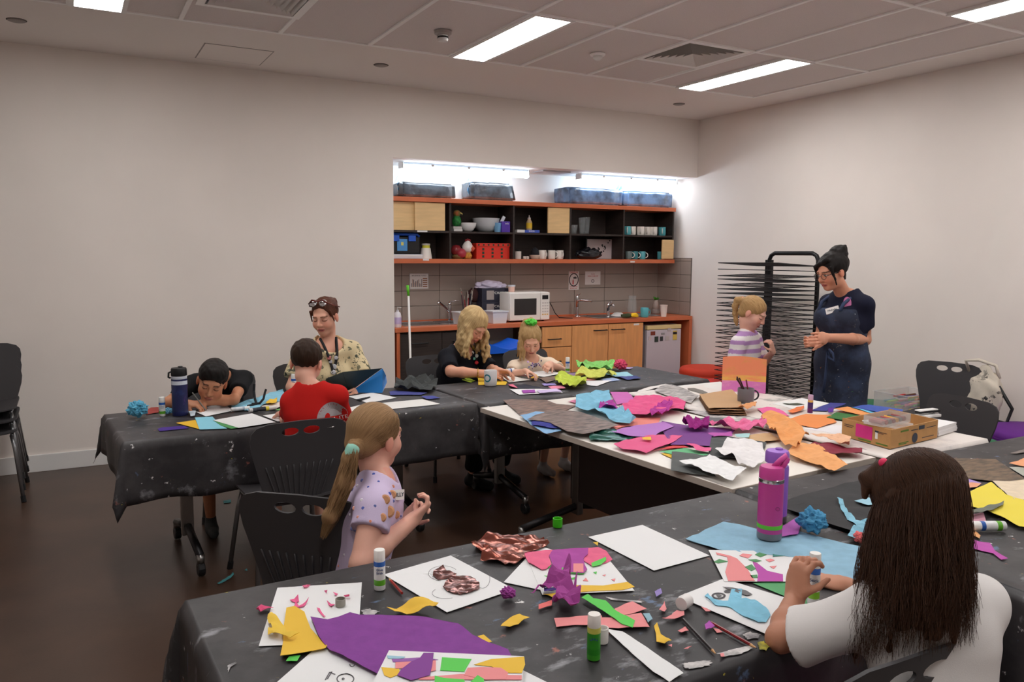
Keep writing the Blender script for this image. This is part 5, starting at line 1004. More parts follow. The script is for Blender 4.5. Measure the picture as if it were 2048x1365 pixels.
# ---------------- white table
ZW = TZ+.001
for nm, lb, ct, rgb, c, pg, l, k, am, fq in (
 ('printed_sheet', 'brown bark-print sheet at the far left of the white table', 'paper', (150, 116, 100), 'I', [(345, 462), (430, 455), (740, 460), (830, 495), (1010, 510), (930, 550), (780, 570), (500, 597)], 0, 'print', .004, 5),
 ('blue_tissue', 'light blue tissue under the brown track-print sheet', 'tissue paper', (130, 178, 222), 'I', [(500, 605), (640, 570), (760, 580), (880, 745), (740, 772), (600, 690)], 3, 'tissue', .008, 9), ('navy_tissue', 'dark blue tissue fold under the track-print sheet', 'tissue paper', (54, 58, 150), 'I', [(600, 650), (690, 648), (870, 715), (800, 722), (612, 692)], 7, 'tissue', .01, 12),
 ('printed_sheet', 'brown track-print sheet hanging over the white table edge', 'paper', (146, 122, 112), 'I', [(565, 637), (640, 600), (760, 560), (860, 550), (1050, 570), (1400, 690), (1070, 777), (930, 745), (780, 670), (700, 650)], 13, 'print', .004, 5),
 ('pink_scrap', 'small pink paper tip behind the blue tissue', 'paper scrap', (240, 130, 170), 'I', [(935, 470), (1010, 458), (1010, 490)], 1, 'card', .004, 9), ('blue_tissue', 'folded sky blue tissue heap on the white table', 'tissue paper', (124, 190, 220), 'I', [(1010, 452), (1150, 430), (1310, 390), (1320, 470), (1390, 560), (1557, 662), (1500, 692), (1380, 682), (1180, 592), (1005, 562)], 4, 'tissue', .045, 10),
 ('magenta_tissue', 'magenta tissue peeping through the sky blue heap', 'tissue paper', (180, 60, 160), 'I', [(1215, 540), (1260, 485), (1350, 490), (1395, 560), (1300, 545)], 16, 'tissue', .03, 12), ('pink_paper', 'orchid pink paper behind the sky blue tissue', 'paper', (206, 96, 180), 'I', [(1320, 388), (1480, 390), (1562, 467), (1380, 502)], 2, 'card', .008, 6),
 ('pink_tissue', 'hot pink tissue sheet in the middle of the heap', 'tissue paper', (234, 84, 140), 'I', [(1395, 545), (1560, 440), (1770, 440), (1900, 470), (2010, 480), (1990, 570), (1800, 600), (1650, 627), (1480, 612)], 3, 'tissue', .03, 8), ('magenta_tissue', 'magenta tissue fold over the hot pink sheet', 'tissue paper', (184, 52, 150), 'I', [(1680, 592), (1760, 510), (1860, 470), (1890, 540), (1820, 600), (1700, 612)], 12, 'tissue', .03, 12),
 ('salmon_paper', 'salmon paper corner under the lilac sheet', 'paper', (250, 130, 120), 'I', [(1320, 690), (1500, 625), (1780, 620), (1760, 680), (1450, 700), (1340, 752)], 1, 'card', .006, 7), ('lilac_paper', 'lilac paper sheet left of the purple sheet', 'paper', (178, 112, 196), 'I', [(1330, 745), (1560, 690), (1820, 668), (1900, 700), (1700, 802), (1480, 792)], 6, 'card', .008, 5),
 ('teal_foil', 'shiny dark teal foil strip on the white table', 'foil', (40, 120, 104), 'I', [(1130, 802), (1200, 735), (1340, 720), (1560, 800), (1460, 832), (1140, 827)], 2, 'foil', .012, 12), ('pink_paper', 'strong pink paper sheet at the front of the white table', 'paper', (232, 84, 136), 'I', [(1350, 877), (1600, 800), (1820, 775), (1980, 790), (1860, 870), (1650, 942), (1440, 912)], 4, 'card', .012, 6), ('yellow_scrap', 'small yellow scrap on the strong pink sheet', 'paper scrap', CY, 'I', [(1610, 800), (1690, 793), (1697, 822), (1620, 817)], 14, 'card', 0, 5),
 ('newspaper', 'folded newspaper page with photographs on the white table', 'newspaper', (196, 186, 182), 'J', [(40, 385), (140, 315), (270, 340), (445, 440), (370, 497), (200, 442)], 2, 'print', .012, 6), ('drawing_sheet', 'white sheet with a grey animal drawing behind the paper bag', 'drawing', (232, 226, 222), 'J', [(240, 330), (640, 290), (760, 370), (450, 437)], 0, 'card', 0, 5), ('magazine_page', 'white magazine page at the back of the white table', 'paper', (226, 220, 216), 'J', [(-140, 400), (60, 350), (240, 330), (140, 312), (0, 340), (-100, 370)], 0, 'card', .004, 5),
 ('purple_paper', 'large deep purple paper sheet on the white table', 'paper', (120, 58, 140), 'J', [(80, 690), (110, 655), (330, 690), (780, 728), (750, 762), (560, 802), (560, 882), (190, 872)], 3, 'card', .006, 5), ('grey_strip', 'dark grey paper strip behind the magenta knot', 'paper scrap', (104, 104, 108), 'J', [(335, 630), (720, 628), (742, 650), (600, 682), (340, 667)], 2, 'card', .01, 8), ('pink_tissue', 'twisted light pink tissue strip on the white table', 'tissue paper', (244, 110, 160), 'J', [(530, 690), (720, 650), (770, 680), (1020, 668), (1062, 720), (900, 747), (780, 742), (640, 722)], 8, 'tissue', .035, 12), ('magenta_tissue', 'scrunched magenta tissue knot on the purple sheet', 'tissue paper', (170, 44, 140), 'J', [(290, 702), (420, 668), (540, 690), (530, 737), (370, 742)], 10, 'tissue', .045, 16),
 ('magenta_paper', 'magenta paper triangle right of the purple sheet', 'paper', (186, 80, 170), 'J', [(520, 767), (740, 755), (752, 792), (580, 792)], 6, 'card', .01, 8), ('red_paper', 'thin red paper edge under the pink sheet', 'paper', (230, 70, 70), 'J', [(0, 932), (260, 860), (352, 890), (80, 912)], 2, 'card', .004, 8), ('green_paper', 'mint green paper under the pink and grey sheets', 'paper', (100, 190, 130), 'J', [(80, 932), (320, 900), (545, 942), (520, 964), (250, 964)], 1, 'card', .003, 8), ('yellow_paper', 'thin yellow paper edge under the mint green paper', 'paper', CY, 'J', [(100, 945), (250, 925), (300, 975), (200, 988)], 0, 'card', 0, 8), ('pink_strip', 'torn pink paper strip at the purple sheet edge', 'paper scrap', (236, 90, 146), 'J', [(330, 872), (560, 905), (550, 932), (420, 927)], 8, 'card', .015, 10),
 ('grey_paper', 'charcoal paper sheet under the large white tissue', 'paper', CGR, 'J', [(560, 790), (720, 800), (860, 825), (1060, 862), (1000, 1000), (600, 987), (530, 962)], 3, 'card', .01, 6), ('white_tissue', 'large folded white tissue sheet near the table corner', 'tissue paper', (226, 222, 222), 'J', [(590, 942), (700, 870), (820, 828), (1020, 870), (1060, 1040), (880, 1112), (740, 1000)], 9, 'tissue', .03, 6), ('grey_paper', 'charcoal paper stack at the white table corner', 'paper', (88, 92, 90), 'J', [(200, 932), (330, 960), (540, 970), (480, 1040), (600, 1162), (190, 1107)], 2, 'card', .012, 6), ('white_tissue', 'white tissue sheet spilling over the table corner', 'tissue paper', (232, 228, 228), 'J', [(265, 1032), (540, 975), (880, 1112), (750, 1202), (620, 1162), (330, 1062)], 12, 'tissue', .018, 7),
 ('tan_paper', 'tan kraft paper piece behind the purple bottle', 'paper', (206, 164, 116), 'J', [(850, 792), (1100, 770), (1180, 822), (1030, 857), (880, 822)], 2, 'card', .01, 8), ('teal_scrap', 'pale teal scrap on the tan paper', 'paper scrap', (160, 206, 206), 'J', [(770, 772), (910, 765), (900, 802), (790, 802)], 8, 'card', .006, 8), ('hot_pink_paper', 'hot pink paper near the brown paper bag', 'paper', (246, 92, 156), 'J', [(970, 547), (1060, 530), (1140, 530), (1272, 607), (1060, 607)], 2, 'card', .008, 8),
 ('orange_tissue', 'folded orange tissue standing up behind the bottles', 'tissue paper', (246, 160, 92), 'J', [(1005, 627), (1100, 610), (1260, 660), (1450, 800), (1330, 932), (1230, 882), (1120, 792)], 6, 'tissue', .05, 7), ('orange_tissue', 'orange tissue spilling over the front table edge', 'tissue paper', (244, 164, 100), 'J', [(1240, 932), (1400, 870), (1500, 880), (1640, 960), (1800, 1080), (1650, 1127), (1500, 1050), (1280, 992)], 4, 'tissue', .02, 8), ('peach_tissue', 'peach tissue strip over the maroon fold', 'tissue paper', (240, 180, 140), 'J', [(1450, 790), (1600, 800), (1830, 808), (1810, 892), (1640, 852)], 14, 'tissue', .03, 8), ('maroon_paper', 'folded maroon paper at the table joint', 'paper', (140, 40, 60), 'J', [(1430, 872), (1500, 850), (1700, 880), (1930, 925), (1930, 968), (1660, 964)], 6, 'card', .02, 6),
 ('orange_paper', 'plain orange paper sheet in front of the card stack', 'paper', (246, 140, 70), 'J', [(1225, 647), (1420, 585), (1640, 600), (1700, 662), (1520, 717), (1280, 672)], 3, 'card', .005, 5), ('white_paper', 'white sheet between orange paper and cardboard box', 'paper', (228, 224, 226), 'J', [(1400, 722), (1600, 680), (1745, 690), (1745, 780), (1560, 742)], 1, 'card', 0, 5), ('orange_strip', 'orange paper strips by the animal drawing', 'paper scrap', (240, 120, 60), 'J', [(1250, 562), (1400, 510), (1402, 550), (1300, 582)], 6, 'card', .01, 8),
 ('drawing_sheet', 'white sheet with a small animal drawing near the purple glue', 'drawing', (236, 230, 226), 'J', [(1110, 490), (1380, 440), (1650, 490), (1480, 530), (1380, 562), (1200, 512)], 1, 'card', 0, 5), ('blue_paper', 'royal blue paper behind the purple glue stick', 'paper', (62, 66, 150), 'J', [(1460, 555), (1640, 485), (1785, 495), (1600, 562)], 3, 'card', .003, 5), ('purple_scrap', 'little purple folded scrap by the green papers', 'paper scrap', (90, 40, 150), 'J', [(1620, 542), (1672, 540), (1667, 582), (1620, 582)], 6, 'card', .015, 8)):
 paper(nm, lb, ct, rgb, c, pg, l, kind=k, amp=am, freq=fq, z=ZW)
Zc = TZ+.006
for nm, lb, rgb, pg, l in (('green_paper', 'dark green papers beside the cardboard box', (60, 120, 60), [(240, 440), (330, 390), (500, 410), (620, 440), (420, 467)], 1), ('orange_paper', 'orange paper fanned out under the blue ones', (244, 150, 80), [(310, 362), (430, 340), (650, 400), (610, 425), (400, 387)], 5), ('cyan_paper', 'cyan paper fanned between orange and blue', (100, 190, 226), [(470, 347), (560, 335), (740, 395), (640, 397)], 8), ('blue_paper', 'deep blue paper on top of the fanned stack', (56, 84, 176), [(480, 342), (620, 318), (940, 370), (920, 402), (700, 387)], 11)):
 paper(nm, lb, 'paper', rgb, 'K', pg, l, amp=.005, freq=5, z=Zc)
an = paper('animal_shape', 'grey crocodile-like cutting on the white drawing sheet', 'paper cutting', (120, 112, 106), 'J', [(340, 350), (400, 348), (480, 370), (525, 390), (480, 402), (400, 380), (350, 368)], 2, z=ZW)
paper('animal_shape', 'small dark animal cutting on the drawing near the purple glue', 'paper cutting', (80, 84, 70), 'J', [(1205, 485), (1270, 490), (1340, 485), (1405, 497), (1340, 505), (1250, 500)], 3, z=ZW)
paper('magazine_page', 'magazine page with green photo beyond the mug', 'paper', (214, 208, 202), 'J', [(960, 440), (1060, 400), (1230, 425), (1330, 440), (1110, 480)], 0, z=ZW, kind='print')
paper('newspaper', 'scribbled newspaper spread in the middle of the white table', 'newspaper', (214, 206, 204), 'J', [(330, 560), (530, 560), (880, 600), (1280, 610), (1290, 680), (1000, 680), (560, 620)], 0, z=ZW, kind='print')
# kraft paper stack with mug
for k in range(4):
 paper('kraft_paper', ['lowest brown kraft sheet of the pile by the grey mug', 'second brown kraft sheet of the pile by the grey mug', 'third brown kraft sheet of the pile by the grey mug', 'topmost creased brown kraft sheet by the grey mug'][k], 'kraft paper', ((120, 84, 58), (130, 92, 64), (150, 110, 76), (196, 152, 106))[k], 'J', [(440+3*k, 447-12*k), (560, 420-8*k), (740, 398-10*k), (820, 472-10*k), (880-14*k, 600-22*k), (535, 590-16*k)], 3+5*k, amp=.006, freq=7, z=ZW)
paper('kraft_scrap', 'crumpled light brown scrap at the foot of the mug', 'paper scrap', (226, 150, 92), 'J', [(800, 520), (900, 490), (972, 482), (960, 522), (880, 547)], 22, amp=.02, freq=14, z=ZW)
# ---------------- kitchen-side table
ZK = TZ+.004
for nm, lb, ct, rgb, c, pg, l, k, am in (('yellow_paper', 'yellow paper under the patterned mug', 'paper', (246, 196, 50), 'M', [(545, 1115), (880, 1160), (860, 1197), (550, 1197)], 0, 'card', 0), ('green_scrap', 'lime green scrap left of the yellow paper', 'paper scrap', (160, 190, 50), 'M', [(360, 1160), (410, 1130), (520, 1150), (460, 1172)], 0, 'card', .01), ('collage', 'white collage sheet in front of the blonde woman', 'collage', (236, 232, 222), 'M', [(800, 1100), (950, 1095), (1142, 1140), (900, 1167)], 1, 'card', 0), ('black_paper', 'black paper between the mug and the lime tissue', 'paper', (40, 42, 58), 'M', [(890, 1205), (1100, 1195), (1350, 1247), (1000, 1242)], 0, 'card', .004), ('collage', 'white and purple collage at the front edge of the kitchen-side table', 'collage', (238, 234, 236), 'M', [(905, 1245), (1000, 1245), (1440, 1240), (1510, 1285), (1010, 1308)], 1, 'card', 0),
                                         ('lavender_paper', 'pale lavender paper on the purple collage', 'paper', (206, 186, 230), 'M', [(1210, 1265), (1440, 1240), (1500, 1275), (1250, 1292)], 4, 'card', .004), ('purple_scrap', 'purple scrap on the white and purple collage', 'paper scrap', (160, 60, 170), 'M', [(1040, 1260), (1190, 1250), (1200, 1285), (1060, 1290)], 3, 'card', .004), ('pink_paper', 'pink paper slip right of the black paper', 'paper', (244, 130, 160), 'M', [(1340, 1215), (1500, 1205), (1545, 1235), (1400, 1252)], 3, 'card', .004), ('pink_scrap', 'bright pink scrap left of the black paper', 'paper scrap', (240, 110, 140), 'M', [(890, 1200), (940, 1195), (1000, 1235), (930, 1225)], 3, 'card', .006), ('lilac_paper', 'lilac-blue paper strip beside the lime tissue', 'paper', (150, 136, 206), 'M', [(1270, 1185), (1420, 1180), (1440, 1200), (1300, 1207)], 2, 'card', .003),
                                         ('lime_tissue', 'lime tissue heap at the front of the kitchen-side table', 'tissue paper', (196, 214, 70), 'I', [(815, 280), (850, 262), (1050, 265), (1107, 290), (1100, 332), (950, 362), (880, 332), (830, 310)], 5, 'tissue', .045), ('yellow_tissue', 'yellow-green tissue heap in the middle of the kitchen-side table', 'tissue paper', (206, 210, 90), 'I', [(1050, 200), (1230, 200), (1382, 235), (1200, 277), (1000, 252)], 5, 'tissue', .04), ('green_tissue', 'fresh green tissue heap at the back of the kitchen-side table', 'tissue paper', (140, 214, 110), 'I', [(1005, 152), (1090, 140), (1230, 140), (1370, 150), (1335, 202), (1150, 202), (1050, 182)], 5, 'tissue', .06), ('blue_paper', 'pale blue paper right of the yellow-green tissue', 'paper', (150, 206, 222), 'I', [(1250, 212), (1480, 205), (1532, 240), (1380, 252)], 1, 'card', .004), ('navy_paper', 'navy paper at the right of the kitchen-side table', 'paper', (66, 76, 140), 'I', [(1370, 247), (1560, 240), (1602, 262), (1480, 277)], 2, 'card', .008),
                                         ('blue_sheet', 'light periwinkle paper under the navy paper', 'paper', (160, 180, 226), 'I', [(1230, 270), (1340, 255), (1420, 280), (1300, 292)], 0, 'card', .003), ('white_paper', 'white paper under the lime tissue', 'paper', (232, 226, 230), 'I', [(1100, 287), (1340, 278), (1200, 332), (1110, 322)], 1, 'card', .002), ('brown_print', 'brown patterned print between the girl\u2019s sheet and the tissue', 'paper', (140, 116, 100), 'I', [(670, 257), (830, 240), (870, 262), (740, 302)], 1, 'print', .003), ('lilac_paper', 'dull lilac paper beside the brown print', 'paper', (150, 116, 160), 'I', [(830, 240), (960, 215), (1050, 212), (960, 262)], 0, 'card', .003), ('drawing_sheet', 'white drawing sheet before the girl with the green scrunchie', 'drawing', (236, 230, 226), 'I', [(490, 222), (700, 192), (900, 212), (720, 247)], 2, 'card', 0), ('red_folder', 'dark red folder under the girl\u2019s drawing sheet', 'folder', (110, 50, 50), 'I', [(470, 232), (520, 215), (700, 240), (640, 252)], 0, 'card', 0), ('orange_scrap', 'yellow and orange scrap at the girl\u2019s fingertips', 'paper scrap', (240, 190, 50), 'I', [(590, 262), (640, 235), (672, 255), (610, 272)], 5, 'card', .012), ('lilac_strip', 'thin lilac paper strips beside the pink tissue', 'paper scrap', (170, 150, 200), 'I', [(1430, 160), (1530, 165), (1500, 180), (1430, 176)], 0, 'card', .006), ('salmon_paper', 'salmon paper edge under the yellow-green tissue', 'paper', (244, 150, 140), 'I', [(960, 255), (1080, 250), (1200, 278), (1080, 282)], 2, 'card', .003)):
 paper(nm, lb, ct, rgb, c, pg, l, kind=k, amp=am, freq=11, z=ZK)
# ---------------- left table
ZL = TZ+.003
for nm, lb, ct, rgb, c, pg, l, k, am in (('yellow_paper', 'yellow paper corner at the front edge of the left table', 'paper', (240, 186, 40), 'N', [(830, 667), (1005, 640), (1042, 724)], 0, 'card', 0), ('blue_paper', 'light blue painted sheet at the front of the left table', 'paper', (130, 204, 226), 'N', [(1000, 617), (1160, 610), (1240, 690), (1292, 717), (1042, 727)], 1, 'card', 0), ('green_paper', 'green paper under the blank sheet on the left table', 'paper', (80, 160, 90), 'N', [(1165, 640), (1400, 710), (1330, 720), (1240, 692)], 2, 'card', 0), ('white_sheet', 'faintly pencilled white sheet at the front of the left table', 'paper', (238, 232, 228), 'N', [(1165, 642), (1520, 580), (1735, 660), (1400, 712)], 3, 'card', 0), ('purple_strip', 'flat violet paint mark on the cloth near the left table edge', 'paper scrap', (70, 40, 140), 'N', [(660, 722), (700, 708), (900, 693), (945, 715), (680, 742)], 0, 'card', 0), ('red_paper', 'red paper by the glue stick at the left table end', 'paper', (170, 60, 54), 'N', [(540, 560), (600, 530), (670, 528), (670, 575), (560, 590)], 0, 'card', .003),  # the violet strip is a paint mark on the cloth, cut as thin card
                                         ('drawing_sheet', 'white drawing under the boy\u2019s pencil', 'drawing', (234, 226, 226), 'N', [(1000, 562), (1180, 500), (1290, 508), (1345, 555), (1100, 607)], 1, 'card', 0), ('white_scrap', 'white and blue paper scrap beside the blue bottle', 'paper scrap', (206, 220, 230), 'N', [(945, 562), (1012, 550), (1000, 605), (960, 612)], 2, 'card', .006), ('blue_tissue', 'light blue tissue sheet behind the pipe cleaners', 'tissue paper', (130, 196, 222), 'N', [(1330, 520), (1580, 435), (1800, 362), (1830, 470), (1620, 500), (1560, 560), (1360, 550)], 1, 'tissue', .01), ('yellow_scrap', 'yellow paper twist near the pipe cleaners', 'paper scrap', (240, 190, 50), 'N', [(1640, 490), (1750, 448), (1745, 482), (1690, 500)], 9, 'card', .02), ('white_scrap', 'white torn paper by the boy in red', 'paper scrap', (220, 206, 196), 'N', [(1600, 520), (1780, 480), (1860, 500), (1700, 545)], 3, 'card', .006), ('white_sheet', 'white sheet under the hand of the boy in red', 'paper', (238, 232, 230), 'N', [(1620, 600), (1830, 568), (1870, 600), (1850, 652), (1750, 652)], 1, 'card', 0), ('green_paper', 'green paper wedge behind the boy in red', 'paper', (90, 170, 80), 'N', [(1730, 550), (1830, 522), (1850, 545), (1800, 562)], 6, 'card', .002),
                                         ('white_sheet', 'white sheet in front of the woman in the patterned shirt', 'paper', (236, 232, 228), 'O', [(690, 985), (900, 950), (1115, 995), (860, 1042)], 0, 'card', 0), ('white_strip', 'long white strip along the front edge of the left table', 'paper', (230, 226, 222), 'O', [(680, 1150), (690, 1085), (790, 1060), (1340, 1008), (1500, 1050), (1409, 1062), (1100, 1092)], 0, 'card', 0), ('navy_paper', 'navy paper beside the white sheet of the patterned-shirt woman', 'paper', (70, 74, 150), 'O', [(1050, 942), (1100, 935), (1385, 952), (1330, 972), (1060, 972)], 1, 'card', .003), ('navy_paper', 'navy paper corner at the table joint', 'paper', (66, 72, 160), 'O', [(1330, 985), (1430, 978), (1500, 1000), (1380, 1010)], 1, 'card', .003), ('charcoal_tissue', 'charcoal tissue heaped at the end of the left table', 'tissue paper', (70, 74, 74), 'O', [(1090, 925), (1110, 880), (1250, 860), (1400, 832), (1480, 900), (1420, 948), (1150, 935)], 4, 'tissue', .05), ('black_scrap', 'thin black paper strip on the white sheet', 'paper scrap', (36, 36, 40), 'O', [(760, 1010), (880, 985), (885, 992), (800, 1022)], 2, 'card', .002)):
 paper(nm, lb, ct, rgb, c, pg, l, kind=k, amp=am, freq=11, z=ZL)
# ---------------- glue sticks, caps, pencils, bottles
def glue(label, px, py, z, r=.0145, h=.105, body=(226, 226, 226), band=(96, 170, 40), lab=(40, 96, 180), cap=(238, 236, 232), base=None, lie=None, text='Glue\nStick'):
 q = P(px, py, z); t = thing('glue_stick', label, 'glue stick', q, group='glue sticks')
 bm_ = M('gs%d%d%d' % body, body, rough=.4); x = y = 0
 parts = [('base', [(r*.98, 0), (r*1.0, .004), (r, h*.12)], M('gsb%s' % (base or (214, 214, 214),), base or (214, 214, 214), rough=.4)), ('band', [(r*1.005, h*.12), (r*1.005, h*.26)], M('gsn%d%d%d' % band, band, rough=.4)), ('body', [(r, h*.26), (r, h*.6)], bm_), ('label_band', [(r*1.006, h*.6), (r*1.006, h*.72)], M('gsl%d%d%d' % lab, lab, rough=.4)), ('cap', [(r*.97, h*.72), (r*.99, h*.73), (r*.96, h*.985), (r*.9, h), (.0005, h)], M('gsc%d%d%d' % cap, cap, rough=.4))]
 mt = Matrix.Identity(4)
 if lie is not None: mt = Matrix.Translation((0, 0, r)) @ Matrix.Rotation(lie, 4, 'Z') @ Matrix.Rotation(PI/2, 4, 'Y')
 made = {}
 for nm, prof, mm in parts:
  mb = MB().lathe(prof, 0, 0, 18, 0, cap=True).xform(mt); made[nm] = mb.build(nm, mm, t, world=False, auto=40)
 if lie is None and text:
  d = Vector((-q.x, -q.y, 0)).normalized(); ang = math.atan2(d.y, d.x)+PI/2
  o = text_part('lettering', text, (0, 0, 0), h*.085, M('gstext', (40, 70, 120)), made['body'], rot=(PI/2, 0, ang)); o.location = d*(r*1.01)+Vector((0, 0, h*.49))
 return t
glue('white glue stick with blue and green bands beside the foil artwork', 759.6, 1178, TZ+.0025, r=.0148, h=.105)
glue('green and white glue stick standing among the salmon strips', 1187, 1317, TZ+.0025, r=.0145, h=.1, body=(48, 140, 34), band=(40, 130, 30), lab=(200, 196, 90), cap=(232, 226, 220), base=(60, 150, 40), text='UHU')
glue('white glue stick at the far left of the left table', 325, 832, TZ+.0025, r=.016, h=.1)
glue('white glue stick standing left of the boy in red', 588, 783, TZ+.0025, r=.016, h=.11)
glue('white glue stick standing beside the green tissue', 1135, 745, TZ+.004, r=.0155, h=.11)
glue('purple glue stick with pale cap on the white table', 1620, 826, TZ+.003, r=.0145, h=.1, body=(70, 50, 110), band=(110, 40, 100), lab=(220, 180, 90), cap=(200, 170, 200), base=(100, 40, 100), text='')
glue('glue stick lying on the right table near the lemon paper', 2008, 1062, TZ+.006, r=.0155, h=.11, lie=math.radians(-28)+PI, lab=(40, 90, 170))
glue('black marker-like glue stick with yellow band lying on the left table', 498, 826, TZ+.004, r=.012, h=.15, lie=math.radians(8), body=(40, 42, 50), band=(60, 64, 74), lab=(220, 200, 60), cap=(220, 214, 210))
glue('white glue stick lying behind the blank sheet on the left table', 462, 824, TZ+.004, r=.011, h=.1, lie=math.radians(6), body=(214, 220, 226), band=(200, 206, 214), lab=(180, 190, 206))
def capobj(label, px, py, r, h, rgb, z=TZ+.0025, lie=None, al=1):
 q = P(px, py, z); mb = MB().lathe([(r*.96, 0), (r, h*.1), (r, h), (r*.86, h), (r*.84, h*.15), (.0005, h*.12)], 0, 0, 20)
 if lie is not None: mb.xform(Matrix.Translation((0, 0, r)) @ Matrix.Rotation(lie, 4, 'Z') @ Matrix.Rotation(PI/2, 4, 'Y'))
 o = mb.build('cap_from_glue_stick', M('cap%d%d%d' % rgb, rgb, rough=.35), world=False, auto=40); o.location = q; return tag(o, label, 'glue cap')
capobj('bright green glue cap standing at the far table edge', 1115, 1054, .0155, .028, (70, 190, 30))
capobj('white glue cap lying beside the blue creature drawing', 1362, 1222, .0165, .032, (226, 222, 220), lie=math.radians(20))
capobj('white glue cap behind the green glue stick', 1205, 1285, .013, .034, (228, 224, 220))
capobj('grey metallic glue cap on the pink-scrap sheet', 681, 1212, .0125, .018, (150, 146, 136), z=TZ+.005)
def pencil(label, a, b_, rgb, z=TZ+.0065, r=.0036, tip=(40, 36, 34)):
 A, Bq = P(*a, z), P(*b_, z); t = thing('pencil', label, 'pencil', (A.x, A.y, z-r)); d = (Bq-A).normalized(); L = (Bq-A).length
 MB().tube([A, A+d*(L-.02)], r, 6).build('shaft', M('pen%d%d%d' % rgb, rgb, rough=.3), t); MB().tube([A+d*(L-.02), Bq-d*.004], [r, .0012], 6).build('wood_tip', M('pen_wood', (206, 160, 110)), t); MB().tube([Bq-d*.004, Bq], [.0012, .0003], 5).build('lead', M('pen_lead%d' % tip[0], tip), t)
pencil('red and black pencil lying beside the foil artwork', (804, 1187), (777, 1157), (150, 40, 36))
pencil('black pencil lying among salmon scraps', (1366, 1239), (1433, 1310), (36, 34, 34))
pencil('dark red pencil lying towards the girl\u2019s elbow', (1422, 1246), (1515, 1298), (130, 30, 36))
# water bottles
def flask(label, px, py, z, r, h, body, lid, ring=True, band=None, loop=None, rim=(130, 126, 128), patt=None, text=None, textcol=(150, 50, 110)):
 q = P(px, py, z); t = thing('water_bottle', label, 'water bottle', q); bm_ = patt or M('fl%d%d%d' % body, body, rough=.4)
 MB().lathe([(r*.98, 0), (r, .006), (r, .02)], 0, 0, 32).build('base', M('flr%d' % rim[0], rim, rough=.3, metal=.6), t, world=False, auto=40)
 bo = MB().lathe([(r, .02), (r, h*.74), (r*.97, h*.78)], 0, 0, 32).build('body', bm_, t, world=False, auto=40)
 if ring: MB().lathe([(r*1.0, h*.78), (r*1.01, h*.785), (r*1.01, h*.825), (r*.98, h*.83)], 0, 0, 32).build('steel_ring', steel_m, t, world=False, auto=40)
 lm = M('fll%d%d%d' % lid, lid, rough=.4)
 MB().lathe([(r*.98, h*.83), (r, h*.84), (r*.99, h*.96), (r*.9, h*.99), (r*.5, h), (.0005, h)], 0, 0, 32).build('lid', lm, t, world=False, auto=40)
 if band: MB().lathe([(r*1.015, h*.15), (r*1.02, h*.155), (r*1.02, h*.2), (r*1.015, h*.205)], 0, 0, 32).build('silicone_band', M('flb%d' % band[1], band, rough=.5), t, world=False, auto=40)
 if loop:
  d = CR.copy(); d.z = 0; d.normalize(); MB().tube([(d*r*.55)+Vector((0, 0, h*.93)), (d*r*.95)+Vector((0, 0, h*1.0)), (d*r*1.25)+Vector((0, 0, h*1.1)), (d*r*1.15)+Vector((0, 0, h*1.14)), (d*r*.6)+Vector((0, 0, h*1.06)), (d*r*.1)+Vector((0, 0, h*.97))], .009, 8).build('carry_loop', lm, t, world=False, smooth=True)
 else: MB().tube([(r*.2, 0, h), (r*.2, 0, h*1.02)], .012, 10).build('spout', lm, t, world=False, smooth=True)
 return t, bo, q
t, bo, q = flask('pink steel water bottle with carry loop and green band', 1538, 1075, TZ+.01, .037, .225, (186, 62, 140), (206, 70, 150), band=(96, 190, 50), loop=True)
dd = Vector((-q.x, -q.y, 0)).normalized(); o = text_part('lettering', 'TEO', (0, 0, 0), .018, M('flask_print', (140, 50, 110)), bo, rot=(PI/2, 0, math.atan2(dd.y, dd.x)+PI/2)); o.location = dd*.0374+CR*.012+Vector((0, 0, .1))
flask('purple water bottle standing just behind the pink one', 1549, 1040, TZ+.004, .038, .235, (150, 100, 200), (160, 106, 206), ring=False)
galaxy = ramp_splat('galaxy_print', (34, 40, 84), [((44, 62, 120), 9, .5, (1, 1, 1), 1, .2), ((96, 50, 130), 13, .62, (1, 1, .6), 3, .06), ((150, 90, 190), 30, .72, (1, 1, .5), 6, .02)], rough=.35, bump=0)
t, bo, q = flask('blue galaxy-pattern bottle with black flip lid on the left table', 361, 830, TZ+.003, .04, .255, (40, 50, 100), (24, 24, 26), ring=False, rim=(50, 56, 110), patt=galaxy)
MB().lathe([(.0403, .165), (.0403, .185)], 0, 0, 28, cap=False).build('name_sticker', M('sticker_pale', (214, 220, 232)), bo, world=False)
MB().lathe([(.036, .19), (.0395, .195), (.0395, .206), (.036, .21)], 0, 0, 28).build('neck_ring', M('neck_white', (206, 210, 220)), t, world=False, auto=40)
MB().tube([(-.034, 0, .235), (-.05, .0, .228), (-.052, 0, .205), (-.042, 0, .2)], .005, 8).build('carry_loop', black_m, t, world=False, smooth=True)
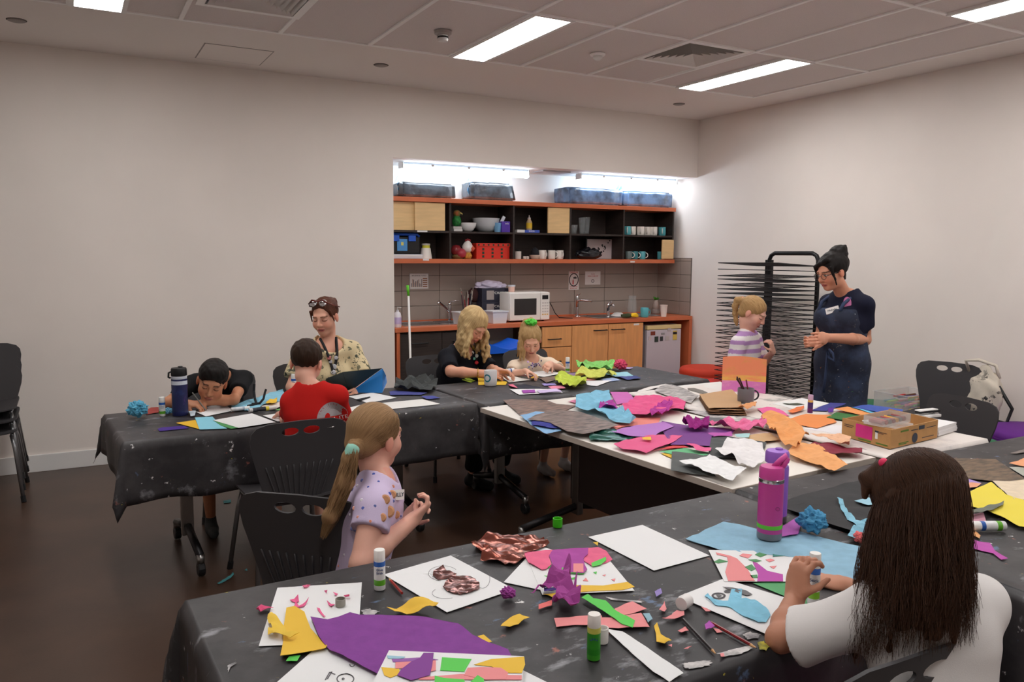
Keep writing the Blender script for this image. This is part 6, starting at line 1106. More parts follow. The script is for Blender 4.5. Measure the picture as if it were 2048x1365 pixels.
# mugs on tables
q = P(981, 771, TZ+.004); m1 = mug('mug', 'speckled white mug with teal and black print on the kitchen-side table', q.x, q.y, TZ+.004, (216, 214, 214), h=.1, r=.043, hand=.6)
d = Vector((-q.x, -q.y, 0)).normalized(); s_ = Vector((-d.y, d.x, 0)); mb = MB(); n = 18
for k in range(n):
 a0, a1 = 2*PI*k/n, 2*PI*(k+1)/n
 def pp(a, rr): c_ = rr*math.cos(a); ang = math.atan2(d.y, d.x)-(.55)+c_/.043; return (q.x+.0436*math.cos(ang), q.y+.0436*math.sin(ang), TZ+.056+rr*math.sin(a))
 mb.add([pp(a0, .026), pp(a1, .026), pp(a1, .017), pp(a0, .017)], [(0, 1, 2, 3)])
mb.build('print', M('teal_print', (40, 120, 130)), m1)
q = P(1491, 806, TZ+.024); mg = mug('mug', 'grey mug holding brushes on the white table', q.x, q.y, TZ+.024, (112, 108, 112), h=.085, r=.047, hand=-.5, inner=(40, 40, 46))
for k, (dx, dy, ln, c) in enumerate(((-.03, .0, .14, (70, 30, 34)), (-.02, .02, .13, (60, 26, 30)), (-.008, .01, .12, (120, 50, 56)), (-.035, .015, .125, (44, 40, 44)))):  # paint brushes standing in the mug, drawn as plain handles
 a = Vector((q.x+.015+.01*k*CR.x, q.y, TZ+.034)); b_ = a+Vector((CR.x*dx*2.2, CR.y*dx*2.2+dy, ln)); o = MB().tube([a, b_], .0042, 6).build('pencil', M('bh%d' % k, c, rough=.35)); tag(centre_obj(o), ['dark brush leaning furthest left in the grey mug', 'dark red brush second from left in the grey mug', 'red brush at the right in the grey mug', 'black brush behind the others in the grey mug'][k], 'pencil', 'brushes in the grey mug')
# sunset painting propped on the white table
a, b_ = P(1443, 783, ZW), P(1531, 788, ZW); nrm = (b_-a).cross(Vector((0, 0, 1))).normalized()
sun = ramp_splat('sunset_paint', (236, 140, 100), [((226, 150, 90), 5, .5, (1, 1, 3), 2, .1), ((240, 120, 96), 8, .6, (1, 1, 4), 5, .1), ((120, 70, 60), 60, .76, (1, 1, 1), 9, .02), ((250, 240, 230), 70, .78, (1, 1, 1), 3, .02)], rough=.7, bump=.1)
sunp = ramp_splat('sunset_pink', (216, 120, 186), [((230, 150, 190), 6, .5, (1, 1, 3), 2, .15), ((190, 100, 180), 9, .62, (1, 1, 3), 5, .1)], rough=.7, bump=.1)
suny = ramp_splat('sunset_gold', (236, 178, 90), [((240, 150, 96), 6, .52, (1, 1, 4), 2, .12)], rough=.7, bump=.1)
tp = thing('painting', 'sunset painting in orange and pink bands propped upright', 'painting', ((a.x+b_.x)/2, (a.y+b_.y)/2, ZW)); hgt = .215
def pan(z0, z1, nm, m, off=0):
 mb = MB(); n = 8; V = []
 for k in range(n+1):
  f = k/n; p0 = a.lerp(b_, f); bend = -nrm*.012*math.sin(f*PI)+nrm*off
  for zz in (z0, z1):
   top = .012*math.sin(f*PI*.9+.4) if zz > .2 else 0
   V.append(p0+bend+nrm*(-.09*zz)+Vector((0, 0, zz+top)))
 V2 = [v-nrm*.0016 for v in V]; N_ = len(V)
 F_ = [(2*k, 2*k+2, 2*k+3, 2*k+1) for k in range(n)]; mb.add(V+V2, F_+[tuple(N_+i for i in reversed(f)) for f in F_]+[(1, 3, N_+3, N_+1)]+[(2*k+1, 2*k+3, N_+2*k+3, N_+2*k+1) for k in range(1, n)]+[(0, 1, N_+1, N_), (2*n, N_+2*n, N_+2*n+1, 2*n+1)])
 return mb.build(nm, m, tp)
pan(0, hgt*.33, 'pink_band', sunp); pan(hgt*.33, hgt*.5, 'gold_band', suny); pan(hgt*.5, hgt, 'orange_band', sun)
# cardboard box with craft bits on the right table
ZT4 = TZ+.006
c0, c1, c2 = P(1683, 872, ZT4), P(1780, 899, ZT4), P(1874, 876, ZT4); c3 = c0+c2-c1; hb = .088
kr = M('kraft_board', (186, 140, 88), rough=.75, var=.06, vscale=20)
bx = thing('cardboard_box', 'open shallow brown cardboard carton on the white cloth', 'box', ((c0.x+c2.x)/2, (c0.y+c2.y)/2, ZT4))
def wallpanel(a, b_, h0, nm, th=.005):
 d = (b_-a).normalized(); n_ = Vector((-d.y, d.x, 0))*th; u = Vector((0, 0, h0)); return MB().add([a, b_, b_+n_, a+n_, a+u, b_+u, b_+n_+u, a+n_+u], [(0, 1, 5, 4), (1, 2, 6, 5), (2, 3, 7, 6), (3, 0, 4, 7), (4, 5, 6, 7), (3, 2, 1, 0)]).build(nm, kr, bx)
wf = wallpanel(c0, c1, hb, 'front_panel'); wr = wallpanel(c1, c2, hb*.98, 'side_panel'); wallpanel(c2, c3, hb, 'back_panel'); wallpanel(c3, c0, hb*.95, 'left_panel'); MB().add([c0, c1, c2, c3], [(0, 1, 2, 3)]).build('floor_panel', kr, bx)
def onpanel(a, b_, f0, f1, z0, z1, nm, m, par, off=.0012):
 d = (b_-a); n_ = Vector((d.y, -d.x, 0)).normalized()*off; p0, p1 = a+d*f0+n_, a+d*f1+n_; z0v, z1v = Vector((0, 0, z0)), Vector((0, 0, z1)); i_ = -n_*.8
 return MB().add([p0+z0v, p1+z0v, p1+z1v, p0+z1v, p0+z0v+i_, p1+z0v+i_, p1+z1v+i_, p0+z1v+i_], [(0, 1, 2, 3), (0, 4, 5, 1), (1, 5, 6, 2), (2, 6, 7, 3), (3, 7, 4, 0)]).build(nm, m, par)
onpanel(c0, c1, .3, .64, .018, .078, 'pink_label', M('label_pink', (214, 44, 136), rough=.5), wf)
grn_ink = M('ink_green', (90, 120, 40)); dkbl = M('ink_navy', (40, 50, 66))
for f0, f1, z0, z1 in ((.05, .25, .06, .062), (.05, .22, .052, .054), (.7, .92, .064, .066), (.72, .86, .058, .06)): onpanel(c0, c1, f0, f1, z0, z1, 'print_line', ink, wf)
onpanel(c0, c1, .36, .62, .006, .012, 'print_line', grn_ink, wf); onpanel(c0, c1, .72, .95, .008, .014, 'print_line', grn_ink, wf); onpanel(c0, c1, .7, .75, .03, .06, 'white_mark', white_m, wf); onpanel(c0, c1, .69, .76, .06, .068, 'dark_mark', dkbl, wf)
for f0, f1, z0, z1 in ((.17, .37, .014, .018), (.17, .33, .008, .012), (.2, .36, .066, .074)): onpanel(c1, c2, f0, f1, z0, z1, 'print_line', grn_ink, wr)
for f0, f1, z0, z1 in ((.42, .56, .062, .066), (.75, .95, .06, .063), (.66, .92, .016, .019)): onpanel(c1, c2, f0, f1, z0, z1, 'print_line', ink, wr)
onpanel(c1, c2, .58, .7, .06, .078, 'print_block', dkbl, wr)
dv = (c2-c1); n_ = Vector((dv.y, -dv.x, 0)).normalized()*.0014; cen = c1+dv*.5+n_+Vector((0, 0, .026)); dn = dv.normalized(); mb = MB(); mb.add([cen+dn*(.024*math.cos(2*PI*k/20))+Vector((0, 0, .024*math.sin(2*PI*k/20))) for k in range(20)], [tuple(range(20))]); mb.build('round_emblem', dkbl, wr)
# contents
def rotbox(mb, cx_, cy_, z0, z1, L, W_, ang): return mb.box(-L/2, L/2, -W_/2, W_/2, z0, z1, .003).xform(Matrix.Translation((cx_, cy_, 0)) @ Matrix.Rotation(ang, 4, 'Z'))
q = P(1774, 846, ZT4+.09); ang = math.atan2((c2-c1).y, (c2-c1).x)
clr = M('clear_plastic', (226, 226, 226), rough=.15, alpha=.28, spec=.5)
t = thing('pen_tray', 'clear plastic tray of crayons on the cardboard carton', 'pen tray', (q.x, q.y, ZT4+.092));
rotbox(MB(), q.x, q.y, ZT4+.089, ZT4+.094, .22, .1, ang).build('tray_floor', clr, t)
for sx, sy, L, W_ in ((0, -.05, .22, .004), (0, .05, .22, .004), (-.11, 0, .004, .1), (.11, 0, .004, .1)):
 o_ = Matrix.Rotation(ang, 4, 'Z') @ Vector((sx, sy, 0)); rotbox(MB(), q.x+o_.x, q.y+o_.y, ZT4+.089, ZT4+.13, L, W_, ang).build('tray_wall', clr, t)
for k, c in enumerate(((140, 44, 50), (176, 70, 60), (90, 84, 84), (150, 50, 54), (206, 150, 40), (70, 66, 70), (130, 40, 46))):
 o_ = Matrix.Rotation(ang, 4, 'Z') @ Vector((-.09+.03*k, 0, 0)); o = MB().tube([(q.x+o_.x, q.y+o_.y-.035, ZT4+.105), (q.x+o_.x+.004, q.y+o_.y+.035, ZT4+.105)], .011, 8).build('crayon', M('cr%d' % k, c, rough=.5)); tag(centre_obj(o), 'stubby crayon in the clear tray, number %s from the left' % ('first', 'second', 'third', 'fourth', 'fifth', 'sixth', 'last')[k], 'crayon', 'crayons in the clear tray'); o['label'] = '%s stubby crayon, %s from left in the clear tray' % (('maroon', 'rust red', 'grey', 'dark red', 'golden', 'charcoal', 'wine red')[k], ('first', 'second', 'third', 'fourth', 'fifth', 'sixth', 'seventh')[k])
q = c0*.3+c3*.45+c1*.25; o = rotbox(MB(), q.x, q.y, ZT4+.06, ZT4+.068, .12, .05, ang-.3).build('paper_offcuts', white_m); tag(centre_obj(o), 'white paper offcuts lying inside the cardboard carton', 'paper')
# stack of white paper
s0, s1, s2 = P(1876, 873, ZT4), P(1926, 857, ZT4), P(1880, 842, ZT4); e1 = (s1-s0).normalized()*.21; e2 = Vector((-e1.y, e1.x, 0)).normalized()*.297
for k in range(5):
 j = Vector((random.uniform(-.004, .004), random.uniform(-.004, .004), 0)); z0 = ZT4+.0085*k
 A_ = s0+j; o = MB().prism([(A_.x, A_.y), (A_.x+e1.x, A_.y+e1.y), (A_.x+e1.x+e2.x, A_.y+e1.y+e2.y), (A_.x+e2.x, A_.y+e2.y)], z0, z0+.0082).build('paper_ream', M('ream%d' % (k % 2), (232-8*(k % 2), 230-8*(k % 2), 230-8*(k % 2)))); tag(centre_obj(o), ['lowest', 'second lowest', 'middle', 'second highest', 'topmost'][k]+' block of the white paper stack behind the carton', 'paper stack', 'white paper stack')
q = P(1852, 834, ZT4+.045); t = thing('hole_punch', 'white and black hole punch on the white paper stack', 'hole punch', (q.x, q.y, ZT4+.043)); rotbox(MB(), q.x, q.y, ZT4+.043, ZT4+.058, .16, .045, ang-.25).build('base', white_m, t); rotbox(MB(), q.x+.01, q.y, ZT4+.066, ZT4+.078, .15, .03, ang-.2).build('lever', black_m, t); rotbox(MB(), q.x, q.y, ZT4+.078, ZT4+.084, .13, .034, ang-.2).build('grip', white_m, t); rotbox(MB(), q.x+.05, q.y-.005, ZT4+.058, ZT4+.068, .03, .04, ang-.25).build('hinge', steel_m, t)
# clear tub of markers on the ottoman
q = P(1806, 800, .47); zt_ = .432; tx, ty = q.x-.12, q.y-.12; ta = ang-.12
t = thing('plastic_tub', 'clear plastic tub full of markers on the orange-red ottoman', 'tub', (tx, ty, zt_)); M4 = Matrix.Translation((tx, ty, 0)) @ Matrix.Rotation(ta, 4, 'Z')
MB().box(-.2, .2, -.14, .14, zt_, zt_+.004).xform(M4).build('tub_floor', clr, t)
for sx, sy, L, W_ in ((0, -.14, .4, .004), (0, .14, .4, .004), (-.2, 0, .004, .28), (.2, 0, .004, .28)): MB().box(sx-L/2, sx+L/2, sy-W_/2, sy+W_/2, zt_, zt_+.13).xform(M4).build('tub_wall', clr, t)
MB().tube([M4 @ Vector(p) for p in ((-.205, -.145, zt_+.13), (.205, -.145, zt_+.13), (.205, .145, zt_+.13), (-.205, .145, zt_+.13), (-.205, -.145, zt_+.13))], .006, 6).build('rim', clr, t)
rg = random.Random(21)
cols = [(('yellow'), (236, 196, 40)), ('orange', (236, 120, 40)), ('red', (190, 40, 50)), ('purple', (110, 60, 150)), ('green', (70, 150, 60)), ('lime', (160, 200, 60)), ('navy', (40, 50, 100)), ('pink', (230, 100, 140)), ('teal', (50, 140, 150)), ('brown', (110, 70, 50))]
mk = 0
for layer in range(3):
 for k in range(9):
  nm, c = cols[(k*3+layer*4) % 10]; yy = -.11+.027*k; xx = rg.uniform(-.08, .08)+(.07 if layer == 2 else 0); z0 = zt_+.018+.032*layer
  a_ = M4 @ Vector((xx-.065, yy+rg.uniform(-.01, .01), z0)); b_ = M4 @ Vector((xx+.065, yy+rg.uniform(-.01, .01), z0)); o = MB().tube([a_, a_.lerp(b_, .7), a_.lerp(b_, .7), b_], [.0085, .0085, .0095, .0095], 8).build('marker', M('mk_'+nm, c, rough=.4), smooth=False)
  mk += 1; tag(centre_obj(o), nm+' felt marker lying among the others in the clear tub', 'marker', 'markers in the clear tub')
# tote bag on the chair by the wall
t = thing('tote_bag', 'cream tote bag with dark marks hung on the wall-side chair', 'bag', (5.66, 3.34, .45)); tote_m = ramp_splat('tote_cloth', (214, 204, 188), [((40, 40, 42), 12, .58, (1, 1, 1), 3, .03), ((206, 196, 180), 5, .5, (1, 1, 1), 7, .2)], rough=.85, bump=.3, bscale=30)
bm = bmesh.new(); bmesh.ops.create_icosphere(bm, subdivisions=4, radius=1)
for v in bm.verts:
 n_ = noise.noise(v.co*2.1)*.25; c = v.co; v.co = Vector((5.63+c.x*.07*(1+n_), 3.28+c.y*.14*(1+n_), .62+c.z*.2*(1+n_)))
me = bpy.data.meshes.new('bag_body'); bm.to_mesh(me); bm.free(); o = link('bag_body', me, tote_m, t, True); o.location = -woff(t)
MB().tube([(5.6, 3.36, .78), (5.56, 3.37, .86), (5.6, 3.3, .87), (5.64, 3.2, .84), (5.64, 3.17, .75)], .012, 8).build('strap', M('strap_cream', (216, 206, 192), rough=.8), t, smooth=True); MB().tube([(5.62, 3.16, .7), (5.66, 3.08, .55), (5.64, 3.1, .45), (5.6, 3.16, .46)], .012, 8).build('strap', black_m, t, smooth=True)
# black pipe cleaners on left table
z0 = TZ+.012
for k, pts in enumerate(([(1480, 512, 0), (1560, 497, .002), (1545, 470, .02), (1540, 455, .05), (1545, 452, .09)], [(1520, 500, .004), (1590, 492, .003), (1625, 478, .02), (1640, 465, .05), (1650, 462, .065)])):
 V = [P(*px_('N', [(x, y)])[0], z0)+Vector((0, 0, h)) for x, y, h in pts]; o = MB().tube(V, .007, 6).build('pipe_cleaner', M('chenille', (26, 26, 30), rough=.95)); tag(centre_obj(o), ['black pipe cleaner bent straight up on the left table', 'black pipe cleaner bent outwards on the left table'][k], 'pipe cleaner', 'black pipe cleaners')
# black board and blue film leaning by the woman in the patterned shirt
def slab(name, label, cat, pts, mat, th=.003):
 V = [Vector(p) for p in pts]; n_ = (V[1]-V[0]).cross(V[2]-V[0]).normalized()*th; m_ = len(V)
 o = MB().add(V+[v+n_ for v in V], [tuple(range(m_)), tuple(range(2*m_-1, m_-1, -1))]+[(i, (i+1) % m_, m_+(i+1) % m_, m_+i) for i in range(m_)]).build(name, mat); return tag(centre_obj(o), label, cat)
pa = lambda x, y, z: P(*px_('O', [(x, y)])[0], z)
slab('black_board', 'dark green-black board held up by the woman in patterned shirt', 'board', [pa(700, 945, TZ+.006), pa(520, 900, TZ+.03), pa(490, 832, TZ+.12), pa(640, 772, TZ+.15), pa(985, 738, TZ+.14)], M('board_dark', (34, 46, 46), rough=.4))
film = M('blue_acetate', (40, 120, 190), rough=.25, trans=.25, spec=.5, bump=.2, bscale=20)
slab('blue_film', 'translucent blue film curling off the dark board', 'plastic film', [pa(705, 950, TZ+.004), pa(992, 738, TZ+.135), pa(1022, 800, TZ+.08), pa(1030, 860, TZ+.05), pa(990, 952, TZ+.004)], film, .002)
# floor scraps
for nm, lb, pts in (('floor_scrap', 'thin teal paper strip on the floor behind the foreground table', [(434, 1168), (459, 1154), (466, 1146), (468, 1150), (461, 1158), (438, 1170)]), ('floor_scrap', 'small teal crumb on the floor by the chair leg', [(488, 1182), (494, 1179), (497, 1183), (491, 1184)]), ('floor_scrap', 'tiny teal crumb on the floor further from the chair leg', [(489, 1142), (494, 1139), (495, 1143)]), ('floor_scrap', 'pale blue scrap on the floor under the left table', [(446, 1003), (462, 1000), (462, 1006), (448, 1008)])):
 paper(nm, lb, 'paper scrap', (70, 150, 156), 'p', pts, 0, z=.002, amp=.004, freq=30)
# dried white and yellow paint on the foreground cloth edge
fc = [o_ for o_ in bpy.data.objects if o_.get('label', '').startswith('black paint-smeared cloth over the foreground')][0]
wp = M('dried_paint', (206, 202, 200), rough=.7, rgb2=(120, 118, 120), vscale=30); yp = M('dried_yellow', (206, 190, 40), rough=.7, rgb2=(110, 110, 50), vscale=40)
for crop, pg, mt in (('E', [(90, 1200), (180, 1185), (330, 1165), (380, 1180), (350, 1215), (200, 1250), (130, 1240)], wp), ('E', [(420, 1110), (520, 1080), (700, 1040), (760, 1055), (640, 1110), (480, 1140)], wp), ('E', [(650, 940), (720, 915), (810, 940), (790, 975), (690, 980)], wp), ('E', [(780, 1010), (840, 1000), (890, 1050), (860, 1085), (800, 1070)], yp), ('A', [(1880, 720), (1960, 705), (2040, 730), (1990, 765), (1905, 768)], wp), ('A', [(690, 1210), (760, 1180), (770, 1190), (715, 1225), (695, 1270)], wp), ('C', [(860, 670), (980, 690), (1170, 705), (1160, 722), (900, 692)], wp)):
 V = [P(x, y, TZ+.0032) for x, y in px_(crop, pg)]; mb = MB(); n = len(V); c = sum(V, Vector())/n; R_ = random.Random(len(pg)); out = []
 for i in range(n):
  for k in range(5): q = V[i].lerp(V[(i+1) % n], k/5); out.append(c+(q-c)*R_.uniform(.82, 1.12))
 mb.add(out+[c], [(i, (i+1) % len(out), len(out)) for i in range(len(out))]); o = mb.build('paint_smear', mt); o.parent = fc; bpy.context.view_layer.update(); o.matrix_parent_inverse = fc.matrix_world.inverted()
# ================================================================ PEOPLE: smooth implicit bodies turned into one continuous mesh each
def npv(v): return np.array(v, np.float64)
def unit(v): v = npv(v); return v/np.linalg.norm(v)
class Field:
 def __init__(s, lo, hi, step, fine=()):
  s.ax = []
  for a in range(3):
   p = lo[a]; out = [p]
   while p < hi[a]:
    st = step
    for l, h, f in fine:
     if l[a]-f <= p <= h[a]: st = min(st, f)
    p += st; out.append(p)
   s.ax.append(np.array(out, np.float32))
  s.F = np.full([len(a) for a in s.ax], .5, np.float32); s.step = step
 def sub(s, lo, hi, m):
  sl = []
  for a in range(3):
   i0 = max(0, np.searchsorted(s.ax[a], lo[a]-m)-1); i1 = min(len(s.ax[a]), np.searchsorted(s.ax[a], hi[a]+m)+1); sl.append(slice(i0, i1))
  X = s.ax[0][sl[0]][:, None, None]; Y = s.ax[1][sl[1]][None, :, None]; Z_ = s.ax[2][sl[2]][None, None, :]
  return tuple(sl), X, Y, Z_
 def op(s, sl, d, k, mode):
  a = s.F[sl]
  if mode == 'u':
   h = np.clip(.5+.5*(a-d)/k, 0, 1); s.F[sl] = a*(1-h)+d*h-k*h*(1-h)
  else:
   d = -d; h = np.clip(.5-.5*(a-d)/k, 0, 1); s.F[sl] = a*(1-h)+d*h+k*h*(1-h)
 def cone(s, a, b, r1, r2, k=.02, flat=None, mode='u', cut=None):
  a, b = npv(a), npv(b); R_ = max(r1, r2)*(1.0 if flat is None else max(1, 1.0))
  lo, hi = np.minimum(a, b)-R_, np.maximum(a, b)+R_
  sl, X, Y, Z_ = s.sub(lo, hi, k+s.step*2)
  if 0 in s.F[sl].shape: return s
  px, py, pz = X-a[0], Y-a[1], Z_-a[2]; ab = b-a; L2 = float(ab@ab)+1e-9
  t = np.clip((px*ab[0]+py*ab[1]+pz*ab[2])/L2, 0, 1)
  dx, dy, dz = px-ab[0]*t, py-ab[1]*t, pz-ab[2]*t
  sc = 1
  if flat is not None:
   n, f = unit(flat[0]), flat[1]; q = (dx*n[0]+dy*n[1]+dz*n[2])*(1/f-1); dx, dy, dz = dx+n[0]*q, dy+n[1]*q, dz+n[2]*q; sc = (1+f)/2
  d = (np.sqrt(dx*dx+dy*dy+dz*dz)-(r1+(r2-r1)*t))*sc
  if cut is not None:
   c, n = npv(cut[0]), unit(cut[1]); d = np.maximum(d, (X-c[0])*n[0]+(Y-c[1])*n[1]+(Z_-c[2])*n[2])
  s.op(sl, d.astype(np.float32), k, mode); return s
 def ell(s, c, r, R3=None, k=.02, mode='u'):
  c = npv(c); r = npv(r if hasattr(r, '__len__') else (r, r, r)); M_ = max(r)
  sl, X, Y, Z_ = s.sub(c-M_, c+M_, k+s.step*2)
  if 0 in s.F[sl].shape: return s
  px, py, pz = X-c[0], Y-c[1], Z_-c[2]
  if R3 is not None: px, py, pz = (px*R3[0, i]+py*R3[1, i]+pz*R3[2, i] for i in range(3))
  k0 = np.sqrt((px/r[0])**2+(py/r[1])**2+(pz/r[2])**2); k1 = np.sqrt((px/r[0]**2)**2+(py/r[1]**2)**2+(pz/r[2]**2)**2)+1e-6
  s.op(sl, (k0*(k0-1)/k1).astype(np.float32), k, mode); return s
 def cutplane(s, c, n):                   # keep the side n points away from
  c, n = npv(c), unit(n); s.F = np.maximum(s.F, ((s.ax[0][:, None, None]-c[0])*n[0]+(s.ax[1][None, :, None]-c[1])*n[1]+(s.ax[2][None, None, :]-c[2])*n[2]).astype(np.float32)); return s
 def wrinkle(s, amp, freq, seed=0, stretch=(1, 1, 1), n=7):
  rg = np.random.RandomState(seed); X, Y, Z_ = s.ax[0][:, None, None], s.ax[1][None, :, None], s.ax[2][None, None, :]; W_ = 0
  for i in range(n):
   d = rg.normal(size=3)*npv(stretch); d *= freq*rg.uniform(.6, 1.8)/np.linalg.norm(d); W_ = W_+np.sin(X*d[0]+Y*d[1]+Z_*d[2]+rg.uniform(0, 6.28)+1.5*np.sin(Z_*freq*.4+i+X*freq*.3))
  m = np.abs(s.F) < .1; s.F = (s.F+np.where(m, amp*W_/math.sqrt(n), 0)).astype(np.float32); return s
 def mesh(s, sm=1):
  F = s.F; S = F < 0; nx, ny, nz = F.shape
  c = S[:-1, :-1, :-1].astype(np.int8)
  for i in (0, 1):
   for j in (0, 1):
    for k in (0, 1):
     if i+j+k: c = c+S[i:nx-1+i, j:ny-1+j, k:nz-1+k]
  act = (c > 0) & (c < 8); I, J, K = np.nonzero(act); n = len(I)
  idx = np.full(act.shape, -1, np.int32); idx[I, J, K] = np.arange(n)
  val = np.empty((n, 8), np.float32); offs = [(i, j, k) for i in (0, 1) for j in (0, 1) for k in (0, 1)]
  for q, (i, j, k) in enumerate(offs): val[:, q] = F[I+i, J+j, K+k]
  x0, x1 = s.ax[0][I], s.ax[0][I+1]; y0, y1 = s.ax[1][J], s.ax[1][J+1]; z0, z1 = s.ax[2][K], s.ax[2][K+1]
  acc = np.zeros((n, 3), np.float64); cnt = np.zeros(n)
  for a in range(8):
   for b_ in range(a+1, 8):
    oa, ob = offs[a], offs[b_]
    if sum(abs(u-v) for u, v in zip(oa, ob)) != 1: continue
    va, vb = val[:, a], val[:, b_]; m = (va < 0) != (vb < 0); t = np.where(m, va/np.where(m, va-vb, 1), 0)
    for ax_, (l, h) in enumerate(((x0, x1), (y0, y1), (z0, z1))):
     pa = np.where(oa[ax_], h, l); pb = np.where(ob[ax_], h, l); acc[:, ax_] += np.where(m, pa+(pb-pa)*t, 0)
    cnt += m
  V = acc/cnt[:, None]; Q = []
  for ax_ in range(3):
   A = [slice(None)]*3; Bq = [slice(None)]*3; A[ax_] = slice(0, -1); Bq[ax_] = slice(1, None)
   ch = S[tuple(A)] != S[tuple(Bq)]; o1, o2 = [(1, 2), (2, 0), (0, 1)][ax_]
   i3 = list(np.nonzero(ch)); ok = (i3[o1] > 0) & (i3[o2] > 0) & (i3[o1] < F.shape[o1]-1) & (i3[o2] < F.shape[o2]-1); i3 = [q[ok] for q in i3]
   def cell(d1, d2): q = [x.copy() for x in i3]; q[o1] -= d1; q[o2] -= d2; return idx[q[0], q[1], q[2]]
   quad = np.stack([cell(1, 1), cell(0, 1), cell(0, 0), cell(1, 0)], 1); fl = ~S[i3[0], i3[1], i3[2]]; quad[fl] = quad[fl][:, ::-1]; Q.append(quad)
  Q = np.concatenate(Q)
  for _ in range(sm):
   A_ = np.zeros_like(V); C_ = np.zeros(len(V))
   for k in range(4):
    a, b_ = Q[:, k], Q[:, (k+1) % 4]
    for ax_ in range(3): A_[:, ax_] += np.bincount(a, V[b_, ax_], len(V))+np.bincount(b_, V[a, ax_], len(V))
    C_ += np.bincount(a, minlength=len(V))+np.bincount(b_, minlength=len(V))
   V = V*.45+.55*A_/np.maximum(C_, 1)[:, None]
  return V, Q
def npmesh(name, V, Q, mat, parent, col=None, flow=None):
 off = npv(woff(parent)) if parent is not None else 0
 me = bpy.data.meshes.new(name); me.vertices.add(len(V)); me.vertices.foreach_set('co', (V-off).astype(np.float32).ravel())
 me.loops.add(Q.size); me.loops.foreach_set('vertex_index', Q.astype(np.int32).ravel()); me.polygons.add(len(Q))
 me.polygons.foreach_set('loop_start', np.arange(0, Q.size, Q.shape[1], dtype=np.int32)); me.polygons.foreach_set('loop_total', np.full(len(Q), Q.shape[1], np.int32)); me.update(calc_edges=True); me.validate()
 if col is not None:
  a = me.color_attributes.new('Col', 'FLOAT_COLOR', 'POINT'); c = np.ones((len(V), 4), np.float32); c[:, :3] = col; a.data.foreach_set('color', c.ravel())
 if flow is not None:
  a = me.attributes.new('flow', 'FLOAT_VECTOR', 'POINT'); a.data.foreach_set('vector', flow.astype(np.float32).ravel())
 return link(name, me, mat, parent, True)
def hair_mat(key, c1, c2, scale=1.0, rough=.55):
 if key in _M: return _M[key]
 m = M(key, c1, rough=rough, spec=.18); nt = m.node_tree; b = nt.nodes['Principled BSDF']
 at = nt.nodes.new('ShaderNodeAttribute'); at.attribute_name = 'flow'; mp = nt.nodes.new('ShaderNodeMapping'); mp.inputs['Scale'].default_value = (38*scale, 2.2, 1); nt.links.new(at.outputs['Vector'], mp.inputs[0])
 n = nt.nodes.new('ShaderNodeTexNoise'); n.inputs['Scale'].default_value = 1; n.inputs['Detail'].default_value = 6; n.inputs['Roughness'].default_value = .7; nt.links.new(mp.outputs[0], n.inputs['Vector'])
 r = nt.nodes.new('ShaderNodeValToRGB'); r.color_ramp.elements[0].position = .32; r.color_ramp.elements[1].position = .68; r.color_ramp.elements[0].color = (*s2l(c1), 1); r.color_ramp.elements[1].color = (*s2l(c2), 1)
 nt.links.new(n.outputs['Fac'], r.inputs[0]); nt.links.new(r.outputs[0], b.inputs['Base Color'])
 bn = nt.nodes.new('ShaderNodeBump'); bn.inputs['Strength'].default_value = .5; bn.inputs['Distance'].default_value = .004; nt.links.new(n.outputs['Fac'], bn.inputs['Height']); nt.links.new(bn.outputs[0], b.inputs['Normal'])
 return m
